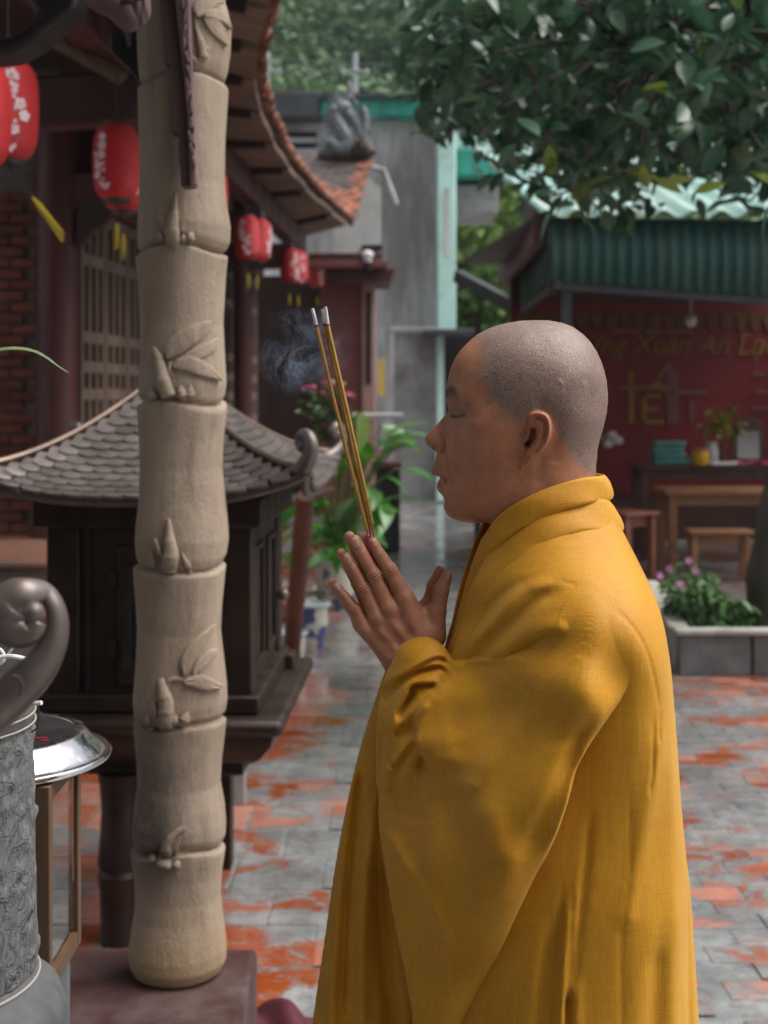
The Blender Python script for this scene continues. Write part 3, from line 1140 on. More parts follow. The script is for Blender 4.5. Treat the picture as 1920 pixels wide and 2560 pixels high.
def build_side_hall():
    mat('rose_plaster', (0.17, 0.048, 0.045), (0.23, 0.075, 0.068), scale=2, rough=0.7, dirt=(0.10, 0.04, 0.038))
    mat('pink_trim', (0.36, 0.20, 0.18), (0.44, 0.27, 0.24), scale=3, rough=0.7)
    mat('white_wall', (0.62, 0.64, 0.62), (0.72, 0.74, 0.72), scale=2, rough=0.8, dirt=(0.40, 0.40, 0.36))
    mat('ceramic_grey', (0.10, 0.115, 0.13), (0.24, 0.265, 0.29), scale=20, rough=0.5, dirt=(0.07, 0.075, 0.08), dscale=14)
    mat('yellow_paper', (0.62, 0.50, 0.10), (0.50, 0.42, 0.12), scale=12, rough=0.8)
    d = 17.3
    t = thing('gate_house', 'small rose plastered gate house with tiled roof, dragon ridge and red cornice', 'building', (-.5, d, 0))
    MB().box(*bx(640, 690, 808, 1290, d + .4, .2)).build('dark_bay', 'dark_wood', t)
    MB().box(*bx(800, 690, 905, 1290, d, 1.2)).build('wall', 'rose_plaster', t)
    MB().box(*bx(905, 705, 938, 1290, d - .06, .5)).build('corner_pilaster', 'pink_trim', t, bevel=.01)
    MB().box(*bx(915, 730, 927, 960, d - .075, .02)).build('pilaster_groove', 'vent_dark', t)
    # cornice with flared end
    for y0, y1, x1, dp in ((632, 652, 958, .42), (652, 668, 972, .5), (668, 704, 990, .34)):
        a = at(770, y1, d - dp)
        MB().prism([(770, y1), (x1 - 14, y1), (x1, y0), (770, y0)], d - dp, d + .9, lambda a_, b_, q: tuple(Vector((at(a_, b_, d - dp).x, q, at(a_, b_, d - dp).z)))).build('cornice', 'red_lacquer' if y0 != 652 else 'rose_plaster', t, bevel=.01)
    lp = at(919, 640, d - .5)
    lm = MB().lathe([(.03, -.09), (.05, -.07), (.055, 0), (.075, .005), (.06, .05), (.02, .07)], tuple(lp), 14)
    lm.build('eave_lamp', 'white_wall', t)
    MB().lathe([(.035, -.18), (.05, -.15), (.05, -.085)], tuple(lp), 12).build('lamp_socket', 'vent_dark', t)
    # white gable behind with drain pipe
    g = thing('white_gable', 'narrow white gable wall with a slanting drain pipe behind the dragon roof', 'wall', (-.3, 19, 3))
    MB().prism([(835, 640), (952, 640), (952, 470), (905, 430), (835, 560)], 19.0, 19.5, lambda a_, b_, q: (at(a_, b_, 19).x, q, at(a_, b_, 19).z)).build('wall', 'white_wall', g)
    pp = [at(930, 420, 18.8), at(958, 425, 18.8), at(990, 512, 18.8)]
    MB().tube([tuple(p) for p in pp], .045, 8).build('drain_pipe', 'grey_sheet', g)
    MB().box(*bx(905, 612, 955, 626, 18.9, .2)).build('window_ledge', 'vent_dark', g)
    # tiled slope, tile by tile
    P = {k: at(*v) for k, v in dict(tl=(748, 395, 19.2), tr=(930, 400, 18.6), br=(882, 562, 17.0), bl=(716, 462, 17.2)).items()}
    base = MB()
    base.add([P['tl'], P['tr'], P['br'], P['bl']], [(0, 1, 2, 3)])
    base.build('roof_deck', 'roof_tile_dark', t, solid=.06, smooth=0)
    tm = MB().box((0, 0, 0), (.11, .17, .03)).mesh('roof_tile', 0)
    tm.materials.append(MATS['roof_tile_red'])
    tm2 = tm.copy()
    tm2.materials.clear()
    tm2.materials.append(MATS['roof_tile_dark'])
    rr = random.Random(12)
    nu, nv = 13, 12
    xa = (P['tr'] - P['tl']).normalized()
    ya = (P['bl'] - P['tl']).normalized()
    na = xa.cross(ya).normalized()
    if na.z < 0:
        na = -na
    ya = na.cross(xa)
    Mx = Matrix((xa, ya, na)).transposed()
    for j in range(nv):
        for i in range(nu):
            u, v = (i + .5 + (.25 if j % 2 else -.25)) / nu, (j + .5) / nv
            p = P['tl'].lerp(P['tr'], u).lerp(P['bl'].lerp(P['br'], u), v)
            red_tile = v > .62 + .1 * rr.random() or u > .80 + .1 * rr.random()  # red tiles low and towards the right end, dark tiles elsewhere
            o = bpy.data.objects.new('roof_tile', tm if red_tile else tm2)
            C.objects.link(o)
            o.parent = t
            o.matrix_parent_inverse = t.matrix_basis.inverted()
            o.matrix_basis = Matrix.Translation(p + na * (.055 + rr.uniform(-.006, .012))) @ Mx.to_4x4() @ Euler((rr.uniform(.05, .16), rr.uniform(-.05, .05), rr.uniform(-.08, .08))).to_matrix().to_4x4()
    # ridge end block and dragon
    MB().tube([tuple(at(*q)) for q in ((800, 395, 18.7), (860, 380, 18.6), (915, 368, 18.5), (928, 385, 18.4))], [.10, .16, .15, .07], 12).build('ridge', 'roof_tile_dark', t)
    dg = MB()
    body = smooth_pts([tuple(at(*q)) for q in ((800, 378, 18.3), (822, 352, 18.3), (850, 372, 18.3), (868, 350, 18.3), (852, 318, 18.3), (838, 290, 18.3), (846, 268, 18.3), (872, 284, 18.3), (892, 310, 18.3), (905, 342, 18.3), (915, 300, 18.3), (905, 268, 18.3))], 60)
    rad_ = [.05 + .045 * math.sin(math.pi * min(1, i / 45)) for i in range(60)]
    dg.tube([tuple(p) for p in body], rad_, 9)
    for i in range(2, 59):
        p = Vector(body[i])
        tn = Vector(body[min(i + 1, 59)] - body[i - 1]).normalized()
        up = Vector((-tn.z, 0, tn.x))
        dg.tube([tuple(p + up * rad_[i] * .6), tuple(p + up * (rad_[i] + rr.uniform(.03, .12)) * (1 if i % 3 else -1) + tn * rr.uniform(-.05, .06))], [.03, .004], 5)
    hd = at(855, 268, 18.28)
    dg.ball(tuple(hd), .11, 10, 8, (1.2, .8, .9))
    dg.ball(tuple(hd + Vector((-.10, -.02, -.04))), .07, 8, 6)
    for k in range(7):
        a = k * .45 - .4
        dg.tube([tuple(hd), tuple(hd + Vector((.16 * math.cos(a + 1), 0, .22 * math.sin(a + .6))))], [.035, .006], 5)
    dg.build('dragon_ornament', 'ceramic_grey', t)
    wh = smooth_pts([tuple(at(*q)) for q in ((868, 250, 18.3), (876, 225, 18.3), (868, 205, 18.3), (884, 250, 18.3), (898, 262, 18.3))], 20)
    MB().tube([tuple(p) for p in wh], [.05 - .002 * i for i in range(20)], 6).build('dragon_whisker', 'ceramic_grey', t)
    # notice on the pilaster
    tag(MB().box(*bx(944, 898, 962, 990, 17.6, .02)).build('paper_notice', 'yellow_paper'), 'small yellow paper notice on the grey wall beside the pink pilaster', 'notice')


def build_lanterns(P0, P1):
    m, nt, b, oc, wp = newmat('lantern_red')
    wv = nt.n('ShaderNodeTexWave', wave_type='BANDS', bands_direction='Z', i_Scale=34.0, i_Distortion=0.3)
    nt.l(oc, wv.inputs['Vector'])
    c = nt.mix(nt.ramp(nt.noise(oc, 8, 4), [(0.3, 0.0), (0.7, 1.0)]), (0.50, 0.012, 0.020), (0.62, 0.028, 0.032))
    nt.l(c, b.inputs['Base Color'])
    b.inputs['Roughness'].default_value = 0.55
    nt.l(nt.bump(wv.outputs['Fac'], 0.6, 0.006), b.inputs['Normal'])
    mat('lantern_cap', (0.012, 0.011, 0.014), (0.03, 0.028, 0.03), scale=30, rough=0.5)
    mat('blossom_white', (0.78, 0.72, 0.74), (0.70, 0.55, 0.58), scale=60, rough=0.7)
    mat('tassel_yellow', (0.55, 0.42, 0.02), (0.42, 0.32, 0.015), scale=60, rough=0.8)
    prof = [(.050, .20), (.058, .188), (.062, .178), (.084, .160), (.100, .132), (.108, .095), (.1115, .045), (.1125, 0), (.1115, -.045), (.108, -.095), (.100, -.132), (.084, -.160), (.062, -.178), (.058, -.188), (.050, -.20)]
    body = MB()
    fine = smooth_pts([p for p in prof[2:13]], 60)
    body.lathe([(float(r) + .0012 * math.cos(i * math.pi), float(z)) for i, (r, z) in enumerate(fine)], (0, 0, 0), 40)
    bme = body.mesh('paper_shade', 1.5)
    cap = MB().lathe([(.060, -.012), (.064, 0), (.060, .022), (.040, .024)], (0, 0, 0), 24).mesh('rim', .6)
    cord = MB().tube([(0, 0, .19), (0, 0, .42)], .004, 6).mesh('cord', .6)
    cord2 = MB().tube([(0, 0, -.19), (.0, 0, -.30)], .003, 6).mesh('cord', .6)
    tas = MB()
    for k in range(14):
        a = k * .7
        tas.tube([(0, 0, -.29), (.007 * math.cos(a), .007 * math.sin(a), -.315), (.010 * math.cos(a), .010 * math.sin(a), -.40 + .02 * math.sin(a * 5))], [.003, .0026, .0014], 4)
    tme = tas.mesh('tassel', .6)
    rr = random.Random(5)

    def blossoms(seed, az):
        q = random.Random(seed)
        mb = MB()
        for s in range(16):
            z = lerp(.11, -.13, s / 15) + q.uniform(-.01, .01)
            aa = az + q.uniform(-.42, .42) * (1 if s % 3 else .75)
            R0 = float(np.interp(abs(z), [0, .095, .132, .16], [.1128, .1083, .1003, .0843]))
            big = q.uniform(.017, .021) if s % 3 == 0 else q.uniform(.004, .012)
            nrm = Vector((math.cos(aa), math.sin(aa), 0))
            tx, tz = Vector((-math.sin(aa), math.cos(aa), 0)), Vector((0, 0, 1))
            c = nrm * (R0 + .002) + Vector((0, 0, z))
            if big > .008:
                for k in range(5):
                    an = k * 2 * math.pi / 5 + s
                    pc = c + (tx * math.cos(an) + tz * math.sin(an)) * big * .7
                    ring = [pc + (tx * math.cos(w) + tz * math.sin(w)) * big * .52 for w in np.linspace(0, 2 * math.pi, 9)[:-1]]
                    mb.add(ring + [r_ - nrm * .0022 for r_ in ring], [tuple(range(8))] + [(i, (i + 1) % 8, 8 + (i + 1) % 8, 8 + i) for i in range(8)])
            else:
                ring = [c + (tx * math.cos(w) + tz * math.sin(w)) * big for w in np.linspace(0, 2 * math.pi, 8)[:-1]]
                mb.add(ring + [r_ - nrm * .0022 for r_ in ring], [tuple(range(7))] + [(i, (i + 1) % 7, 7 + (i + 1) % 7, 7 + i) for i in range(7)])
        return mb.mesh('blossom_print', 0)
    for me, mm_ in ((bme, 'lantern_red'), (cap, 'lantern_cap'), (cord, 'lantern_cap'), (cord2, 'lantern_cap'), (tme, 'tassel_yellow')):
        me.materials.append(MATS[mm_])
    G = 'red paper lanterns along the temple eave'
    spec = [((-52, 290), 4.8, 'large red lantern cut by the left picture edge, white blossoms facing the court', -1.9, 0), ((18, 277), 4.95, 'large red lantern with white blossoms just inside the left picture edge', -1.15, 1),
            ((292, 406), 6.5, 'red lantern with blossoms on its left half, left of the bamboo column', -2.3, 0), ((312, 436), 6.65, 'red lantern half hidden behind another one and the bamboo column', -1.0, 1),
            ((527, 487), 9.0, 'red lantern showing only a sliver right of the bamboo column', -1.6, 1), ((618, 595), 11.3, 'red lantern with white print, first one fully right of the bamboo column', -1.6, 0),
            ((646, 602), 11.6, 'red lantern overlapped on its left by a printed one right of the column', -0.4, 1), ((726, 665), 14.3, 'small red lantern in the middle pair above the incense tips', -0.9, 1),
            ((744, 670), 14.6, 'small red lantern peeping out right of the middle pair', -1.0, 0), ((792, 682), 17.0, 'smallest red lantern, last of the row before the gate house', -1.0, 1)]
    for i, ((px, py), d, lb, az, hasb) in enumerate(spec):
        p = at(px, py, d)
        t = thing('paper_lantern', lb, 'lantern', (p.x, d, p.z), G)
        parts = [('paper_shade', bme, 0), ('rim', cap, .172), ('rim', cap, -.184), ('cord', cord, 0), ('cord', cord2, 0), ('tassel', tme, 0)]
        if i == 0:
            parts = parts[:5]
        for nm, me, dz in parts:
            o = bpy.data.objects.new(nm, me)
            C.objects.link(o)
            o.parent = t
            o.location = (0, 0, dz)
            if i == 1 and (nm == 'tassel' or me is cord2):
                th = -0.66
                o.rotation_euler = (0, th, 0)
                o.scale = (1.3, 1.3, 1.5)
                v_ = Matrix.Rotation(th, 3, 'Y') @ Vector((0, 0, -.19 * 1.5))
                o.location = (-v_.x, 0, -.19 - v_.z)
        t.rotation_euler = (rr.uniform(-.03, .03), rr.uniform(-.03, .03), rr.uniform(-.2, .2))
        bl = blossoms(100 + i, az)
        bl.materials.append(MATS['blossom_white'])
        o = bpy.data.objects.new('blossom_print', bl)
        C.objects.link(o)
        o.parent = t


P0_, P1_ = build_temple()
build_side_hall()
build_lanterns(P0_, P1_)
# ================================================================== stall, tree, planter and pots in the court
def build_stall():
    mat('green_sheet', (0.008, 0.060, 0.050), (0.016, 0.085, 0.070), scale=2, rough=0.45, rough2=0.6, dirt=(0.05, 0.075, 0.045), dscale=1.6, stretch=(1, 1, .25))
    mat('mint_sheet', (0.20, 0.38, 0.33), (0.29, 0.47, 0.42), scale=3, rough=0.45, dirt=(0.30, 0.33, 0.28))
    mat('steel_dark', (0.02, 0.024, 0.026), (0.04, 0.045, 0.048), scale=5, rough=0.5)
    mat('banner_red', (0.17, 0.006, 0.010), (0.22, 0.009, 0.014), scale=1.2, rough=0.55)
    mat('banner_gold', (0.30, 0.17, 0.025), (0.22, 0.12, 0.02), scale=4, rough=0.6)
    mat('banner_pale', (0.24, 0.10, 0.09), (0.20, 0.08, 0.07), scale=4, rough=0.6)
    mat('table_wood', (0.20, 0.085, 0.035), (0.29, 0.135, 0.06), scale=8, rough=0.5, stretch=(.3, 1, 1))
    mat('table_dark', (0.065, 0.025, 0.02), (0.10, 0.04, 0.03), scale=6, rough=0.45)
    mat('bench_red', (0.20, 0.062, 0.035), (0.26, 0.09, 0.05), scale=8, rough=0.5)
    A, B, S = Vector((1.343, 11.0, 0)), Vector((4.6, 11.35, 0)), Vector((1.51, 15.9, 0))
    fx = (B - A).normalized()
    fy = (S - A).normalized()
    t = thing('market_stall', 'open stall with dark green corrugated fascia, pale roof sheets and steel posts', 'stall', (1.34, 11, 0))

    def corr(p0, p1, z0, z1, name, m, amp=.018, pitch=.11, lean=Vector((0, 0, 0)), drop=0.0):
        L = (p1 - p0).length
        d = (p1 - p0).normalized()
        n = Vector((d.y, -d.x, 0))
        k = int(L / pitch * 6)
        mb = MB()

        def fn(u, v):
            q = p0 + d * L * u + n * amp * math.sin(2 * math.pi * u * L / pitch)
            return q + Vector((0, 0, lerp(z0 - drop * u, z1, v))) + lean * v
        mb.grid(k, 3, fn)
        return mb.build(name, m, t, solid=.004, smooth=1.2, recalc=False)
    zb, zt = 2.535, 3.02
    corr(A, B, zb, zt, 'fascia', 'green_sheet', drop=.20)
    corr(S, A, zb, zt, 'side_fascia', 'green_sheet')
    # pale corrugated roof sheets rising away from the front edge
    ax = Vector((fx.x, fx.y, 0))
    back = Vector((-ax.y, ax.x, 0))
    mb = MB()
    L = (B - A).length + .5
    k = int(L / .24 * 8)

    def rf(u, v):
        q = A - ax * .12 + ax * L * u + back * (v * 3.6 - .16)
        return q + Vector((0, 0, 3.05 + v * 1.25 + .03 * math.sin(2 * math.pi * u * L / .24) + .05 * u))
    mb.grid(k, 6, rf)
    mb.build('roof_sheet', 'mint_sheet', t, solid=.006, smooth=1.2, recalc=False)
    MB().beam(A + Vector((-.06, .1, 2.98)), S + Vector((-.16, -.6, 3.0)), .12, .30).build('hip_tarp', 'table_dark', t, bevel=.03)
    MB().beam(A + Vector((0, 0, 2.505)) + back * .06, B + Vector((0, 0, 2.305)) + back * .06, .06, .07).build('front_rail', 'steel_dark', t)
    MB().beam(A + Vector((0, 0, 2.505)) + ax * .06, S + Vector((0, 0, 2.505)), .06, .07).build('side_rail', 'steel_dark', t)
    for off, dd in ((.16, .1), (2.3, .1), (.1, 3.9)):
        p = A + ax * off + back * dd
        MB().box((p.x, p.y, 1.26), (.075, .075, 2.5)).build('post', 'steel_dark', t)
    c0 = at(1145, 690, 16.5)
    c1 = at(1285, 765, 15.5)
    MB().beam(c0, c1, .12, .14).build('brace', 'steel_dark', t)
    MB().add([A + Vector((-.03, 0, 3.02)), S + Vector((-.03, -1.4, 3.02)), S + Vector((-.03, -1.4, 4.2))], [(0, 1, 2)]).build('gable_sheet', 'steel_dark', t, solid=.01, smooth=0)
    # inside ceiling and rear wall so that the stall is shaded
    cc = (A + B) / 2 + back * 1.9
    rot = Euler((0, 0, math.atan2(ax.y, ax.x)))
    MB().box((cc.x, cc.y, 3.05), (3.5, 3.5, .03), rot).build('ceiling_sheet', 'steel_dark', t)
    for q0, q1 in ((A + back * 3.52 + ax * 4.36, A + back * .3 + ax * 4.36),):
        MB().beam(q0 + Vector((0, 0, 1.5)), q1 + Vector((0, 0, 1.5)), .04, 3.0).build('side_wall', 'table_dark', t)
    # red banner on the rear wall
    W0 = A + back * 3.5 + ax * .38
    bw = 4.0

    def bp(u, z, out=0.0):
        q = W0 + ax * u - back * out
        return Vector((q.x, q.y, z))
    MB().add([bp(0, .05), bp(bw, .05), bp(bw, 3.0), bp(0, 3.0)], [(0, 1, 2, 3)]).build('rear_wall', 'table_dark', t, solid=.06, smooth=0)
    ban = thing('tet_banner', 'red festival banner with gold lettering on the rear wall of the stall', 'banner', tuple(W0))
    MB().add([bp(.02, .55, .05), bp(bw - .02, .55, .05), bp(bw - .02, 2.62, .05), bp(.02, 2.62, .05)], [(0, 1, 2, 3)]).build('cloth', 'banner_red', ban, solid=.01, smooth=0)
    fr = MB()
    for i in range(24):
        u = .05 + i * .16
        fr.add([bp(u, 2.50, .075), bp(u + .15, 2.50, .075), bp(u + .125, 2.36, .075), bp(u + .075, 2.30, .075), bp(u + .025, 2.36, .075)], [(0, 1, 2, 3, 4)])
    mat('banner_fringe', (0.15, 0.075, 0.014), (0.11, 0.05, 0.012), scale=6, rough=.7)
    fr.build('valance', 'banner_fringe', ban, solid=.006, smooth=0)

    def px_u(px, py):
        """banner coordinates from a photo pixel"""
        r = Vector(((px - 960) / F, 1, (HZ - py) / F))
        n = Vector((-back.x, -back.y, 0))
        q = W0 - back * .06
        k = n.dot(q) / n.dot(Vector((r.x, r.y, 0)))
        return (Vector((r.x * k, k, 0)) - q).dot(ax), H + r.z * k
    # big stylised word made of bars
    def bar(x0, y0, x1, y1, m, nm='letter_stroke'):
        u0, z0 = px_u(x0, y0)
        u1, z1 = px_u(x1, y1)
        MB().add([bp(u0, z1, .068), bp(u1, z1, .068), bp(u1, z0, .068), bp(u0, z0, .068)], [(0, 1, 2, 3)]).build(nm, m, ban, solid=.008, smooth=0)
    g, p = 'banner_gold', 'banner_pale'
    bar(1548, 964, 1690, 974, g)          # T bar
    bar(1571, 925, 1584, 1058, g)         # T stem
    bar(1604, 985, 1616, 1060, g)         # E
    bar(1604, 985, 1652, 994, g)
    bar(1616, 1018, 1648, 1027, g)
    bar(1604, 1051, 1660, 1060, g)
    bar(1668, 912, 1680, 1060, p)         # T
    bar(1682, 930, 1694, 1060, p)
    bar(1660, 976, 1768, 986, p)
    bar(1722, 1000, 1734, 1052, p)
    for x0, y0, x1, y1 in ((1618, 975, 1640, 952), (1640, 952, 1660, 975), (1645, 945, 1676, 908)):
        u0, z0 = px_u(x0, y0)
        u1, z1 = px_u(x1, y1)
        MB().beam(bp(u0, z0, .068), bp(u1, z1, .068), .01, .035, up=(0, 0, 1)).build('accent_stroke', g, ban, smooth=0)

    def text(body, px, py, size, m, shear=.3):
        cu = bpy.data.curves.new('lettering', 'FONT')
        cu.body = body
        cu.size = size
        cu.shear = shear
        cu.extrude = .004
        cu.resolution_u = 3
        tmp = bpy.data.objects.new('lettering_tmp', cu)
        C.objects.link(tmp)
        dg = bpy.context.evaluated_depsgraph_get()
        me = bpy.data.meshes.new_from_object(tmp.evaluated_get(dg))
        bpy.data.objects.remove(tmp)
        me.materials.clear()
        u, z = px_u(px, py)
        M = Matrix.Translation(bp(u, z, .07)) @ Matrix(((ax.x, 0, -back.x, 0), (ax.y, 0, -back.y, 0), (0, 1, 0, 0), (0, 0, 0, 1)))
        me.transform(M)
        put('lettering', me, m, ban)
    text('M\u1eebng Xu\u00e2n An L\u1ea1c', 1400, 884, .30, 'banner_gold')
    for x0, yy, x1 in ((1882, 932, 1912), (1884, 976, 1915), (1880, 1018, 1916), (1850, 834, 1878), (1536, 824, 1600), (1612, 826, 1650), (1664, 825, 1732)):
        bar(x0, yy, x1, yy + 7, p if x0 > 1800 else g, 'small_print_line')
    # blossoms printed low on the banner
    for i, (px, py) in enumerate(((1505, 1098), (1530, 1088), (1545, 1102), (1520, 1110))):
        u, z = px_u(px, py)
        q = bp(u, z, .07)
        MB().ball(tuple(q), .055, 8, 6, (1, .25, .8)).build('blossom_emblem', 'blossom_white' if i else 'banner_gold', ban)
    # ---- tables, benches, things on them
    def table(nm, lb, cat, c, w, d, h, m, th=.045, leg=.075, rz=0.0, shelf=None, grp=None):
        o = thing(nm, lb, cat, (c[0], c[1], 0), grp)
        Rm = Euler((0, 0, rz)).to_matrix()

        def P(x, y, z):
            q = Rm @ Vector((x, y, 0))
            return (c[0] + q.x, c[1] + q.y, z)
        MB().box(P(0, 0, h - th / 2), (w, d, th), Rm).build('top', m, o, bevel=.008)
        ap = MB()
        for y in (-1, 1):
            ap.box(P(0, y * (d / 2 - .09), h - th - .05), (w - .15, .025, .09), Rm)
        ap.build('apron', m, o)
        for x in (-1, 1):
            for y in (-1, 1):
                MB().box(P(x * (w / 2 - leg), y * (d / 2 - leg), (h - th) / 2), (leg, leg, h - th), Rm).build('leg', m, o, bevel=.006)
        if shelf:
            MB().box(P(0, -d / 2 + leg, shelf), (w - .3, .05, .055), Rm).build('stretcher', m, o)
        return o, P
    rz = math.atan2(ax.y, ax.x) * .35
    c = at(1775, 1220, 12.4)
    table('wooden_table', 'pale wooden table in front of the darker one inside the stall', 'table', (c.x + .1, 12.45), 1.12, .62, .76, 'table_wood', rz=rz * .2)
    c2 = at(1760, 1160, 13.6)
    o, P = table('dark_table', 'dark brown table laden with trays against the red banner', 'table', (c2.x + .05, 13.55), 1.55, .55, .93, 'table_dark', rz=rz * .2)
    cb = at(1800, 1300, 11.9)
    table('wooden_bench', 'pale wooden bench in front of the wooden table in the stall', 'bench', (cb.x - .05, 11.75), .55, .26, .45, 'table_wood', th=.035, leg=.05)
    cs = at(1580, 1300, 11.8)
    table('red_stool', 'reddish wooden stool with splayed legs beside the wooden table', 'stool', (cs.x - .02, 11.9), .38, .42, .60, 'bench_red', th=.035, leg=.05, rz=.5)
    # tray stack, tin, flowers, framed mirror
    mat('teal_plastic', (0.07, 0.24, 0.22), (0.10, 0.31, 0.28), scale=6, rough=0.4)
    mat('tin_yellow', (0.62, 0.33, 0.01), (0.66, 0.40, 0.02), scale=6, rough=0.4)
    mat('paper_white', (0.50, 0.49, 0.47), (0.60, 0.59, 0.57), scale=8, rough=0.7)
    mat('magenta_cloth', (0.34, 0.012, 0.07), (0.26, 0.010, 0.05), scale=9, rough=0.8)
    mat_leaf('yellow_sprig', (0.20, 0.20, 0.03), (0.30, 0.27, 0.04), (0.36, 0.30, 0.05), scale=4)
    tops = ('bottom', 'second', 'third', 'fourth', 'top')
    zz = .932
    for i in range(4):
        q = at(1668 + (i % 2) * 6, 1150, 13.5)
        w_ = .22 if i == 0 else .17
        tag(MB().box((q.x - .03 + (0.06 if i == 0 else 0), 13.42, zz + .0285), (w_ * 1.7, .26, .055), None, 1.06).build('teal_tray', 'teal_plastic', bevel=.012),
            'teal plastic tray, %s of the stack on the dark table' % ('lowest', 'second from below', 'third from below', 'uppermost')[i], 'tray', 'teal trays on the dark table')
        zz += .0575
    q = at(1744, 1125, 13.4)
    o = thing('yellow_tin', 'round yellow tin beside the teal trays on the dark table', 'tin', (q.x, 13.3, .93))
    MB().lathe([(.075, .932), (.08, .94), (.08, 1.06), (.074, 1.07)], (q.x, 13.3, 0), 20).build('can', 'tin_yellow', o)
    MB().lathe([(.082, 1.071), (.083, 1.09), (.02, 1.10)], (q.x, 13.3, 0), 20).build('lid', 'table_wood', o)
    q = at(1772, 1150, 13.45)
    tag(MB().lathe([(.05, .933), (.07, .95), (.075, 1.05), (.055, 1.12), (.062, 1.15)], (q.x + .05, 13.55, 0), 20).build('white_vase', 'paper_white'), 'white round vase behind the yellow tin', 'vase')
    q = at(1815, 1150, 13.3)
    tag(MB().box((q.x, 13.33, .945), (.36, .2, .025), (0, 0, .2)).build('paper_pile', 'paper_white', bevel=.004), 'flat pile of pale papers on the dark table', 'papers')
    q = at(1895, 1160, 13.2)
    mb = MB()
    mb.grid(14, 10, lambda u, v: (q.x - .2 + .4 * u, 13.24 + .2 * v, .937 + .03 * abs(math.sin(u * 9) * math.sin(v * 7 + u * 3))))
    tag(mb.build('magenta_cloth', 'magenta_cloth', solid=.006, smooth=2), 'crumpled magenta cloth at the right end of the dark table', 'cloth')
    q = at(1872, 1095, 13.55)
    o = thing('mirror', 'dark framed mirror with arched top standing on the dark table', 'mirror', (q.x, 13.6, .93))
    arch = [(-.17, 0), (.17, 0), (.17, .34)] + [(.17 * math.cos(a), .34 + .13 * math.sin(a)) for a in np.linspace(.2, math.pi - .2, 9)] + [(-.17, .34)]
    MB().prism([(q.x + a, .932 + b) for a, b in arch], 13.58, 13.62, lambda a, b, d_: (a, d_, b)).build('frame', 'table_dark', o)
    mat('mirror_glass', (0.35, 0.33, 0.33), rough=0.08, metal=0.9)
    MB().box((q.x, 13.573, 1.12), (.22, .008, .28)).build('pane', 'mirror_glass', o)
    q = at(1808, 1080, 13.5)
    o = thing('flower_sprig', 'yellow green sprig in a slim vase between vase and mirror', 'plant', (q.x, 13.5, .93))
    MB().lathe([(.03, .932), (.04, 1.0), (.02, 1.1), (.028, 1.12)], (q.x, 13.52, 0), 14).build('vase', 'table_dark', o)
    rs = np.random.RandomState(3)
    leaf_cards('sprig_leaves', 'yellow_sprig', [(q.x + rs.normal() * .09, 13.52 + rs.normal() * .05, 1.30 + rs.normal() * .10, rs.uniform(.7, 1.4)) for _ in range(160)], .075, 5, o)
    q = at(1734, 800, 12.2)
    tag(MB().ball((q.x, 12.3, q.z), .05, 12, 8, (1, 1, 1.2)).tube([(q.x, 12.3, q.z + .05), (q.x, 12.3, 2.99)], .006, 6).build('hanging_bulb', 'paper_white'), 'unlit white bulb hanging in the stall opening', 'bulb')


def leaf_mesh(L, W, m, curl=.12, fold=.25, n=6):
    mb = MB()
    vs, fs = [], []
    for i in range(n + 1):
        t = i / n
        w = W * math.sin(math.pi * min(1, t * 1.02) ** .85) ** .8 * .5 if 0 < t < 1 else 0.001
        z = -curl * L * t * t
        for s in (-1, 0, 1):
            vs.append((s * w, L * t, z + abs(s) * w * fold))
    for i in range(n):
        for s in range(2):
            fs.append((i * 3 + s, i * 3 + s + 1, (i + 1) * 3 + s + 1, (i + 1) * 3 + s))
    mb.add(vs, fs)
    me = mb.mesh('leaf', 2)
    me.materials.append(MATS[m])
    return me


def rand_rot(rr, droop=.5, flat=.6):
    az = rr.uniform(0, 2 * math.pi)
    el = rr.gauss(-droop, .45)
    roll = rr.gauss(0, flat)
    return Matrix.Rotation(az, 3, 'Z') @ Matrix.Rotation(el, 3, 'X') @ Matrix.Rotation(roll, 3, 'Y')


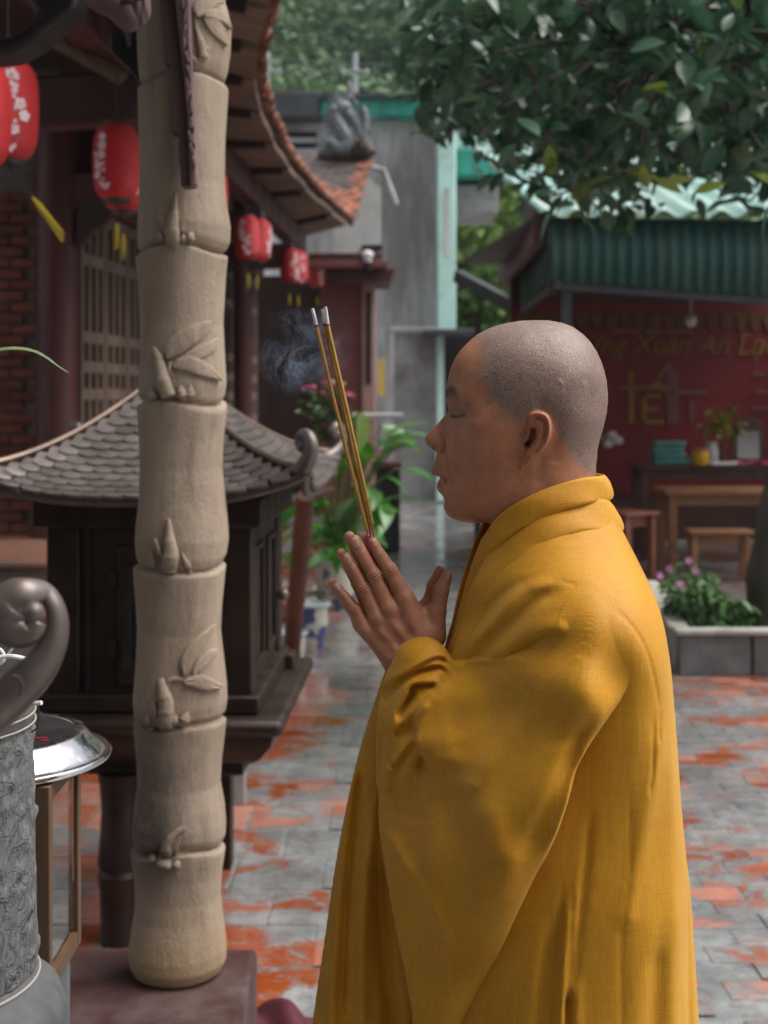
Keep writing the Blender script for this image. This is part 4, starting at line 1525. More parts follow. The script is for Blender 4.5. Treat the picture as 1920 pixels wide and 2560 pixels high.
def build_tree():
    mat_leaf('tree_leaf', (0.028, 0.082, 0.046), (0.048, 0.115, 0.060), (0.085, 0.16, 0.060), rough=0.27, scale=2.0, trans=0.24)
    mat_leaf('young_leaf', (0.10, 0.17, 0.02), (0.18, 0.24, 0.03), (0.22, 0.26, 0.03), rough=0.35, scale=4.0, trans=0.3)
    mat('bark', (0.060, 0.046, 0.036), (0.10, 0.08, 0.062), scale=9, rough=0.9, bump=0.8, bscale=24, bdist=.02, stretch=(1, 1, .35), dirt=(0.05, 0.055, 0.03))
    t = thing('shade_tree', 'broad leaved tree with glossy dark leaves overhanging the court, trunk in the planter', 'tree', (2.32, 8.25, 0.2))
    rr = random.Random(31)
    tr = smooth_pts([(2.36, 8.25, .1), (2.37, 8.25, .5), (2.44, 8.22, 1.0), (2.55, 8.2, 1.6), (2.62, 8.1, 2.3), (2.5, 7.9, 3.1)], 24)
    MB().tube([tuple(p) for p in tr], [.18 - .0036 * i + .01 * math.sin(i * 1.7) for i in range(24)], 14).build('trunk', 'bark', t)
    hub = Vector((2.5, 7.9, 3.1))
    ends = []
    # crown outline in photo pixels -> clusters at real depth
    poly = [(1062, -60), (1050, 60), (1068, 150), (1085, 250), (1120, 310), (1165, 350), (1235, 400), (1270, 455), (1340, 490), (1430, 480), (1500, 505), (1560, 520), (1610, 480), (1700, 425), (1800, 425), (1880, 465), (2060, 450), (2060, -120), (1200, -140)]
    P = np.array(poly, float)
    clusters = []
    tries = 0
    while len(clusters) < 320 and tries < 6000:
        tries += 1
        px, py = rr.uniform(1030, 2060), rr.uniform(-140, 570)
        if not inside(np.array([px]), np.array([py]), P)[0]:
            continue
        # airy lower left part of the crown
        thin = 1120 < px < 1420 and 300 < py < 470
        if thin and rr.random() < .78:
            continue
        d = rr.uniform(5.6, 8.6)
        if any((px - a) ** 2 + (py - b) ** 2 < 19 ** 2 for a, b, _ in clusters):
            continue
        clusters.append((px, py, d))
    limbs = []
    for k in range(9):
        a = k / 8
        e = at(lerp(1130, 1980, a), lerp(140, 60, a) + rr.uniform(-60, 90), rr.uniform(6.0, 8.2))
        mid = hub.lerp(e, .5) + Vector((rr.uniform(-.2, .2), rr.uniform(-.3, .3), rr.uniform(.05, .4)))
        pts = smooth_pts([tuple(hub), tuple(mid), tuple(e)], 12)
        MB().tube([tuple(q) for q in pts], [.06 - .004 * i for i in range(12)], 8).build('limb', 'bark', t)
        limbs += [Vector(q) for q in pts[3:]]
    leaves = []
    tw = MB()
    for px, py, d in clusters:
        c = at(px, py, d)
        near = min(limbs, key=lambda q: (q - c).length)
        if (near - c).length < 1.6:
            pts = smooth_pts([tuple(near), tuple(near.lerp(c, .6) + Vector((0, 0, .06))), tuple(c)], 7)
            tw.tube([tuple(q) for q in pts], [.014, .012, .011, .009, .008, .006, .004], 5)
        n = rr.randint(9, 13)
        young = rr.random() < .10
        for k in range(n):
            off = Vector((rr.gauss(0, .085), rr.gauss(0, .10), rr.gauss(0, .075)))
            leaves.append((c + off, rand_rot(rr, .35, .5), rr.uniform(.75, 1.25), young and k < 4))
    for px, py in ((1405, 455), (1590, 440), (1700, 455), (1640, 470), (1660, 460), (1835, 95), (1490, 400), (1430, 470)):
        c = at(px, py, 5.7)
        for k in range(3):
            leaves.append((c + Vector((rr.gauss(0, .03), rr.gauss(0, .03), rr.gauss(0, .03))), rand_rot(rr, -.5, .4), rr.uniform(.8, 1.15), True))
    tw.build('twigs', 'bark', t)['kind'] = 'stuff'
    A = leaf_mesh(.135, .070, 'tree_leaf')
    A2 = leaf_mesh(.15, .064, 'tree_leaf', .22, .35)
    Y = leaf_mesh(.13, .058, 'young_leaf', .1, .4)
    leaves.sort(key=lambda q: q[0].y / q[2])
    rest = MB()
    nl = 0
    for i, (c, Rm, s, y) in enumerate(leaves):
        me = Y if y else (A if i % 2 else A2)
        if nl < 300 and (960 + c.x * F / c.y) < 1940 and (HZ - (c.z - H) * F / c.y) > -20:
            o = bpy.data.objects.new('leaf', me)
            C.objects.link(o)
            o.parent = t
            o.matrix_parent_inverse = t.matrix_basis.inverted()
            o.matrix_basis = Matrix.Translation(c) @ (Rm * 1.0).to_4x4() @ Matrix.Scale(s, 4)
            nl += 1
        else:
            vs = [Rm @ (v.co * s) + c for v in me.vertices]
            rest.add(vs, [tuple(p.vertices) for p in me.polygons])
    rest.build('crown_leaves', 'tree_leaf', t, smooth=2, recalc=False)['kind'] = 'stuff'


def build_planter():
    mat('planter_stone', (0.085, 0.092, 0.10), (0.15, 0.155, 0.16), scale=5, rough=0.75, dirt=(0.07, 0.075, 0.045), dscale=4, bump=.4, bscale=40)
    mat('planter_cap', (0.30, 0.29, 0.26), (0.40, 0.39, 0.35), scale=9, rough=0.85, dirt=(0.13, 0.125, 0.09), dscale=6, bump=.5, bscale=50)
    mat('soil', (0.035, 0.025, 0.018), (0.06, 0.045, 0.03), scale=20, rough=.95, bump=.6, bscale=40)
    mat_leaf('periwinkle_leaf', (0.045, 0.13, 0.03), (0.08, 0.19, 0.045), (0.16, 0.27, 0.09), rough=0.4, scale=6.0, trans=.15)
    mat('petal_pink', (0.52, 0.16, 0.42), (0.58, 0.26, 0.50), scale=30, rough=.6)
    t = thing('stone_planter', 'low grey stone planter with pale mortared rim round the tree trunk', 'planter', (1.66, 7.7, 0))
    a, b_ = Vector((1.665, 7.7, 0)), Vector((1.88, 9.7, 0))
    # slabs along the front, each its own
    x = 1.665
    for i, w in enumerate((.42, .40, .44, .40)):
        MB().box((x + w / 2, 7.74, .118), (w - .012, .075, .236)).build('slab', 'planter_stone', t, bevel=.012)
        x += w
    d = (b_ - a)
    for i in range(4):
        p, q = a + d * (i / 4 + .012) + Vector((.04, .09, .118)), a + d * ((i + 1) / 4 - .004) + Vector((.04, .09, .118))
        MB().beam(p, q, .075, .236).build('slab', 'planter_cap', t, bevel=.012)
    MB().box((2.5, 7.74, .25), (1.70, .115, .034)).build('rim', 'planter_cap', t, bevel=.012)
    MB().beam(a + Vector((.03, .11, .2505)), b_ + Vector((.03, .1, .2505)), .115, .034).build('rim', 'planter_cap', t, bevel=.012)
    MB().box((2.75, 8.8, .10), (2.0, 2.0, .18)).build('soil_bed', 'soil', t)
    p = thing('periwinkle_bush', 'leafy green periwinkle bush with small pink flowers in the stone planter', 'bush', (2.05, 8.15, .19))
    rr = random.Random(9)
    lf = leaf_mesh(.075, .030, 'periwinkle_leaf', .25, .3, 4)
    fl = MB()
    for k in range(5):
        an = k * 2 * math.pi / 5
        fl.add([(0, 0, 0), (.018 * math.cos(an - .4), .018 * math.sin(an - .4), .004), (.026 * math.cos(an), .026 * math.sin(an), .002), (.018 * math.cos(an + .4), .018 * math.sin(an + .4), .004)], [(0, 1, 2, 3)])
    fme = fl.mesh('flower', 0)
    fme.materials.append(MATS['petal_pink'])
    st = MB()
    cnt = 0
    rest = MB()
    for k in range(46):
        px, d_ = rr.uniform(1655, 1880), rr.uniform(7.95, 8.6)
        top = float(np.interp(px, [1650, 1700, 1760, 1800, 1850, 1890], [1420, 1385, 1400, 1470, 1480, 1530])) + rr.uniform(0, 110)
        e = at(px, top, d_)
        b0 = Vector((lerp(e.x, 2.03, .45), lerp(e.y, 8.2, .4), .19))
        pts = smooth_pts([tuple(b0), tuple(b0.lerp(e, .5) + Vector((rr.uniform(-.03, .03), 0, .03))), tuple(e)], 8)
        st.tube([tuple(q) for q in pts], .004, 5)
        for i in range(2, 8):
            for s in range(3):
                c = Vector(pts[i])
                Rm = rand_rot(rr, .05 if i > 6 else .3, .3)
                if cnt < 300:
                    o = bpy.data.objects.new('leaf', lf)
                    C.objects.link(o)
                    o.parent = p
                    o.matrix_parent_inverse = p.matrix_basis.inverted()
                    o.matrix_basis = Matrix.Translation(c) @ Rm.to_4x4() @ Matrix.Scale(rr.uniform(.7, 1.3), 4)
                    cnt += 1
                else:
                    s_ = rr.uniform(.7, 1.3)
                    rest.add([Rm @ (v.co * s_) + c for v in lf.vertices], [tuple(q.vertices) for q in lf.polygons])
    rest.build('lower_leaves', 'periwinkle_leaf', p, smooth=2, recalc=False)['kind'] = 'stuff'
    st.build('stems', 'periwinkle_leaf', p)
    for px, py in ((1722, 1402), (1675, 1422), (1740, 1428), (1650, 1440), (1700, 1460)):
        c = at(px, py, 7.92)
        o = bpy.data.objects.new('flower', fme)
        C.objects.link(o)
        o.parent = p
        o.matrix_parent_inverse = p.matrix_basis.inverted()
        o.matrix_basis = Matrix.Translation(c) @ Euler((1.1, 0, rr.uniform(-.5, .5))).to_matrix().to_4x4()


def build_pots():
    m, nt, b, oc, wp = newmat('blue_white_glaze')
    vo = nt.noise(oc, 7.5, 3, 0.5, 0.6)
    c = nt.mix(nt.ramp(vo, [(0.50, 0.0), (0.56, 1.0)]), (0.52, 0.50, 0.42), (0.06, 0.08, 0.20))
    nt.l(c, b.inputs['Base Color'])
    b.inputs['Roughness'].default_value = .25
    mat('glaze_rim', (0.42, 0.50, 0.52), (0.52, 0.58, 0.60), scale=9, rough=.3)
    mat_leaf('lily_leaf', (0.035, 0.15, 0.016), (0.07, 0.235, 0.02), (0.12, 0.32, 0.03), rough=0.28, scale=3.0, trans=.22)
    mat_leaf('pale_leaf', (0.24, 0.38, 0.07), (0.30, 0.44, 0.10), (0.34, 0.46, 0.14), rough=0.35, scale=5.0, trans=.3)
    mat('petal_rose', (0.62, 0.05, 0.20), (0.66, 0.12, 0.28), scale=30, rough=.6)
    mat('old_bamboo', (0.085, 0.026, 0.014), (0.14, 0.048, 0.025), scale=7, rough=.55, stretch=(1, 1, .2), dirt=(0.07, 0.03, 0.02))
    mat('pale_pole', (0.30, 0.29, 0.25), (0.38, 0.36, 0.31), scale=9, rough=.7, dirt=(.16, .14, .10), dscale=8)
    mat('black_plastic', (0.012, 0.012, 0.013), (0.03, 0.028, 0.028), scale=6, rough=.5)
    rr = random.Random(4)

    def pot(lb, px, d, r, h, grp='blue and white glazed pots'):
        p = at(px, 1200, d)
        o = thing('glazed_pot', lb, 'pot', (p.x, d, 0), grp)
        MB().lathe([(r * .62, 0), (r * .70, .02), (r * .95, h * .5), (r * .98, h * .8), (r * .94, h * .93)], (p.x, d, 0), 32).build('bowl', 'blue_white_glaze', o)
        MB().lathe([(r * .93, h * .925), (r * 1.10, h * .945), (r * 1.12, h), (r * .98, h * 1.01), (r * .92, h * .93)], (p.x, d, 0), 32, cap=False).build('rim', 'glaze_rim', o)
        MB().lathe([(r * .92, h * .90), (.01, h * .93)], (p.x, d, 0), 24, cap=False).build('soil', 'soil', o)
        return p
    pot('blue and white glazed pot with pale rim beside the leaning bamboo post', 776, 8.5, .115, .30)
    pot('smaller glazed pot half hidden behind the leaning bamboo post', 722, 7.9, .10, .22)
    p3 = pot('glazed pot holding the broad leaved plant behind the others', 842, 10.2, .17, .38)
    # broad leaves
    t = thing('peace_lily', 'lush plant with broad glossy green leaves behind the small bronze roof', 'plant', (p3.x, 10.0, .36))
    lm = [leaf_mesh(.42, .135, 'lily_leaf', .35, .25, 9), leaf_mesh(.34, .12, 'lily_leaf', .55, .3, 9)]
    st = MB()
    base = Vector((p3.x, 10.2, .36))
    for k in range(64):
        px, py = rr.uniform(715, 985), rr.uniform(1060, 1390)
        if px > 900 and py > 1300:
            px -= 130
        d = rr.uniform(8.8, 10.4)
        tip = at(px, py, d)
        dirv = Vector((tip.x - base.x, (tip.y - base.y) * .6, 0))
        az = math.atan2(dirv.y, dirv.x) - math.pi / 2 + rr.uniform(-.6, .6)
        el = rr.uniform(-.35, .75)
        Rm = Matrix.Rotation(az, 3, 'Z') @ Matrix.Rotation(el, 3, 'X') @ Matrix.Rotation(rr.uniform(-.7, .7), 3, 'Y')
        o = bpy.data.objects.new('leaf', lm[k % 2])
        C.objects.link(o)
        o.parent = t
        o.matrix_parent_inverse = t.matrix_basis.inverted()
        o.matrix_basis = Matrix.Translation(tip) @ Rm.to_4x4() @ Matrix.Scale(rr.uniform(.6, 1.05), 4)
        pts = smooth_pts([tuple(base + Vector((rr.uniform(-.1, .1), rr.uniform(-.1, .1), 0))), tuple(base.lerp(tip, .55) + Vector((0, 0, .12))), tuple(tip)], 7)
        st.tube([tuple(q) for q in pts], .006, 5)
    st.build('stalks', 'lily_leaf', t)
    q = at(948, 1060, 8.3)
    pb = thing('pale_leaf', 'single large pale yellow green leaf drooping right of the incense', 'leaf', tuple(q))
    me = leaf_mesh(.26, .12, 'pale_leaf', .25, .3, 10)
    o = put('blade', me, None, pb)
    o.matrix_parent_inverse = pb.matrix_basis.inverted()
    o.matrix_basis = Matrix.Translation(at(902, 1028, 8.3)) @ Matrix(((.78, .55, .2), (.25, -.1, -.95), (-.5, -.80, .25))).to_4x4()
    MB().tube([tuple(at(902, 1028, 8.3)), tuple(at(870, 1060, 8.5)), tuple(at(850, 1200, 9.2)), tuple(Vector((p3.x, 10.1, .4)))], [.006, .007, .008, .01], 6).build('stalk', 'lily_leaf', pb)
    # flowering shrub behind
    f = thing('rose_shrub', 'shrub with bright pink flower heads behind the incense sticks', 'shrub', tuple(at(820, 1150, 13.0)))
    b0 = at(825, 1180, 13.0)
    st = MB()
    pts = []
    for (px, py, r) in ((775, 972, .05), (822, 960, .05), (845, 975, .055), (868, 992, .05), (800, 985, .04), (850, 1005, .05)):
        c = at(px, py, 12.6)
        fm = MB()
        for k in range(34):
            a, e = rr.uniform(0, 6.28), rr.uniform(-.3, 1.4)
            n = Vector((math.cos(a) * math.cos(e), math.sin(a) * math.cos(e), math.sin(e)))
            q = c + Vector((n.x * r * 1.5, n.y * r, n.z * r * .7))
            s = rr.uniform(.012, .022)
            x = n.orthogonal().normalized() * s
            y = n.cross(x)
            fm.add([q + x, q + y, q - x, q - y], [(0, 1, 2, 3)])
        fm.build('flower_head', 'petal_rose', f, smooth=0, recalc=False)
        st.tube([tuple(b0), tuple(b0.lerp(c, .6) + Vector((.03, 0, 0))), tuple(c)], .007, 5)
        for k in range(46):
            u = rr.uniform(.35, 1)
            q = b0.lerp(c, u)
            pts.append((q.x + rr.gauss(0, .07), q.y + rr.gauss(0, .07), q.z + rr.gauss(0, .06), rr.uniform(.7, 1.4)))
    st.build('stems', 'periwinkle_leaf', f)
    leaf_cards('foliage', 'periwinkle_leaf', pts, .09, 4, f)['kind'] = 'stuff'
    # dark planter box with magenta plants on top, ledge
    o = thing('dark_planter_box', 'tall black planter box with reddish rim in front of the grey gate', 'planter', (0, 11, 0))
    MB().box(*bx(938, 1168, 1000, 1382, 13.9, .34)).build('box', 'black_plastic', o, bevel=.01)
    MB().box(*bx(930, 1156, 1004, 1170, 13.85, .42)).build('rim', 'rose_plaster', o, bevel=.01)
    c = at(938, 1142, 13.9)
    leaf_cards('magenta_foliage', 'petal_rose', [(c.x + rr.gauss(0, .09), 14.05 + rr.gauss(0, .05), c.z + rr.uniform(-.02, .07), rr.uniform(.6, 1.2)) for _ in range(90)], .05, 8, o)['kind'] = 'stuff'
    tag(MB().box(*bx(878, 1034, 1008, 1046, 15.5, .5)).build('stone_shelf', 'white_wall', bevel=.01), 'thin white shelf slab against the grey wall behind the pale leaf', 'shelf')
    # leaning bamboo rack
    rk = thing('bamboo_rack', 'leaning rack of reddish bamboo posts with pale cross poles beside the bronze house', 'rack', (-.45, 7.6, 0))
    a, b_ = at(722, 1690, 7.65), at(764, 1240, 7.0)
    a.z = 0.0
    def bam(p, q, r, m, nm):
        n = 22
        pts = [Vector(p).lerp(Vector(q), i / (n - 1)) for i in range(n)]
        MB().tube([tuple(x) for x in pts], [r * (1.12 if i % 7 == 3 else 1.0) for i in range(n)], 12).build(nm, m, rk)
    bam(a, b_, .048, 'old_bamboo', 'post')
    a2 = at(660, 1640, 9.0)
    a2.z = 0
    bam(a2, at(690, 1240, 8.4), .045, 'old_bamboo', 'post')
    bam(at(690, 1395, 7.25), at(775, 1325, 7.4), .026, 'pale_pole', 'cross_pole')
    bam(at(680, 1270, 7.1), at(830, 1225, 7.5), .022, 'old_bamboo', 'cross_pole')
    # kerb of the flower bed running into the distance
    mat('kerb_stone', (0.26, 0.26, 0.25), (0.36, 0.36, 0.345), scale=6, rough=.7, dirt=(.12, .12, .10))
    k0, k1 = Vector((-.62, 8.6, .06)), Vector((-.30, 14.5, .06))
    tag(MB().beam(k0, k1, .09, .12).build('bed_kerb', 'kerb_stone', bevel=.015), 'grey stone kerb of the flower bed running back towards the gate', 'kerb')


build_stall()
build_tree()
build_planter()
build_pots()
# ================================================================== column, pavilion, bronze house, urn and small things near the viewer
K5f = 1920 / 1659.0


def build_column():
    m, nt, b, oc, wp = newmat('column_plaster')
    n1 = nt.noise(nt.mapping(wp, (1, 1, .3)), 9, 6, .6)
    c = nt.mix(nt.ramp(n1, [(0.3, 0.0), (0.7, 1.0)]), (0.285, 0.205, 0.142), (0.40, 0.31, 0.23))
    c = nt.mix(nt.ramp(nt.noise(wp, 26, 6, .7), [(0.56, 0.0), (0.75, 0.55)]), c, (0.21, 0.14, 0.088))
    c = nt.mix(nt.ramp(nt.noise(nt.mapping(wp, (1, 1, .10)), 21, 6, .7), [(0.50, 0.0), (0.72, 0.55)]), c, (0.17, 0.112, 0.072))
    c = nt.mix(nt.ramp(nt.noise(wp, 95, 4, .6), [(0.66, 0.0), (0.72, 0.7)]), c, (0.13, 0.085, 0.055))
    # soot stain near the foot, yellowed below
    sx = nt.n('ShaderNodeSeparateXYZ')
    nt.l(wp, sx.inputs[0])
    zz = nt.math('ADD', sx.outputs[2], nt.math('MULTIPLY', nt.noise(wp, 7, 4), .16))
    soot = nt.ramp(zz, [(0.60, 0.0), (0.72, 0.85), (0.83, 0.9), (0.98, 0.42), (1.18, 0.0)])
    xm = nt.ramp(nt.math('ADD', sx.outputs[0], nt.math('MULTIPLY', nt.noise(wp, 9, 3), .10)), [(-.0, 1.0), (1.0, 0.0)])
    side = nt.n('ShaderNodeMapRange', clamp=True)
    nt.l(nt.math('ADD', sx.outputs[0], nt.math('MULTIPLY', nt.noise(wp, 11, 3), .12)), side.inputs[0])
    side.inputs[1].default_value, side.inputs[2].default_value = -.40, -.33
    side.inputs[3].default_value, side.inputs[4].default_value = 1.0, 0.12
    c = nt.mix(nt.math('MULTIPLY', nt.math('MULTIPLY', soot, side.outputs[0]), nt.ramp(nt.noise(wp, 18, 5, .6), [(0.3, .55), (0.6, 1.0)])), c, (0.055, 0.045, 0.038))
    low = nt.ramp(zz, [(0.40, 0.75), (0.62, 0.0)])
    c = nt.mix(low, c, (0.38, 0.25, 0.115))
    nt.l(c, b.inputs['Base Color'])
    b.inputs['Roughness'].default_value = .62
    h1 = nt.bump(nt.noise(wp, 130, 7, .8), .8, .005)
    nt.l(nt.bump(nt.noise(nt.mapping(wp, (1, 1, .35)), 24, 5, .6), .5, .012, h1), b.inputs['Normal'])
    d = 2.9
    rows = [(-260, 303, 487), (-180, 298, 492), (-150, 303, 484), (-140, 296, 492), (0, 301, 485), (30, 298, 494), (60, 296, 500), (110, 297, 497), (150, 299, 491), (172, 303, 484), (178, 305, 480), (186, 299, 489), (196, 298, 492), (300, 302, 487),
            (400, 303, 486), (450, 300, 491), (490, 297, 497), (520, 298, 495), (536, 302, 487), (542, 305, 480), (549, 296, 488), (558, 295, 490), (600, 299, 487), (700, 303, 482), (780, 302, 486), (830, 299, 489), (856, 302, 485), (868, 306, 479),
            (876, 299, 488), (890, 298, 490), (950, 302, 483), (1010, 303, 480), (1080, 300, 486), (1130, 294, 491), (1165, 292, 493), (1200, 295, 489), (1216, 300, 482), (1221, 302, 479), (1229, 291, 486), (1240, 290, 487), (1300, 295, 481), (1360, 298, 477),
            (1430, 294, 484), (1480, 290, 489), (1515, 288, 490), (1540, 291, 486), (1551, 297, 478), (1558, 291, 486), (1572, 290, 487), (1640, 296, 479), (1690, 298, 476), (1740, 291, 485), (1775, 287, 488), (1800, 288, 487), (1814, 293, 480), (1819, 296, 476),
            (1826, 286, 485), (1838, 285, 486), (1880, 291, 480), (1930, 294, 477), (1970, 291, 480), (2010, 283, 485), (2045, 278, 488), (2072, 279, 487), (2092, 288, 478), (2103, 303, 462)]
    t = thing('bamboo_column', 'beige plaster column shaped like a jointed bamboo trunk with raised leaves and shoots', 'column', (at(387 * K5f, 0, d).x, d, .347))
    mb = MB()
    n = 64
    ys = np.array([r[0] for r in rows], float)
    lf, rt = np.array([r[1] for r in rows], float), np.array([r[2] for r in rows], float)
    for cy in (178, 542, 868, 1221, 1551, 1819):
        k_ = int(np.argmin(np.abs(ys - cy)))
        lf[k_] += 5
        rt[k_] -= 5
        lf[k_ + 1] -= 2
        rt[k_ + 1] += 2
    yy = np.concatenate([np.linspace(a, b_, max(2, int((b_ - a) / 5)), endpoint=False) for a, b_ in zip(ys[:-1], ys[1:])] + [ys[-1:]])
    vs = []
    rs = np.random.RandomState(2)
    ph = rs.uniform(0, 6.28, 6)
    nodes = [178, 542, 868, 1221, 1551, 1819]
    for y in yy:
        for k in range(n):
            a = 2 * math.pi * k / n
            # joints undulate a little round the trunk
            wob = 7 * math.sin(2 * a + ph[0] + y * .004) + 4 * math.sin(3 * a + ph[1]) if 120 < y < 2000 else 0
            near = min(abs(y - q) for q in nodes)
            yq = y + wob * math.exp(-(near / 40) ** 2)
            l, r = np.interp(yq, ys, lf), np.interp(yq, ys, rt)
            cx, rr_ = (l + r) / 2, (r - l) / 2
            rad_ = rr_ * K5f * d / F * (1 + .006 * math.sin(5 * a + y * .02 + ph[2]) + .006 * math.sin(3 * a - y * .013 + ph[3]))
            p = at(cx * K5f, y * K5f, d)
            vs.append((p.x + rad_ * math.cos(a), d + rad_ * math.sin(a), p.z))
    m_ = len(yy)
    fs = [(i * n + k, i * n + (k + 1) % n, (i + 1) * n + (k + 1) % n, (i + 1) * n + k) for i in range(m_ - 1) for k in range(n)]
    fs.append(tuple(range(n)))
    mb.add(vs, fs)
    mb.build('shaft', 'column_plaster', t, smooth=1.3)

    def srf(x, y, lift=0.0):
        """point on the front of the column for 1659-scale photo coords"""
        l, r = np.interp(y, ys, lf), np.interp(y, ys, rt)
        cx, rr_ = (l + r) / 2, (r - l) / 2
        u = max(-.97, min(.97, (x - cx) / rr_))
        R0 = rr_ * K5f * d / F
        p = at(cx * K5f, y * K5f, d)
        nrm = Vector((u, -math.sqrt(1 - u * u), 0))
        return Vector((p.x, d, p.z)) + nrm * (R0 + lift), nrm

    def leaf(pts, w, h, nm='leaf'):
        h, w = h * 1.25, w * 1.05
        """raised pointed leaf along a centre line"""
        P = smooth_pts(pts, 18)
        mb = MB()
        vs = []
        mm_ = len(P)
        for i, (x, y) in enumerate(P):
            tx, ty = P[min(i + 1, mm_ - 1)] - P[max(i - 1, 0)]
            L = math.hypot(tx, ty) or 1
            nx, ny = -ty / L, tx / L
            ww = w * (math.sin(math.pi * min(1, (i + .3) / (mm_ - .7)) ** .8) ** .75 if i < mm_ - 1 else .02)
            for s, lift in ((-1.0, -.006), (-.92, h * .75), (-.4, h * 1.05), (0, h * .85), (.4, h * 1.05), (.92, h * .75), (1.0, -.006)):
                q, _ = srf(x + nx * ww * s, y + ny * ww * s, lift)
                vs.append(q)
        k = 7
        fs = [(i * k + j, i * k + j + 1, (i + 1) * k + j + 1, (i + 1) * k + j) for i in range(mm_ - 1) for j in range(k - 1)]
        mb.add(vs, fs)
        mb.build(nm, 'column_plaster', t, smooth=.9)

    def shoot(pts, radii, nm='shoot', squash=.75):
        P = smooth_pts([(x, y, r * 1.12) for (x, y), r in zip(pts, radii)], 26)
        mb = MB()
        rings = []
        k = 12
        for i, (x, y, r) in enumerate(P):
            r = max(r, .6) * (1 + (.10 if i % 7 == 3 else 0))
            q, nrm = srf(x, y, r * K5f * d / F * .35)
            tx, ty = (P[min(i + 1, 25)] - P[max(i - 1, 0)])[:2]
            L = math.hypot(tx, ty) or 1
            t3 = Vector((tx / L, 0, -ty / L))
            sd = t3.cross(nrm).normalized()
            R0 = r * K5f * d / F
            rings.append([q + sd * R0 * math.cos(a) + nrm * R0 * squash * math.sin(a) for a in np.linspace(0, 2 * math.pi, k + 1)[:-1]])
        vs = [p for r_ in rings for p in r_]
        fs = [(i * k + j, i * k + (j + 1) % k, (i + 1) * k + (j + 1) % k, (i + 1) * k + j) for i in range(25) for j in range(k)]
        fs += [tuple(range(k)), tuple(range(25 * k, 26 * k))]
        mb.add(vs, fs)
        mb.build(nm, 'column_plaster', t, smooth=1.2)

    def z4(x, y):      # crop 300,440 scale 3.6875 -> 1659 coords
        return ((300 + x / 3.6875) / K5f, (440 + y / 3.6875) / K5f)

    def z5(x, y):
        return ((300 + x / 3.6875) / K5f, (1240 + y / 3.6875) / K5f)

    def bud(c, r, ln, ang, nm='bud'):
        r, ln = r * 1.1, ln * 1.35
        dx, dy = math.sin(ang), -math.cos(ang)
        shoot([(c[0] - dx * ln * .1, c[1] - dy * ln * .1), (c[0] + dx * ln * .4, c[1] + dy * ln * .4), (c[0] + dx * ln, c[1] + dy * ln)], [r * .7, r, r * .25], nm)
    # top group
    t1 = lambda L: [(x / 2.592 / K5f, y / 2.592 / K5f) for x, y in L]
    leaf(t1([(1315, 190), (1340, 120), (1400, 50), (1470, 5)]), 16, .006)
    leaf(t1([(1355, 180), (1400, 160), (1450, 170), (1495, 215)]), 14, .007)
    leaf(t1([(1350, 190), (1400, 215), (1440, 270), (1470, 330)]), 15, .006)
    shoot(t1([(1300, 180), (1310, 260), (1330, 340), (1345, 440)]), [2, 4, 8, 10])
    bud(t1([(1360, 400)])[0], 5, 14, .3)
    bud(t1([(1300, 470)])[0], 5, 12, -.4)
    # first visible joint
    shoot([z4(575, 235), z4(568, 330), z4(560, 420), z4(552, 520), z4(550, 620), z4(545, 700)], [2.5, 6, 9.5, 13, 14.5, 13])
    leaf([z4(480, 590), z4(478, 500), z4(440, 455), z4(385, 445)], 6, .006)
    leaf([z4(640, 570), z4(630, 500), z4(665, 450), z4(690, 425)], 5, .004)
    bud(z4(450, 640), 7, 16, -.25)
    bud(z4(690, 650), 8, 15, .35)
    bud(z4(640, 660), 6, 12, .1)
    # second joint: leaves to the right
    shoot([z4(365, 1590), z4(420, 1690), z4(450, 1810), z4(480, 1920), z4(520, 2040)], [4, 9, 12, 14, 13])
    leaf([z4(510, 1690), z4(560, 1600), z4(680, 1500), z4(800, 1420), z4(880, 1350)], 20, .006)
    leaf([z4(560, 1760), z4(680, 1740), z4(820, 1800), z4(935, 1890)], 17, .008)
    leaf([z4(640, 1700), z4(760, 1640), z4(860, 1580), z4(925, 1500)], 13, .005)
    shoot([z4(530, 1720), z4(515, 1800), z4(540, 1860)], [4, 5, 3])
    bud(z4(370, 2060), 9, 18, -.15)
    bud(z4(640, 2060), 9, 22, -.2)
    bud(z4(690, 2060), 8, 24, .1)
    # third joint
    shoot([z5(512, 175), z5(522, 270), z5(530, 370), z5(540, 470), z5(530, 570), z5(520, 650)], [4, 7, 10.5, 14, 15, 13])
    leaf([z5(450, 500), z5(420, 430), z5(400, 350)], 5, .007)
    bud(z5(370, 600), 6, 24, -.1)
    bud(z5(690, 640), 6, 30, -.35)
    bud(z5(470, 640), 7, 12, -.2)
    # fourth joint with three leaves
    shoot([z5(440, 1600), z5(470, 1700), z5(500, 1800), z5(500, 1920), z5(490, 2050)], [7, 11, 14, 14, 13])
    shoot([z5(500, 1680), z5(520, 1625), z5(570, 1600), z5(640, 1610)], [4, 5, 5, 4])
    leaf([z5(650, 1560), z5(680, 1420), z5(760, 1290), z5(880, 1150)], 13, .008)
    leaf([z5(720, 1570), z5(790, 1480), z5(860, 1410), z5(912, 1385)], 11, .006)
    leaf([z5(650, 1630), z5(760, 1630), z5(860, 1680), z5(940, 1720)], 14, .009)
    leaf([z5(420, 1940), z5(395, 1880), z5(375, 1810)], 5, .006)
    bud(z5(350, 2060), 8, 22, -.3)
    bud(z5(560, 2000), 7, 16, .2)
    bud(z5(640, 1990), 9, 18, .45)
    bud(z5(610, 2030), 7, 12, .3)
    # lowest joint
    s6 = lambda x, y: (x / 2.304 / K5f, (1700 + y / 2.304) / K5f)
    shoot([s6(1100, 770), s6(1050, 800), s6(1010, 850), s6(1000, 910), s6(990, 980)], [6, 6.5, 9, 12, 14])
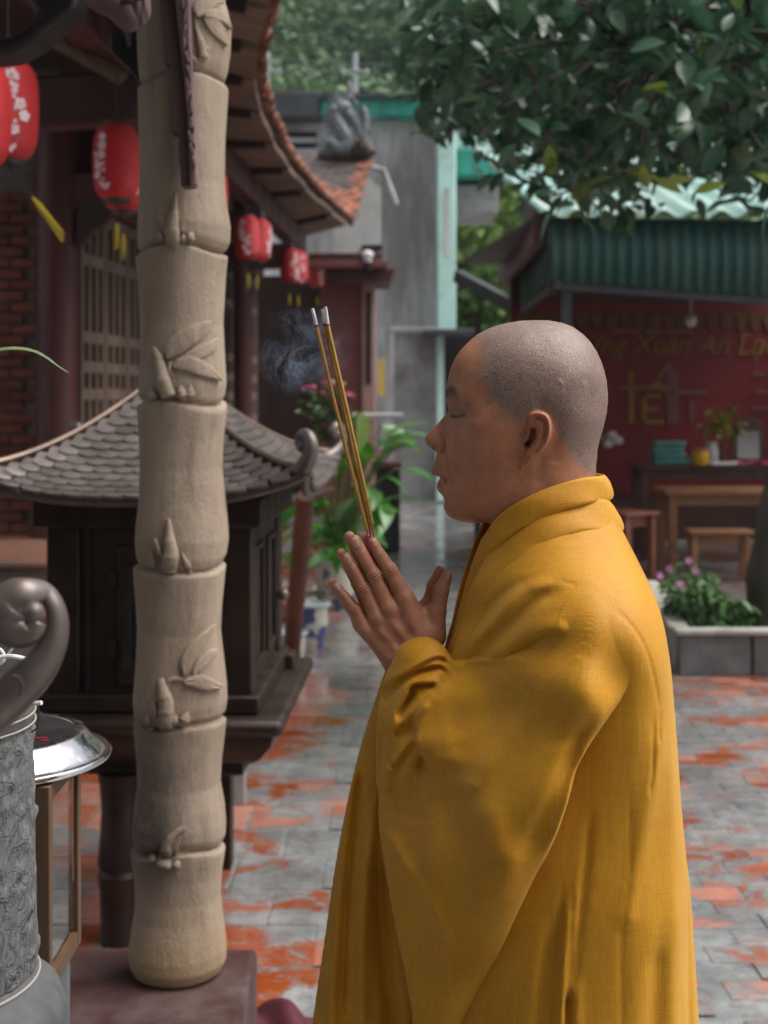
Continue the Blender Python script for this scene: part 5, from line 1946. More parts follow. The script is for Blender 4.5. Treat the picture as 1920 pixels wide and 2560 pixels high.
    leaf([s6(1050, 920), s6(1050, 860), s6(1090, 800)], 8, .006)
    bud(s6(930, 960), 7, 14, -.6)
    bud(s6(1050, 985), 7, 12, .5)
    # plinth
    mat('plinth_paint', (0.042, 0.014, 0.013), (0.072, 0.031, 0.028), scale=5, rough=.45, rough2=.7, dirt=(0.10, 0.07, 0.066), dscale=7, bump=.3, bscale=40)
    p = thing('column_plinth', 'worn dark red painted concrete plinth under the bamboo column', 'plinth', (-.8, 2.4, 0))
    MB().box((-1.08, 2.38, .2545), (1.596, 1.30, .185)).build('upper_block', 'plinth_paint', p, bevel=.012)
    MB().box((-1.08, 2.38, .08), (1.66, 1.36, .16)).build('lower_step', 'plinth_paint', p, bevel=.012)
    # crumpled red cloth on the paving
    mat('cloth_crimson', (0.055, 0.003, 0.010), (0.08, 0.005, 0.015), scale=9, rough=.8)
    c = at(672, 2560, 3.26)
    mb = MB()

    def cl(u, v):
        x, y = u - .5, v - .5
        r = max(0.0, 1 - (2 * x) ** 2 - (2 * y) ** 2)
        return (c.x + x * .26 + .01 * math.sin(v * 11), 3.27 + y * .3, .012 + r ** .6 * .10 * (.75 + .25 * math.sin(u * 13 + v * 9)))
    mb.grid(26, 26, cl)
    tag(mb.build('crimson_cloth', 'cloth_crimson', solid=.005, smooth=2), 'crumpled crimson cloth lying on the paving beside the plinth', 'cloth')


def build_pavilion():
    mat('rose_wood', (0.115, 0.058, 0.060), (0.175, 0.098, 0.100), scale=9, rough=.6, dirt=(0.07, 0.035, 0.036), dscale=10, bump=.3, bscale=60)
    mat('dark_rose', (0.05, 0.023, 0.025), (0.085, 0.042, 0.044), scale=9, rough=.6, bump=.3, bscale=60)
    mat('black_wood', (0.010, 0.007, 0.007), (0.022, 0.015, 0.014), scale=8, rough=.5)
    t = thing('pavilion_roof', 'near pavilion roof structure with carved rosy brackets and black scrolled beams at top left', 'pavilion', (-1.2, 2.6, 2.4))

    def prism(pts, d0, d1, nm, m, bev=.004):
        return MB().prism(pts, d0, d1, lambda a, b, q: tuple(Vector((at(a, b, d0).x, q, at(a, b, d0).z)))).build(nm, m, t, smooth=0, bevel=bev)
    # long carved bracket board lying against the column
    out = [(432, -60), (470, -60), (474, 60), (478, 150), (481, 250), (484, 330), (488, 400), (491, 460), (484, 470), (474, 466), (470, 330), (462, 230), (452, 140), (440, 40)]
    prism(out, 2.735, 2.765, 'bracket_face', 'rose_wood')
    side = [(395, -60), (432, -60), (440, 40), (452, 140), (462, 230), (470, 330), (474, 466), (452, 464), (449, 415), (446, 412), (445, 334), (428, 330), (426, 162), (412, 158), (402, 40)]
    prism(side, 2.75, 2.80, 'bracket_side', 'dark_rose')
    # carved relief on the bracket face
    rr = random.Random(2)
    for i in range(13):
        y = 10 + i * 33
        x = lerp(456, 481, i / 12)
        p = at(x + 3 * math.sin(i * 1.7), y, 2.733)
        MB().ball(tuple(p), .0075, 10, 7, (.6, .3, 1.7), (0, .3 * math.sin(i), 0)).build('carved_scroll', 'rose_wood', t)
    for i in range(9):
        y = 30 + i * 42
        p = at(lerp(462, 484, i / 8), y, 2.7345)
        MB().ball(tuple(p), .005, 8, 6, (.7, .35, 1.6)).build('carved_hollow', 'black_wood', t)
    # carved animal head hanging from the beam
    hd = MB()
    for (x, y, r, sx, sz, ro) in ((262, -8, .040, 1.3, .8, .5), (300, 22, .034, 1.5, .8, .75), (318, 48, .023, 1.2, .9, .6), (345, 14, .026, .6, 1.5, 0), (356, 26, .021, .6, 1.5, .1), (332, 20, .018, .5, 1.8, .1), (362, 6, .022, .5, 1.6, -.1), (280, -20, .035, 1, 1, 0)):
        p = at(x, y, 2.5)
        hd.ball(tuple(p), r, 14, 10, (sx, .8, sz), (0, ro, 0))
    hd.build('carved_head', 'rose_wood', t)
    e = MB()
    for x, y in ((318, 4), (340, -6)):
        e.ball(tuple(at(x, y, 2.47)), .009, 8, 6, (1.6, .5, .7))
    e.build('carved_eye', 'black_wood', t)
    # black scroll brackets
    arc = [(-60, 100), (0, 97), (45, 84), (75, 60), (90, 30), (66, -10), (60, -80), (200, -80), (188, 20), (150, 48), (118, 72), (85, 102), (58, 120), (25, 134), (-60, 142)]
    prism(arc, 2.60, 2.70, 'scroll_beam', 'black_wood', .01)
    a2 = [(272, 78), (308, 70), (312, 112), (320, 120), (327, 112), (326, 62), (356, 40), (372, 60), (372, 190), (352, 212), (318, 168), (296, 148), (276, 128)]
    prism(a2, 2.95, 3.02, 'scroll_bracket', 'black_wood', .008)
    # beam and roof over the pavilion (just above the picture)
    MB().box((-1.55, 2.85, 2.66), (2.5, .22, .22)).build('front_beam', 'rose_wood', t, bevel=.01)
    MB().box((-.47, 1.2, 2.70), (.2, 3.6, .2)).build('side_beam', 'rose_wood', t, bevel=.01)
    rf = MB()
    rf.add([(-4.2, -5.0, 3.7), (-.22, -5.0, 2.86), (-.22, 3.6, 2.86), (-4.2, 3.6, 3.7)], [(0, 1, 2, 3)])
    rf.build('roof_slope', 'roof_tile_dark', t, solid=.09, smooth=0)


def build_shrine():
    mat('bronze_dark', (0.020, 0.011, 0.008), (0.042, 0.024, 0.017), scale=7, rough=.42, rough2=.6, metal=.45, dirt=(0.03, 0.022, 0.018), dscale=5)
    mat('bronze_roof', (0.115, 0.097, 0.090), (0.19, 0.16, 0.148), scale=11, rough=.34, rough2=.5, metal=.55, rnd=.25, dirt=(.10, .075, .065), dscale=9)
    mat('bronze_edge', (0.12, 0.082, 0.062), (0.18, 0.125, 0.095), scale=14, rough=.4, metal=.6)
    mat('dark_glass', (0.008, 0.014, 0.016), rough=.06, spec=.6)
    mat('reflection_red', (0.45, 0.015, 0.012), rough=.5)
    ANG = rad(-2.2)
    t = thing('bronze_spirit_house', 'small dark bronze shrine cabinet with scale tiled hip roof behind the bamboo column', 'shrine', (-.66, 4.25, 0))
    cx, cy = -.655, 4.25
    Rz = Matrix.Rotation(ANG, 3, 'Z')

    def W(x, y, z):
        q = Rz @ Vector((x, y, 0))
        return Vector((cx + q.x, cy + q.y, z))

    def box(c, s, nm, m='bronze_dark', bev=.006, par=None):
        return MB().box(W(*c), s, Rz).build(nm, m, par or t, bevel=bev)
    hw, hd = .292, .38           # body half sizes
    box((0, 0, .965), (2 * hw - .02, 2 * hd - .02, .50), 'body')
    # posts at the corners, top beam, base mouldings
    for sx in (-1, 1):
        for sy in (-1, 1):
            box((sx * (hw - .045), sy * (hd - .045), .965), (.095, .095, .50), 'corner_post')
    box((0, 0, 1.248), (2 * hw + .07, 2 * hd + .07, .085), 'eave_beam')
    box((0, 0, .705), (2 * hw + .05, 2 * hd + .05, .05), 'base_block')
    box((0, 0, .655), (2 * hw + .20, 2 * hd + .20, .045), 'base_tray', bev=.016)
    mb = MB()
    prof = [(.07, .634), (.065, .60), (.03, .555), (-.0, .535)]
    vs = []
    for e, z in prof:
        for x, y in ((-1, -1), (1, -1), (1, 1), (-1, 1)):
            vs.append(W(x * (hw + e), y * (hd + e), z))
    mb.add(vs, [(i * 4 + k, i * 4 + (k + 1) % 4, (i + 1) * 4 + (k + 1) % 4, (i + 1) * 4 + k) for i in range(3) for k in range(4)] + [(0, 1, 2, 3), (12, 13, 14, 15)])
    mb.build('base_cove', 'bronze_dark', t, smooth=.7)
    box((0, 0, .515), (2 * hw - .05, 2 * hd - .05, .045), 'base_plinth')
    # front: door with frame, glass pane, hinges
    yf = -hd + .008
    door = box((.06, yf - .006, .955), (.30, .022, .40), 'door')
    fr = MB()
    for (x, z, sx, sz) in ((-.06, .95, .025, .30), (.18, .95, .025, .30), (.06, 1.087, .215, .025), (.06, .813, .215, .025)):
        fr.box(W(x, yf - .020, z), (sx, .016, sz), Rz)
    fr.build('door_frame', 'bronze_dark', door, bevel=.003)
    MB().box(W(.06, yf - .0185, .95), (.214, .004, .248), Rz).build('pane', 'dark_glass', door)
    MB().prism([(-.022, .90), (-.012, .90), (.012, .845), (.0, .835)], yf - .0225, yf - .0215, lambda a, b, q: tuple(W(a, q, b))).build('painted_reflection', 'reflection_red', door)  # red sliver painted in for a reflection in the pane
    for z in (1.06, .86):
        MB().box(W(-.102, yf - .014, z), (.018, .014, .05), Rz).build('hinge', 'bronze_dark', door, bevel=.002)
    for x in (-.175, .235):
        MB().box(W(x, yf - .004, .965), (.012, .016, .47), Rz).build('front_moulding', 'bronze_dark', t)
    # right side: two panels and a knob, block at the back of the tray
    for y in (-.17, .13):
        pn = MB()
        for (yy, z, sy, sz) in ((y - .09, .96, .018, .36), (y + .09, .96, .018, .36), (y, 1.13, .19, .018), (y, .79, .19, .018)):
            pn.box(W(hw - .006, yy, z), (.016, sy, sz), Rz)
        pn.build('side_panel', 'bronze_dark', t, bevel=.003)
    MB().ball(tuple(W(hw + .025, .22, .93)), .020, 12, 8).build('knob', 'bronze_edge', t)
    box((hw + .03, .30, .70), (.05, .09, .055), 'tray_block')
    # legs
    for sx in (-1, 1):
        for sy in (-1, 1):
            p = W(sx * .095, sy * (hd - .06), 0)
            if sy < 0:
                mbl = MB()
                mbl.lathe([(.062, 0), (.058, .06), (.060, .16), (.066, .20), (.058, .215), (.066, .23), (.060, .30), (.055, .38), (.060, .46), (.066, .493)], tuple(p), 20)
                mbl.build('leg', 'bronze_dark', t)
            else:
                MB().box((p.x, p.y, .2465), (.075, .075, .493), Rz).build('leg', 'bronze_dark', t)
    # ---- hip roof with concave slopes
    ew, ed = .445, .555          # eave half sizes
    rw, rdp = .03, .12           # ridge half sizes
    ztop, zeave = 1.625, 1.300

    def prof_z(v):               # v 0 at the eave, 1 at the ridge
        return zeave + (ztop - zeave) * (v ** 1.28 * .9 + v * .1)

    def surf(side, u, v, lift=0.0):
        """side 0 front,1 right,2 back,3 left ; u -1..1 along the eave"""
        a, b = lerp(ew, rw, v), lerp(ed, rdp, v)
        up = .075 * (abs(u) ** 3.2) * (1 - v) ** 2.2      # corners sweep up
        z = prof_z(v) + up + lift
        fl = 1 + .05 * abs(u) ** 4 * (1 - v) ** 3
        if side == 0:
            return W(u * a * fl, -b * fl, z)
        if side == 2:
            return W(-u * a * fl, b * fl, z)
        if side == 1:
            return W(a * fl, u * b * fl, z)
        return W(-a * fl, -u * b * fl, z)
    for s in range(4):
        MB().grid(25, 14, lambda u, v: surf(s, u * 2 - 1, v)).build('roof_deck', 'bronze_dark', t, solid=.012, smooth=2)
    eave = MB()
    for s in range(4):
        pts = [surf(s, u, 0.0, -.012) for u in np.linspace(-1, 1, 25)]
        eave.tube([tuple(p) for p in pts], .013, 8)
    eave.build('eave_rim', 'bronze_roof', t)
    # scale tiles, one by one (front and right side); shared meshes per row
    def scale_mesh(w, h):
        mb = MB()
        n = 7
        vs, fs = [], []
        for i in range(n):
            a = i / (n - 1) * 2 - 1
            edge = -h * (.80 + .26 * (1 - abs(a) ** 2.4))
            for (yy, zz) in ((h * .9, .0015), (0, .0062), (edge * .86, .0110), (edge, .0100), (edge * .99, -.001)):
                vs.append((a * w / 2, yy, zz))
        for i in range(n - 1):
            for k in range(4):
                fs.append((i * 5 + k, (i + 1) * 5 + k, (i + 1) * 5 + k + 1, i * 5 + k + 1))
        mb.add(vs, fs)
        me = mb.mesh('scale_tile', 1.0)
        me.materials.append(MATS['bronze_roof'])
        return me
    rr = random.Random(6)
    rows = 15
    count = 0
    rest = MB()
    for s, lim in ((0, 170), (1, 130)):
        for j in range(rows):
            v = (j + .35) / rows
            half = lerp(ew if s == 0 else ed, rw if s == 0 else rdp, v)
            sw = .056
            w_ = sw
            K_ = int(half / sw) + 1
            dv = 1 / rows
            p0, p1 = surf(s, 0, v), surf(s, 0, min(1, v + dv))
            hrow = (p1 - p0).length
            me = scale_mesh(w_ * 1.0, hrow * .95)
            for i in range(-K_, K_ + 1):
                u = (i + (.5 if j % 2 else 0)) * sw / half
                if abs(u) > 1 - .2 * sw / half:
                    continue
                p = surf(s, u, v)
                px_, pv = surf(s, u + .02, v) - p, surf(s, u, v + .02) - p
                ax_ = px_.normalized()
                nz = ax_.cross(pv).normalized()
                ay_ = nz.cross(ax_)
                M = Matrix((ax_, ay_, nz)).transposed()
                M2 = Matrix.Translation(p + nz * .0075) @ M.to_4x4() @ Euler((rr.uniform(-.03, .03), rr.uniform(-.03, .03), rr.uniform(-.02, .02))).to_matrix().to_4x4()
                if count < 300:
                    o = bpy.data.objects.new('scale_tile', me)
                    C.objects.link(o)
                    o.parent = t
                    o.matrix_parent_inverse = t.matrix_basis.inverted()
                    o.matrix_basis = M2
                    count += 1
                else:
                    rest.add([M2 @ v_.co for v_ in me.vertices], [tuple(q.vertices) for q in me.polygons])
    if rest.v:
        rest.build('more_scale_tiles', 'bronze_roof', t, smooth=1, recalc=False)['kind'] = 'stuff'
    # hips and corner scrolls
    for sx, sy, s, u in ((1, -1, 0, 1), (-1, -1, 0, -1), (1, 1, 1, 1), (-1, 1, 2, 1)):
        pts = [surf(s, u, v, .012) for v in np.linspace(1, 0, 16)]
        MB().tube([tuple(p) for p in pts], .0105, 8).build('hip_ridge', 'bronze_edge', t)
        e = Vector(pts[-1])
        dv_ = Rz @ Vector((sx * .62, sy * .78, 0)).normalized()
        path = [e - dv_ * .20 + Vector((0, 0, -.040)), e - dv_ * .10 + Vector((0, 0, -.030)), e - dv_ * .03 + Vector((0, 0, -.012)), e + dv_ * .012 + Vector((0, 0, .018)), e + dv_ * .028 + Vector((0, 0, .055)), e + dv_ * .014 + Vector((0, 0, .082)),
                e - dv_ * .012 + Vector((0, 0, .086)), e - dv_ * .026 + Vector((0, 0, .066)), e - dv_ * .014 + Vector((0, 0, .052)), e - dv_ * .002 + Vector((0, 0, .060))]
        P = smooth_pts([tuple(p) for p in path], 44)
        rads = [float(np.interp(i / 43, [0, .25, .5, .75, 1], [.026, .024, .019, .0165, .015])) for i in range(44)]
        MB().tube([tuple(p) for p in P], rads, 12, squash=1.0).build('corner_scroll', 'bronze_roof', t)
        MB().ball(tuple(Vector(P[-1])), .0185, 12, 8).build('scroll_knob', 'bronze_edge', t)
    MB().beam(W(0, -rdp - .02, ztop + .02), W(0, rdp + .02, ztop + .02), .07, .05).build('top_ridge', 'bronze_edge', t, bevel=.01)
    # short grey post behind
    p = at(594, 2010, 5.28)
    tag(MB().box((p.x, 5.28, .27), (.062, .062, .54)).build('short_post', 'kerb_stone', bevel=.006), 'short grey wooden post standing on the paving behind the bronze shrine', 'post')


def build_foreground():
    m, nt, b, oc, wp = newmat('carved_stone')
    cl = nt.n('ShaderNodeTexVoronoi', feature='DISTANCE_TO_EDGE', i_Scale=24.0)
    nt.l(nt.mapping(wp, (1, 1, .6)), cl.inputs['Vector'])
    fine = nt.noise(nt.mapping(wp, (1, 1, .25)), 240, 5, .7)
    swirl = nt.noise(wp, 26, 3, .5, 2.6)
    line = nt.ramp(nt.math('ABSOLUTE', nt.math('SUBTRACT', swirl, .5)), [(0.0, 0.0), (0.05, 1.0)])
    c = nt.mix(line, (0.075, 0.076, 0.077), nt.mix(nt.ramp(fine, [(0.35, 0.0), (0.65, 1.0)]), (0.085, 0.088, 0.09), (0.17, 0.172, 0.17)))
    nt.l(c, b.inputs['Base Color'])
    b.inputs['Roughness'].default_value = .8
    h1 = nt.bump(fine, .5, .002)
    nt.l(nt.bump(line, .5, .003, h1), b.inputs['Normal'])
    mat('smooth_stone', (0.075, 0.08, 0.083), (0.125, 0.13, 0.132), scale=20, rough=.7, bump=.4, bscale=200, bdist=.002, stretch=(1, 1, .3))
    mat('stone_line', (0.34, 0.29, 0.25), rough=.8)
    mat('scroll_bronze', (0.125, 0.098, 0.090), (0.20, 0.16, 0.145), scale=14, rough=.38, rough2=.5, metal=.5, dirt=(0.07, 0.05, 0.042), dscale=9)
    mat('steel_polished', (0.62, 0.63, 0.65), (0.70, 0.71, 0.73), scale=30, rough=.12, rough2=.30, metal=1.0)
    mat('steel_top', (0.06, 0.062, 0.066), (0.10, 0.10, 0.105), scale=20, rough=.10, rough2=.3, metal=.7)
    mat('print_red', (0.40, 0.02, 0.03), rough=.6)
    mat('cabinet_wood', (0.085, 0.045, 0.022), (0.13, 0.072, 0.036), scale=12, rough=.5, stretch=(1, 1, .15))
    mat('string_white', (0.72, 0.72, 0.70), (0.55, 0.55, 0.53), scale=120, rough=.8)
    mat('wire_dark', (0.03, 0.03, 0.03), rough=.5)
    # ---- stone urn
    d = 1.72
    c = at(-200, 1000, d)
    zt = at(0, 1752, d).z
    t = thing('stone_urn', 'grey stone incense urn with carved cloud pattern at the left picture edge', 'urn', (c.x, d, .60))
    Rr = 281 * d / F
    # carved body: displaced lathe with swirling relief
    n, mrows = 220, 190
    z0, z1 = at(0, 2425, d).z, zt - .030
    rs = np.random.RandomState(6)
    A, Zg = np.meshgrid(np.linspace(0, 2 * math.pi, n, endpoint=False), np.linspace(z0, z1, mrows), indexing='ij')
    disp = np.zeros_like(A)
    Uu = A * Rr
    for _ in range(130):
        uc, zc, s = rs.uniform(0, 2 * math.pi * Rr), rs.uniform(z0, z1), rs.uniform(.014, .034)
        du = (Uu - uc + math.pi * Rr) % (2 * math.pi * Rr) - math.pi * Rr
        dz = Zg - zc
        r = np.hypot(du, dz)
        th = np.arctan2(dz, du)
        spiral = np.cos(r / s * 5.0 + th * rs.choice([-1, 1]))
        disp += .0020 * np.exp(-(r / s) ** 2 * 1.1) * (.35 + spiral)
    disp = np.clip(disp, -.004, .0055)
    band_ = np.clip((Zg - (z1 - .012)) / .004, 0, 1)
    disp *= 1 - band_
    RR = Rr + disp - .006 * ((Zg - z0) / (z1 - z0)) + .002
    V = np.stack([c.x + RR * np.cos(A), d + RR * np.sin(A), Zg], 2).reshape(-1, 3)
    idx = np.arange(n * mrows).reshape(n, mrows)
    Q = np.stack([idx, np.roll(idx, -1, 0)], 2)
    Q = np.stack([idx[:, :-1], np.roll(idx, -1, 0)[:, :-1], np.roll(idx, -1, 0)[:, 1:], idx[:, 1:]], 2).reshape(-1, 4)
    put('carved_body', np_mesh('carved_body', V, Q), 'carved_stone', t)
    MB().lathe([(Rr - .005, z1 - .001), (Rr - .002, z1 + .004), (Rr - .002, zt - .004), (Rr - .006, zt), (Rr - .03, zt), (Rr - .034, zt - .05)], (c.x, d, 0), 96, cap=False).build('rim', 'smooth_stone', t)
    for zz in (z1 + .001, z1 + .0135):
        MB().tube([(c.x + (Rr - .0005) * math.cos(a), d + (Rr - .0005) * math.sin(a), zz) for a in np.linspace(0, 2 * math.pi, 97)], .0014, 6, cap=False).build('rim_line', 'stone_line', t)
    MB().lathe([(Rr - .04, zt - .02), (.01, zt - .016)], (c.x, d, 0), 48, cap=False).build('sand_bed', 'smooth_stone', t)
    MB().lathe([(Rr - .01, z0 - .10), (Rr + .035, z0 - .085), (Rr + .040, z0 - .06), (Rr + .030, z0 - .035), (Rr + .008, z0 - .018), (Rr + .003, z0 - .004), (Rr - .004, z0 + .004)], (c.x, d, 0), 96).build('foot_ring', 'smooth_stone', t)
    MB().tube([(c.x + (Rr + .0045) * math.cos(a), d + (Rr + .0045) * math.sin(a), z0 - .009) for a in np.linspace(0, 2 * math.pi, 97)], .0022, 6, cap=False).build('foot_line', 'stone_line', t)
    # stone table carrying urn and cabinet (below the picture)
    zb = z0 - .10
    tag(MB().box((-.87, 1.775, (zb - .004) / 2 + .174), (.80, .54, zb - .004 - .348)).build('stone_block', 'smooth_stone', bevel=.01), 'grey stone block on the plinth carrying the urn and the glass case', 'block')
    # ---- glass case
    xr, yf, yb = -.4585, 1.865, 2.06
    zc0, zc1 = zb, at(0, 1925, 1.95).z
    g = thing('glass_case', 'slim wooden framed glass case standing behind the stone urn', 'case', (xr - .15, 1.96, zc0))
    pw = .020
    for x in (xr - pw / 2, xr - .34):
        for y in (yf + pw / 2, yb - pw / 2):
            w_ = pw if y < 2 else .009
            MB().box((x if x < -.6 else xr - w_ / 2, y, (zc0 + zc1) / 2), (w_, pw, zc1 - zc0)).build('post', 'cabinet_wood', g, bevel=.002)
    for z in (zc0 + .012, zc1 - .010):
        rl = MB()
        rl.box((xr - .17, yf + pw / 2, z), (.30, .014, .022)).box((xr - .17, yb - pw / 2, z), (.30, .014, .022)).box((xr - .0065, (yf + yb) / 2, z), (.011, yb - yf - 2 * pw, .022))
        rl.build('rail', 'cabinet_wood', g)
    m, nt, b, oc, wp = newmat('case_glass')
    b.inputs['Base Color'].default_value = (.86, .90, .88, 1)
    b.inputs['Roughness'].default_value = .03
    b.inputs['Transmission Weight'].default_value = 1.0
    b.inputs['IOR'].default_value = 1.2
    MB().box((xr - .009, (yf + yb) / 2, (zc0 + zc1) / 2), (.003, yb - yf - 2 * pw, zc1 - zc0 - .06)).build('pane', 'case_glass', g)
    MB().box((xr - .17, yf + .012, (zc0 + zc1) / 2), (.30, .003, zc1 - zc0 - .06)).build('pane', 'case_glass', g)
    MB().box((xr - .17, (yf + yb) / 2, zc0 + .006), (.31, yb - yf - .02, .010)).build('floor_board', 'platform_stone', g)
    # ---- steel basin upside down on the case
    cc = at(-26, 1892, 2.0)
    s = thing('steel_basin', 'polished steel basin turned upside down on the glass case', 'basin', (cc.x, 2.0, zc1))
    prof = [(.169, -.004), (.1745, -.001), (.176, .003), (.174, .006), (.167, .005), (.160, .010), (.146, .024), (.138, .034), (.130, .037), (.126, .0355), (.122, .036)]
    sh = zc1 + .006
    MB().lathe([(r, z) for r, z in prof], (cc.x, 2.0, sh), 96, cap=False).build('bowl', 'steel_polished', s, solid=.0015, smooth=1.0)
    MB().lathe([(.122, .036), (.06, .0365), (.001, .0365)], (cc.x, 2.0, sh), 96, cap=False).build('bottom', 'steel_top', s)
    pr = MB()
    rr = random.Random(8)
    for (x, y) in ((.062, -.045), (.085, -.040), (.075, -.070), (.050, -.085), (.095, -.055), (.035, -.060)):
        pr.box((cc.x + x, 2.0 + y, sh + .0375), (rr.uniform(.008, .02), .003, .0012), (0, 0, .1))
    pr.build('print_mark', 'print_red', s)
    # ---- big bronze scroll close to the lens
    dd = 0.98
    f = thing('bronze_scroll', 'large blurred bronze scroll of an incense burner roof at the left edge', 'ornament', tuple(at(-120, 1900, dd)))
    path = [(-150, 1880, 78), (-60, 1805, 64), (20, 1745, 52), (85, 1685, 44), (125, 1625, 34), (143, 1570, 26), (138, 1520, 22), (112, 1482, 22), (75, 1476, 30), (38, 1496, 40), (22, 1536, 42), (48, 1572, 34), (88, 1572, 24), (104, 1545, 17)]
    P = smooth_pts([(at(x, y, dd).x, dd - .012 * (i > 7), at(x, y, dd).z, r * dd / F) for i, (x, y, r) in enumerate(path)], 90)
    MB().tube([tuple(p[:3]) for p in P], [p[3] for p in P], 18, squash=1.35).build('scroll', 'scroll_bronze', f, smooth=1.5)
    MB().ball(tuple(at(84, 1530, dd - .03)), 26 * dd / F, 18, 12, (1, 1.1, 1)).build('scroll_eye', 'scroll_bronze', f)
    k = MB()
    a = at(60, 1700, dd - .036)
    MB().tube([tuple(at(x, y, dd - .0335)) for x, y in ((50, 1740), (56, 1715), (48, 1695), (30, 1690))], .0012, 6).build('scratch_line', 'wire_dark', f)
    # stem of the burner under the scroll (outside the picture)
    e = at(-150, 1880, dd)
    MB().tube([tuple(e), (e.x - .06, dd, e.z - .10), (e.x - .08, dd, .0)], [.030, .05, .06], 14).build('burner_leg', 'scroll_bronze', f)
    # ---- strings and wires on the urn, grass blade
    def wire(lb, L, r, m, nm, dpt):
        pts = smooth_pts([tuple(at(x, y, q)) for x, y, q in L], 26)
        return tag(MB().tube([tuple(p) for p in pts], r, 7).build(nm, m), lb, nm.split('_')[-1])
    wire('twisted white string rising behind the bronze scroll', [(62, 1585, 1.70), (40, 1610, 1.7), (18, 1638, 1.7), (2, 1648, 1.7), (-30, 1655, 1.7)], .0016, 'string_white', 'twisted_string', 1.7)
    wire('white cable curving over the urn rim', [(-60, 1660, 1.64), (-20, 1648, 1.64), (15, 1641, 1.64), (45, 1643, 1.64), (70, 1650, 1.65)], .0028, 'string_white', 'white_cable', 1.64)
    wire('white cable loop standing on the urn behind the scroll', [(-30, 1625, 1.66), (-5, 1622, 1.66), (8, 1635, 1.66), (6, 1655, 1.66), (-20, 1668, 1.66)], .0024, 'string_white', 'cable_loop', 1.66)
    wire('white peg sticking out of the urn rim', [(60, 1760, 1.66), (80, 1759, 1.655), (104, 1757, 1.65)], .0028, 'string_white', 'white_peg', 1.66)
    wire('thin dark wire hanging beside the urn rim', [(82, 1738, 1.66), (94, 1765, 1.66), (98, 1795, 1.66), (92, 1820, 1.66), (78, 1830, 1.66)], .0010, 'wire_dark', 'thin_wire', 1.66)
    # grass blade arching in from the left
    mat_leaf('grass_blade', (0.16, 0.24, 0.10), (0.24, 0.32, 0.16), (0.34, 0.40, 0.26), rough=.2, scale=20, trans=.2, rnd=0)
    L = smooth_pts([(-190, 1010, 9), (-120, 930, 9), (-60, 890, 9), (0, 874, 8.5), (45, 871, 7.5), (85, 878, 6), (115, 893, 5), (145, 915, 3), (172, 932, .6)], 40)
    mb = MB()
    vs = []
    for i, (x, y, w) in enumerate(L):
        q = at(x, y, 1.95)
        w_ = w * 1.95 / F
        vs += [q + Vector((0, -w_ * .8, -w_ * .35)), q + Vector((0, 0, -w_ * .55)), q + Vector((0, w_ * .9, w_ * .5))]
    mb.add(vs, [(i * 3 + k, i * 3 + k + 1, i * 3 + k + 4, i * 3 + k + 3) for i in range(39) for k in range(2)])
    bl = thing('grass_blade', 'long arching grass blade entering from the left edge before the brick wall', 'grass', tuple(at(-190, 1010, 1.95)))
    mb.build('blade', 'grass_blade', bl, solid=.0006, smooth=2)
    # its potted root out of the picture
    q = at(-190, 1010, 1.95)
    MB().tube([(q.x, 1.95, q.z), (q.x - .02, 1.95, q.z - .25), (q.x - .03, 1.95, zb + .0)], [.003, .004, .005], 6).build('stalk', 'grass_blade', bl)


def build_smoke():
    m = bpy.data.materials.new('smoke')
    m.use_nodes = True
    m.node_tree.nodes.clear()
    MATS['smoke'] = m
    nt = NT(m)
    out = nt.n('ShaderNodeOutputMaterial')
    pv = nt.n('ShaderNodeVolumePrincipled')
    nt.l(pv.outputs[0], out.inputs['Volume'])
    pv.inputs['Color'].default_value = (.58, .74, 1.0, 1)
    pv.inputs['Anisotropy'].default_value = .1
    co = nt.n('ShaderNodeTexCoord').outputs['Object']
    warp = nt.n('ShaderNodeTexNoise', i_Scale=16.0, i_Detail=3.0)
    nt.l(co, warp.inputs['Vector'])
    mixv = nt.n('ShaderNodeVectorMath', operation='MULTIPLY_ADD')
    nt.l(warp.outputs['Color'], mixv.inputs[0])
    mixv.inputs[1].default_value = (.09, .05, .09)
    nt.l(co, mixv.inputs[2])
    n = nt.noise(mixv.outputs[0], 44, 5, .65)
    ridge = nt.ramp(nt.math('ABSOLUTE', nt.math('SUBTRACT', n, .5)), [(0.0, 1.0), (0.025, 0.14), (.09, 0.0)])
    # fade out to nothing before the faces of the box
    ln = nt.n('ShaderNodeVectorMath', operation='LENGTH')
    nt.l(nt.mapping(co, (1 / .066, 1 / .022, 1 / .062), (0, .5, 0)), ln.inputs[0])
    patch = nt.ramp(nt.noise(co, 21, 3, .5), [(0.40, 0.0), (0.62, 1.0)])
    fall = nt.math('MULTIPLY', nt.ramp(ln.outputs['Value'], [(0.05, 1.0), (0.45, 0.45), (0.95, 0.0)]), patch)
    dens = nt.math('MULTIPLY', nt.math('MULTIPLY', ridge, fall), 85.0)
    nt.l(dens, pv.inputs['Density'])
    c = at(758, 876, 1.61)
    mb = MB().box((0, 0, 0), (.15, .06, .18))
    me = mb.mesh('smoke', 0)
    me.materials.append(m)
    o = bpy.data.objects.new('incense_smoke', me)
    C.objects.link(o)
    o.location = c
    tag(o, 'thin bluish smoke wisps drifting left of the incense tips', 'smoke', kind='stuff')


build_column()
build_pavilion()
build_shrine()
build_foreground()
build_smoke()
# ================================================================== the praying person
DM = 1.58
SM = DM / F


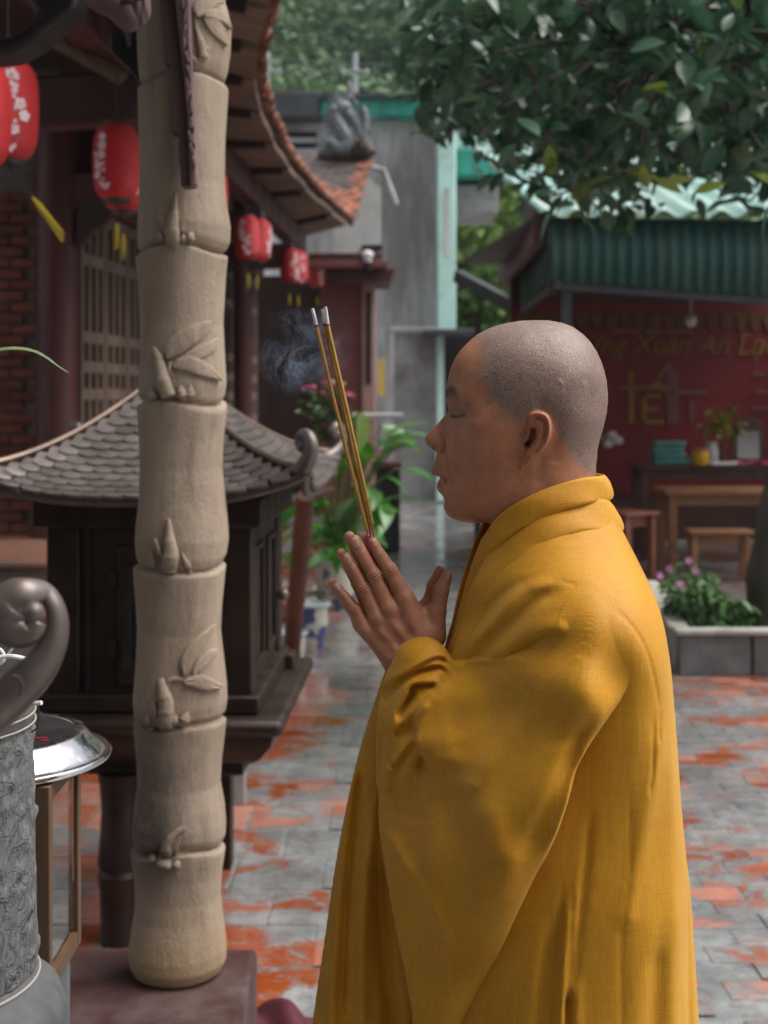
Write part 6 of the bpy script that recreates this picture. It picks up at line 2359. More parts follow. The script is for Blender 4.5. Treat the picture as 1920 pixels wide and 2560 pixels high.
def build_head():
    """head and neck: an inflated side outline with relief; local u (back), v (up), h (towards viewer)"""
    Z = 2.9625

    def hz(x, y):
        return ((1040 + x / Z - 1310) * SM, (1000 - (740 + y / Z)) * SM)
    front = [(880, 180), (760, 187), (640, 208), (540, 240), (450, 288), (390, 338), (332, 398), (291, 458), (263, 520), (246, 580), (233, 640),
             (222, 695), (218, 730), (222, 768), (233, 808), (240, 838), (232, 864), (206, 895), (174, 930), (140, 965), (104, 1000), (78, 1030),
             (66, 1058), (68, 1085), (82, 1106), (106, 1126), (132, 1144), (154, 1158), (153, 1184), (146, 1212), (138, 1236), (124, 1268),
             (117, 1298), (122, 1322), (150, 1336), (180, 1345), (172, 1362), (158, 1390), (154, 1412), (158, 1436), (176, 1462), (200, 1486), (212, 1508),
             (213, 1532), (208, 1560), (213, 1592), (236, 1630), (280, 1656), (332, 1673), (400, 1683), (460, 1681), (525, 1674), (556, 1692), (578, 1720),
             (600, 1800), (620, 1900), (640, 2020)]
    back = [(1330, 2020), (1330, 1800), (1324, 1600), (1320, 1450), (1321, 1340), (1326, 1260), (1332, 1196), (1338, 1130), (1350, 1070), (1370, 1008), (1390, 930), (1405, 860), (1412, 780),
            (1410, 700), (1402, 622), (1385, 550), (1362, 482), (1330, 412), (1288, 346), (1230, 285), (1160, 233), (1080, 201), (980, 184)]
    poly = np.array([hz(*p) for p in front + back])
    st = 0.00075
    u0, v0 = poly[:, 0].min() - 0.012, poly[:, 1].min() - 0.004
    us = np.arange(u0, poly[:, 0].max() + 0.012, st)
    vs = np.arange(v0, poly[:, 1].max() + 0.012, st)
    U, V = np.meshgrid(us, vs, indexing='ij')
    phi, sd = inflate(U, V, poly, st)
    ctl = [(900, 600, 77), (1100, 650, 75), (750, 420, 66), (900, 350, 58), (1150, 420, 56), (620, 500, 67), (500, 480, 58), (380, 500, 44), (300, 580, 32), (255, 620, 16),
           (450, 700, 62), (560, 800, 69), (500, 950, 66), (420, 960, 60), (340, 930, 47), (300, 800, 41), (255, 720, 27), (370, 880, 52),
           (200, 935, 7.5), (120, 1035, 10), (180, 1095, 17), (100, 1070, 10), (238, 862, 9), (240, 950, 17), (260, 1000, 27), (275, 1080, 35),
           (160, 1220, 14), (200, 1230, 25), (235, 1330, 27), (190, 1410, 19), (230, 1440, 29), (260, 1540, 27), (240, 1600, 20), (330, 1620, 34), (330, 1450, 42), (330, 1250, 44),
           (420, 1150, 57), (480, 1350, 57), (450, 1560, 47), (560, 1500, 55), (600, 1250, 66), (700, 1150, 69), (700, 1380, 63), (650, 1620, 50), (720, 1750, 52), (800, 1000, 72),
           (820, 1350, 60), (950, 1450, 61), (1000, 1200, 64), (1000, 1700, 62), (800, 1900, 58), (1200, 1250, 48), (1250, 1400, 40), (1200, 1700, 48), (1250, 1100, 46), (1250, 900, 58), (1330, 800, 40),
           (1300, 600, 50), (1000, 950, 74), (560, 620, 69)]
    pts = [hz(a, b) for a, b, _ in ctl]
    phm = np.maximum(bil(phi, u0, v0, st, np.array([p[0] for p in pts]), np.array([p[1] for p in pts])), 2e-7)
    lg = np.log((np.array([c[2] for c in ctl]) * 1e-3) ** 2 / phm)
    cs = 6
    G = rbf_fit([q[0] for q in pts], [q[1] for q in pts], lg, 0.008)(U[::cs, ::cs], V[::cs, ::cs])
    G = np.kron(G, np.ones((cs, cs)))[:U.shape[0], :U.shape[1]]
    G = blur(G, 7)
    w2 = phi * np.exp(G)
    w = np.sqrt(np.maximum(w2, 0))
    w = np.where(w > 0, w, 0)
    mm = 1e-3

    def zp(L):
        return [hz(*p) for p in L]

    def gs(x, y, sx, sy, rot=0):
        a, b = hz(x, y)
        return gauss(U, V, a, b, sx / Z * SM, sy / Z * SM, rot)
    zs = SM / Z
    D = np.zeros_like(U)
    D -= 6.5 * mm * gs(300, 848, 50, 36)                      # eye socket
    D += 5.6 * mm * gs(318, 868, 36, 21)                      # closed lid
    D -= 1.3 * mm * groove(U, V, zp([(262, 850), (290, 832), (330, 828), (372, 848)]), 7 * zs)
    D -= 1.8 * mm * groove(U, V, zp([(268, 884), (300, 892), (340, 887), (382, 874)]), 5 * zs)
    D -= 1.0 * mm * groove(U, V, zp([(285, 930), (330, 945), (390, 930)]), 12 * zs)
    D += 3.0 * mm * gs(262, 718, 50, 30)                      # brow
    D -= 3.2 * mm * groove(U, V, zp([(190, 1025), (214, 1055), (222, 1100), (212, 1150), (190, 1165)]), 8 * zs)   # wing of the nose
    D += 2.6 * mm * gs(176, 1092, 26, 34)
    D -= 5.5 * mm * gs(132, 1128, 20, 11, 0.45)               # nostril
    D -= 2.1 * mm * groove(U, V, zp([(222, 1110), (240, 1190), (262, 1270), (292, 1350), (312, 1430)]), 15 * zs)
    D += 1.3 * mm * groove(U, V, zp([(270, 1100), (310, 1200), (345, 1300), (355, 1400)]), 34 * zs)
    D -= 3.4 * mm * groove(U, V, zp([(150, 1338), (190, 1346), (225, 1350), (248, 1362)]), 6.5 * zs)   # mouth
    D += 1.8 * mm * groove(U, V, zp([(130, 1308), (175, 1322), (215, 1338)]), 12 * zs)
    D += 2.2 * mm * groove(U, V, zp([(165, 1400), (200, 1382), (228, 1366)]), 14 * zs)
    D -= 1.6 * mm * gs(225, 1480, 40, 20)
    D += 2.0 * mm * gs(250, 1570, 50, 40)
    D -= 1.2 * mm * gs(250, 1385, 14, 22)
    D += 1.6 * mm * gs(440, 960, 70, 36)                      # cheekbone
    D -= 2.4 * mm * gs(560, 780, 70, 60)                      # temple
    D -= 1.6 * mm * groove(U, V, zp([(760, 1230), (735, 1340), (640, 1480), (520, 1590), (420, 1650)]), 44 * zs)
    D += 1.2 * mm * groove(U, V, zp([(735, 1220), (690, 1360), (560, 1500), (430, 1590)]), 36 * zs)
    D += 1.6 * mm * groove(U, V, zp([(880, 1330), (830, 1480), (740, 1650), (680, 1800)]), 40 * zs)   # neck muscle
    D -= 1.5 * mm * groove(U, V, zp([(1000, 1050), (1030, 1130), (1020, 1230)]), 40 * zs)
    D += 0.7 * mm * gs(1062, 655, 8, 24, 0.6) + 0.8 * mm * gs(1222, 660, 14, 20, -0.5)                # scars
    D -= 0.6 * mm * gs(1085, 690, 8, 16, 0.5) + 0.5 * mm * gs(1205, 690, 10, 12)
    # uneven skull
    rs = np.random.RandomState(3)
    for _ in range(60):
        D += rs.uniform(-0.35, 0.35) * mm * gs(rs.uniform(350, 1380), rs.uniform(250, 1250), rs.uniform(30, 90), rs.uniform(30, 90), rs.uniform(0, 3))
    # ear as relief standing off the head
    ear = [(822, 905), (832, 872), (862, 850), (905, 845), (950, 858), (980, 892), (994, 945), (994, 990), (984, 1045), (958, 1100), (915, 1145), (868, 1185),
           (828, 1232), (795, 1262), (772, 1262), (770, 1228), (786, 1180), (800, 1130), (797, 1090), (790, 1062), (805, 1020), (822, 975), (832, 940)]
    ear = smooth_pts([hz(*p) for p in ear + [ear[0]]], 120)[:-1]
    ed = seg_dist(U, V, ear) * np.where(inside(U, V, ear), 1, -1)
    xe = np.clip((U - hz(800, 0)[0]) / (195 * zs), 0, 1)
    base = (5 + 13 * xe) * mm
    base = np.where(V < hz(0, 1130)[1], np.minimum(base, 8.5 * mm), base)
    E = base * np.clip(ed / (3.2 * mm) + 0.15, 0, 1) ** 0.6
    helix = groove(U, V, zp([(838, 960), (830, 905), (858, 868), (905, 862), (952, 880), (976, 930), (978, 990), (962, 1050), (925, 1105), (880, 1150)]), 9.5 * zs)
    E += 3.2 * mm * helix
    E -= 3.6 * mm * groove(U, V, zp([(868, 905), (905, 893), (938, 912), (950, 955), (948, 1000), (930, 1050)]), 8 * zs)
    E += 2.6 * mm * groove(U, V, zp([(880, 925), (912, 950), (918, 1000), (900, 1060), (866, 1105), (835, 1118)]), 8.5 * zs)
    E -= 12 * mm * groove(U, V, zp([(862, 958), (868, 1000), (858, 1040), (838, 1075), (815, 1098)]), 13 * zs) * 1.1
    E -= 6 * mm * gs(826, 1082, 13, 20, -0.4)
    E += 4.5 * mm * gs(806, 1050, 13, 20)
    E += 3.0 * mm * gs(838, 1160, 26, 26)
    E -= 2.0 * mm * gs(800, 1215, 12, 22, -0.4)
    em = np.clip(ed / (2.0 * mm) + 0.4, 0, 1)
    D += np.maximum(E, -6 * mm) * em
    D -= 3.0 * mm * np.exp(-0.5 * (np.minimum(ed + 4 * mm, 0) / (6 * mm)) ** 2) * (ed < 0) * np.clip((U - hz(860, 0)[0]) / (60 * zs), 0, 1)
    ramp = np.clip(w / (6 * mm), 0, 1)
    w = np.maximum(w + D * ramp, 0.4 * mm * (w > 0))
    # volume
    vst = 0.00125
    a, b = np.arange(us[0], us[-1], vst), np.arange(vs[0], vs[-1], vst)
    A, B = np.meshgrid(a, b, indexing='ij')
    wv = bil(w, u0, v0, st, A, B)
    sv = bil(sd, u0, v0, st, A, B)
    wv2 = np.where(sv > 0, wv ** 2, 0.03 * sv)
    hmax = 0.094
    hh = np.arange(-hmax, hmax, vst)
    Fd = (hh[None, None, :] ** 2 - wv2[:, :, None])
    lowest = V.min()
    Fd[:, :2, :] = np.abs(Fd[:, :2, :]) + 1e-6
    Fd[:, :, :1] = 1e-3
    Fd[:, :, -1:] = 1e-3
    P, Q = surface_nets(Fd.astype(np.float32), (a[0], b[0], hh[0]), vst)
    # snap to the fine relief where it is not steep
    gx, gy = np.gradient(w, st)
    sl = np.hypot(bil(gx, u0, v0, st, P[:, 0], P[:, 1]), bil(gy, u0, v0, st, P[:, 0], P[:, 1]))
    wf = bil(w, u0, v0, st, P[:, 0], P[:, 1])
    k = np.clip((2.2 - sl) / 1.2, 0, 1)
    ok = (P[:, 1] > b[0] + 4 * vst)
    P[:, 2] = np.where(ok, P[:, 2] * (1 - k) + np.sign(P[:, 2]) * wf * k, P[:, 2])
    # ---- skin colour
    x = (P[:, 0] / SM + 1310 - 1040) * Z
    y = (1000 - P[:, 1] / SM - 740) * Z

    def g2(cx, cy, sx, sy, rot=0.0):
        return gauss(x, y, cx, cy, sx, sy, rot)
    skin = np.array([0.40, 0.168, 0.092])
    col = np.tile(skin, (len(P), 1))

    def tint(m, c):
        nonlocal col
        m = np.clip(m, 0, 1)[:, None]
        col = col * (1 - m) + np.array(c) * m
    tint(0.55 * g2(130, 1060, 70, 60), (0.44, 0.16, 0.10))
    tint(0.5 * g2(420, 1000, 120, 90), (0.43, 0.172, 0.10))
    tint(0.6 * g2(930, 960, 60, 110), (0.49, 0.20, 0.115))
    tint(0.45 * g2(450, 420, 140, 120), (0.46, 0.215, 0.13))
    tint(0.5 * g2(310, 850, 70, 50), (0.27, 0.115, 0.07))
    lipm = np.exp(-0.5 * (groove_pt(x, y, [(124, 1306), (165, 1322), (225, 1346)]) / 13) ** 2) + np.exp(-0.5 * (groove_pt(x, y, [(158, 1412), (190, 1395), (232, 1362)]) / 17) ** 2)
    tint(0.8 * np.clip(lipm, 0, 1) * (x < 250), (0.31, 0.10, 0.075))
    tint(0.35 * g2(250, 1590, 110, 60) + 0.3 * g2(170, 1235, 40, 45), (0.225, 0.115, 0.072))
    # stubble mask over the scalp
    hl = np.interp(y, [150, 230, 330, 480, 580, 700, 800, 900, 960], [420, 500, 560, 585, 562, 600, 660, 740, 790])
    wob = 16 * np.sin(y / 23.0) + 12 * np.sin(y / 11.0 + x / 19.0) + 9 * np.sin(x / 7.0 + y / 6.0)
    hm = np.clip((x - hl + wob) / (300 - 110 * np.clip((y - 400) / 300, 0, 1)) + 0.5, 0, 1)
    hm = hm * (3 - 2 * hm)
    hm = np.clip(hm, 0, 1)
    bl = np.interp(x, [600, 780, 830, 1000, 1060, 1150, 1250, 1340], [860, 930, 840, 900, 1050, 1180, 1290, 1320])
    hm *= np.clip((bl - y) / 90 + 0.5, 0, 1)
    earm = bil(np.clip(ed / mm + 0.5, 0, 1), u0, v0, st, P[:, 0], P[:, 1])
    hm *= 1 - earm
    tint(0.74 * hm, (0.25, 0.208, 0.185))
    # brow, lashes
    lash = 1.15 * np.exp(-0.5 * (groove_pt(x, y, [(272, 886), (300, 893), (340, 888), (376, 876)]) / 9.5) ** 2) * (x > 262) * (x < 382)
    tint(0.98 * lash, (0.018, 0.008, 0.006))
    tint(0.35 * np.exp(-0.5 * (groove_pt(x, y, [(258, 850), (290, 833), (330, 829), (374, 850)]) / 9) ** 2), (0.12, 0.045, 0.028))
    bm = np.exp(-0.5 * (groove_pt(x, y, [(226, 726), (255, 700), (290, 704), (325, 742)]) / 27) ** 2)
    tint(1.0 * bm * np.clip((345 - x) / 60, 0, 1), (0.035, 0.02, 0.014))
    tint(0.95 * g2(132, 1128, 15, 8.5, -0.45), (0.03, 0.01, 0.008))
    tint(0.9 * g2(822, 1085, 11, 20, 0.4), (0.05, 0.018, 0.012))
    tint(0.5 * g2(845, 1010, 20, 40, 0.2), (0.2, 0.07, 0.045))
    for (mx, my, r) in ((450, 945, 6), (1175, 1130, 5), (1160, 1308, 4), (395, 1418, 4), (550, 790, 8), (195, 1010, 4)):
        tint(0.75 * g2(mx, my, r, r), (0.16, 0.06, 0.04))
    tint(0.75 * g2(1066, 660, 9, 22, -0.6) + 0.8 * g2(1222, 662, 14, 16, 0.5) + 0.5 * g2(1130, 515, 9, 9), (0.46, 0.26, 0.18))
    rs = np.random.RandomState(5)
    for _ in range(90):
        tint(rs.uniform(0.05, 0.3) * g2(rs.uniform(220, 1350), rs.uniform(250, 1650), rs.uniform(8, 50), rs.uniform(8, 40), rs.uniform(0, 3)),
             skin * rs.uniform(0.62, 1.3) * np.array([1, rs.uniform(0.85, 1.08), rs.uniform(0.85, 1.1)]))
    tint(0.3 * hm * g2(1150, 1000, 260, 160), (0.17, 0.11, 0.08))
    # place
    aa = math.atan((1310 - 960) / F)
    c0 = at(1310, 1000, DM)
    ax, ay = np.array([math.cos(aa), -math.sin(aa)]), np.array([-math.sin(aa), -math.cos(aa)])
    W3 = np.zeros_like(P)
    W3[:, 0] = c0.x + P[:, 0] * ax[0] + P[:, 2] * ay[0]
    W3[:, 1] = c0.y + P[:, 0] * ax[1] + P[:, 2] * ay[1]
    W3[:, 2] = c0.z + P[:, 1]
    return W3, Q, col, hm


def groove_pt(x, y, pts):
    P = smooth_pts(pts, 24)
    return seg_dist(x, y, P, closed=False)


def rcone(X, Y, Zz, a, b, ra, rb):
    a, b = np.array(a), np.array(b)
    ab = b - a
    L = max((ab ** 2).sum(), 1e-12)
    t = np.clip(((X - a[0]) * ab[0] + (Y - a[1]) * ab[1] + (Zz - a[2]) * ab[2]) / L, 0, 1)
    return np.sqrt((X - a[0] - t * ab[0]) ** 2 + (Y - a[1] - t * ab[1]) ** 2 + (Zz - a[2] - t * ab[2]) ** 2) - (ra + (rb - ra) * t)


def smin(a, b, k):
    h = np.clip(0.5 + 0.5 * (b - a) / k, 0, 1)
    return b + (a - b) * h - k * h * (1 - h)


class Vol:
    def __init__(s, lo, hi, st):
        s.st = st
        s.lo = np.array(lo, float)
        s.ax = [np.arange(lo[i], hi[i], st) for i in range(3)]
        s.F = np.full([len(a) for a in s.ax], 0.05, np.float32)

    def win(s, lo, hi):
        sl = []
        for i in range(3):
            a = max(0, int((lo[i] - s.lo[i]) / s.st))
            b = min(len(s.ax[i]), int((hi[i] - s.lo[i]) / s.st) + 2)
            sl.append(slice(a, max(b, a)))
        return tuple(sl), np.meshgrid(s.ax[0][sl[0]], s.ax[1][sl[1]], s.ax[2][sl[2]], indexing='ij')

    def cone(s, a, b, ra, rb, k=0.003, sub=False):
        m = max(ra, rb) + 0.012
        lo, hi = np.minimum(a, b) - m, np.maximum(a, b) + m
        sl, (X, Y, Zz) = s.win(lo, hi)
        if X.size == 0:
            return
        d = rcone(X, Y, Zz, a, b, ra, rb)
        if sub:
            s.F[sl] = -smin(-s.F[sl], d, k)
        else:
            s.F[sl] = smin(s.F[sl], d, k)

    def mesh(s):
        for ax in range(3):
            for e in (0, -1):
                i = [slice(None)] * 3
                i[ax] = e
                s.F[tuple(i)] = 0.05
        return surface_nets(s.F, s.lo, s.st)


def build_hand():
    """near hand in (u right, v up, h to viewer), metres about the photo's hand crop"""
    Z = 3.456
    sh = 1.585 / F / Z

    def p(x, y, h):
        return np.array([x * sh, -y * sh, h])
    V_ = Vol((150 * sh, -1800 * sh, -0.008), (1380 * sh, -200 * sh, 0.052), 0.00095)
    fingers = {
        'index': ([(598, 322, .0085), (648, 420, .0095), (738, 560, .0118), (868, 800, .0135)], [42, 54, 66, 78]),
        'middle': ([(444, 308, .0085), (500, 415, .0095), (606, 600, .0122), (735, 890, .0148)], [47, 54, 64, 74]),
        'ring': ([(374, 452, .0085), (425, 548, .0095), (517, 715, .0118), (638, 975, .0142)], [43, 50, 60, 70]),
        'pinky': ([(290, 708, .0080), (352, 790, .0085), (440, 895, .0105), (548, 1070, .0128)], [36, 45, 53, 62]),
    }
    mcp = {}
    for nm, (pt, rr) in fingers.items():
        for i in range(3):
            V_.cone(p(*pt[i]), p(*pt[i + 1]), rr[i] * sh, rr[i + 1] * sh * (0.93 if i < 2 else 1), 0.0012 if i else 0.001)
        # joints
        x, y, h = pt[2]
        V_.cone(p(x, y, h + .0012), p(x + 6, y + 10, h + .0012), rr[2] * sh * 0.98, rr[2] * sh * 0.98, 0.003)
        mcp[nm] = pt[3]
    wr = (925, 1340)
    # back of the hand
    for nm, tgt, r0, r1 in (('index', (1010, 1270), 80, 105), ('middle', (950, 1300), 82, 108), ('ring', (880, 1330), 80, 108), ('pinky', (810, 1355), 72, 100)):
        x, y, h = mcp[nm]
        V_.cone(p(x, y, h - .001), p(tgt[0], tgt[1], .016), r0 * sh, r1 * sh, 0.006)
        V_.cone(p(x - 6, y + 6, h + .0035), p(x + 6, y + 30, h + .003), 56 * sh, 52 * sh, 0.005)
    for a, b in (((868, 800), (960, 1040)), ((740, 890), (860, 1120)), ((640, 975), (790, 1170)), ((548, 1070), (720, 1220))):
        V_.cone(p(a[0], a[1], .0165), p(b[0], b[1], .0215), 34 * sh, 36 * sh, 0.004)
    V_.cone(p(700, 1080, .012), p(900, 1060, .012), 110 * sh, 120 * sh, 0.008)
    V_.cone(p(900, 900, .012), p(1010, 1100, .013), 95 * sh, 120 * sh, 0.008)
    # thumb
    V_.cone(p(1120, 1120, .014), p(1150, 900, .0115), 98 * sh, 74 * sh, 0.007)
    V_.cone(p(1150, 900, .0115), p(1182, 740, .0105), 74 * sh, 66 * sh, 0.003)
    V_.cone(p(1182, 740, .0105), p(1232, 605, .0095), 64 * sh, 47 * sh, 0.003)
    V_.cone(p(1010, 950, .009), p(1110, 940, .009), 60 * sh, 62 * sh, 0.010)
    V_.cone(p(1080, 1120, .013), p(980, 1200, .015), 110 * sh, 120 * sh, 0.010)
    # wrist and forearm
    V_.cone(p(830, 1330, .017), p(905, 1470, .018), 112 * sh, 120 * sh, 0.010)
    V_.cone(p(1040, 1240, .017), p(1060, 1440, .018), 122 * sh, 130 * sh, 0.010)
    V_.cone(p(905, 1470, .018), p(1080, 1780, .024), 122 * sh, 150 * sh, 0.012)
    V_.cone(p(1060, 1440, .018), p(1200, 1720, .024), 130 * sh, 150 * sh, 0.012)
    V_.cone(p(770, 1240, .022), p(840, 1370, .024), 50 * sh, 60 * sh, 0.008)
    # soft dents between tendons
    for a, b in (((820, 960), (900, 1080)), ((700, 1030), (800, 1140)), ((610, 1110), (720, 1230))):
        V_.cone(p(a[0], a[1], .0315), p(b[0], b[1], .0335), 36 * sh, 38 * sh, 0.006, sub=True)
    P, Q = V_.mesh()
    x, y, h = P[:, 0] / sh, -P[:, 1] / sh, P[:, 2]
    front = np.clip((h - .010) / .004, 0, 1)
    disp = np.zeros(len(P))
    col = np.tile(np.array([0.375, 0.16, 0.09]), (len(P), 1))

    def tint(m, c):
        nonlocal col
        m = np.clip(m, 0, 1)[:, None]
        col = col * (1 - m) + np.array(c) * m
    rs = np.random.RandomState(11)
    for nm, (pt, rr) in fingers.items():
        for j, (am, ln) in enumerate(((0.0, 0), (0.28, 16), (0.85, 30), (0.0, 0))):
            if not am:
                continue
            cx, cy, _ = pt[j]
            dx, dy = pt[j + 1][0] - pt[j - 1][0], pt[j + 1][1] - pt[j - 1][1]
            L = math.hypot(dx, dy)
            dx, dy = dx / L, dy / L
            t = (x - cx) * dx + (y - cy) * dy
            c = -(x - cx) * dy + (y - cy) * dx
            g = np.exp(-0.5 * (t / ln) ** 2 - 0.5 * (c / (rr[j] * 0.62)) ** 2) * front
            disp += am * 0.0010 * g * np.cos(2 * math.pi * (t + 0.0035 * c * c) / 24)
            disp += am * 0.0004 * g
            tint(0.65 * am * g * (0.5 - 0.5 * np.cos(2 * math.pi * (t + 0.0035 * c * c) / 24)), (0.17, 0.062, 0.038))
        # fingertips pinker
        cx, cy, _ = pt[0]
        tint(0.55 * np.exp(-((x - cx) ** 2 + (y - cy) ** 2) / (2 * 60 ** 2)), (0.47, 0.215, 0.155))
        tint(0.35 * np.exp(-((x - pt[3][0]) ** 2 + (y - pt[3][1]) ** 2) / (2 * 45 ** 2)) * front, (0.33, 0.13, 0.08))
    nails = [(446, 322, 40, 50, -0.50, .0), (380, 466, 36, 45, -0.50, 0), (292, 702, 31, 40, -0.6, 0), (612, 322, 28, 42, -0.45, .0), (1252, 600, 30, 50, 0.40, 0)]
    for (cx, cy, a, b, r, _) in nails:
        c, s_ = math.cos(r), math.sin(r)
        X, Y = (x - cx) * c + (y - cy) * s_, -(x - cx) * s_ + (y - cy) * c
        q = np.sqrt((X / a) ** 2 + (Y / b) ** 2)
        hm = h > (.0085 if cx < 1000 else .004)
        tint(np.clip((1 - q) / 0.14, 0, 1) * 0.85 * hm, (0.55, 0.30, 0.24))
        tint(np.exp(-((q - 1.03) / 0.10) ** 2) * 0.55 * hm, (0.17, 0.07, 0.045))
        tint(np.clip((1 - q) / 0.2, 0, 1) * np.clip((-Y / b - 0.62) / 0.12, 0, 1) * 0.8 * hm, (0.55, 0.40, 0.32))
        disp += -0.0004 * np.exp(-((q - 1.05) / 0.12) ** 2) * hm
    # thumb joint creases
    t, c = (y - 730) * 0.94 + (x - 1182) * -0.34, (x - 1182) * 0.94 + (y - 730) * 0.34
    g = np.exp(-0.5 * (t / 34) ** 2 - 0.5 * (c / 45) ** 2)
    disp += 0.0005 * g * np.cos(2 * math.pi * (t + 0.003 * c * c) / 26)
    tint(0.4 * g, (0.22, 0.085, 0.052))
    for cx, cy in ((735, 890), (868, 800), (640, 975)):
        g = np.exp(-((x - cx) ** 2 + (y - cy) ** 2) / (2 * 34 ** 2)) * front
        disp += 0.0003 * g * np.cos(2 * math.pi * ((x - cx) * .48 + (y - cy) * .87 + 6 * np.sin((x - cx) / 14)) / 20)
        tint(0.45 * g, (0.27, 0.105, 0.065))
    for _ in range(80):
        cx, cy, sg = rs.uniform(200, 1280), rs.uniform(260, 1450), rs.uniform(15, 80)
        tint(rs.uniform(0.05, 0.3) * np.exp(-((x - cx) ** 2 + (y - cy) ** 2) / (2 * sg * sg)), np.array([0.375, 0.16, 0.09]) * rs.uniform(0.7, 1.25))
    # normals for displacement
    me = np_mesh('tmp', P, Q)
    nb = np.zeros(len(P) * 3, np.float32)
    me.vertices.foreach_get('normal', nb)
    P = P + nb.reshape(-1, 3) * disp[:, None]
    bpy.data.meshes.remove(me)
    return P, Q, col, sh


# ------------------------------------------------------------------ cloth shapes
K5 = 1920 / 1659.0


RB = {}


def idw_px(ctl, x, y):
    key = tuple(map(tuple, ctl))
    if len(ctl) == 1:
        return np.full(np.shape(x), ctl[0][2])
    if key not in RB:
        RB[key] = rbf_fit([c[0] for c in ctl], [c[1] for c in ctl], [c[2] for c in ctl], 60.0)
    return RB[key](x, y)


def cloth_solid(poly, wctl, hctl, st, grooves=None, ymid=DM, facing=1, wpow=1.0, under=None, top=None):
    """poly, wctl, hctl in photo pixels; returns world mesh of an inflated cloth body.
    hctl gives the distance of the middle surface towards the viewer, wctl its half thickness"""
    def conv(x, y):
        hcv = idw_px(hctl, x, y)
        d = ymid - facing * hcv
        return (np.asarray(x) - 960) * d / F, H - (np.asarray(y) - HZ) * d / F
    poly = np.array(poly, float)
    pc = smooth_pts(np.vstack([poly, poly[:1]]), len(poly) * 4)[:-1]
    X, Zz = conv(pc[:, 0], pc[:, 1])
    pm = np.stack([X, Zz], 1)
    u0, v0 = pm.min(0) - 0.02
    u1, v1 = pm.max(0) + 0.02
    us, vs = np.arange(u0, u1, st), np.arange(v0, v1, st)
    U, V = np.meshgrid(us, vs, indexing='ij')
    phi, sd = inflate(U, V, pm, st)
    # pixel coordinates back (fixed point)
    PX, PY = 960 + U * F / ymid, HZ - (V - H) * F / ymid
    for _ in range(4):
        hcv = idw_px(hctl, PX, PY)
        d = ymid - facing * hcv
        PX, PY = 960 + U * F / d, HZ - (V - H) * F / d
    hcv = idw_px(hctl, PX, PY)
    wx, wz = conv(np.array([c[0] for c in wctl]), np.array([c[1] for c in wctl]))
    phm = np.maximum(bil(phi, u0, v0, st, wx, wz), 1e-5)
    lg = np.log(np.array([c[2] for c in wctl]) ** 2 / phm)
    G = blur(rbf_fit(wx, wz, lg, 0.03)(U, V), 3)
    w = np.sqrt(np.maximum(phi, 0) * np.exp(G))
    if wpow != 1.0:
        w = w ** wpow
    wm = w.max() + 3 * st
    D = np.zeros_like(U)
    if grooves:
        D = grooves(PX, PY)
    hh = np.arange(-wm, wm, st)
    w2 = np.where(sd > 0, w ** 2, 0.08 * sd)
    Fd = hh[None, None, :] ** 2 - w2[:, :, None]
    Fd[:, :, 0] = 1e-3
    Fd[:, :, -1] = 1e-3
    Fd[:, 0, :] = 1e-3
    Fd[:, -1, :] = 1e-3
    P, Q = surface_nets(Fd.astype(np.float32), (us[0], vs[0], hh[0]), st)
    wf = np.maximum(bil(w, u0, v0, st, P[:, 0], P[:, 1]), 1e-4)
    fr = np.clip(P[:, 2] / wf * 1.4, -1, 1)
    dd = bil(D, u0, v0, st, P[:, 0], P[:, 1])
    hcp = bil(hcv, u0, v0, st, P[:, 0], P[:, 1])
    h = P[:, 2] + hcp + dd * np.where(fr > 0, fr, 0)
    if top is not None:
        top.update(A=w + D, u0=u0, v0=v0, st=st)
    if under is not None:
        # the shoulder cap grows out of the robe below it
        T = bil(under['A'], under['u0'], under['v0'], under['st'], P[:, 0], P[:, 1]) + 0.0012
        px, py = bil(PX, u0, v0, st, P[:, 0], P[:, 1]) / K5, bil(PY, u0, v0, st, P[:, 0], P[:, 1]) / K5
        lim = np.interp(px, [1085, 1200, 1280, 1330, 1380], [1450, 1470, 1520, 1570, 1600])
        mk = np.clip((lim - py) / 120, 0, 1) * np.clip((px - 1085) / 80, 0, 1)
        mk = mk * mk * (3 - 2 * mk)
        q = np.clip(bil(sd, u0, v0, st, P[:, 0], P[:, 1]) / 0.10, 0, 1)
        q = q * q * (3 - 2 * q)
        hs = -smin(-h, -T, 0.03)
        tgt = np.where(P[:, 2] > -0.02, T * (1 - q) + np.maximum(hs, T) * q, h)
        h = h * (1 - mk) + tgt * mk
        mk2 = np.clip((lim + 110 - py) / 140, 0, 1) * np.clip((px - 1100) / 60, 0, 1)
        sm = mk2 * (P[:, 2] > -0.004) * np.clip(bil(sd, u0, v0, st, P[:, 0], P[:, 1]) / 0.006, 0, 1)
        e0, e1 = Q.ravel(), np.roll(Q, -1, 1).ravel()
        deg = np.bincount(e0, minlength=len(P)) + np.bincount(e1, minlength=len(P))
        base = h.copy()
        for _ in range(160):
            av = (np.bincount(e0, h[e1], len(P)) + np.bincount(e1, h[e0], len(P))) / np.maximum(deg, 1)
            h = h + 0.7 * sm * (av - h)
        h = np.where((mk > 0.15) & (P[:, 2] > -0.004), np.maximum(h, T), h)
    W3 = np.stack([P[:, 0], ymid - facing * h, P[:, 1]], 1)
    if facing < 0:
        Q = Q[:, ::-1]
    # (u, v, h) -> (x, z, -y): keep outward normals
    return W3, Q


def S5(L):
    return [(x * K5, y * K5, *r) for x, y, *r in L]


def px_gs(PX, PY, x, y, sx, sy=None, rot=0.0):
    return gauss(PX, PY, x, y, sx, sy or sx, rot)


def g_poly(PX, PY, pts, sig, amp):
    return amp * groove(PX, PY, pts, sig)


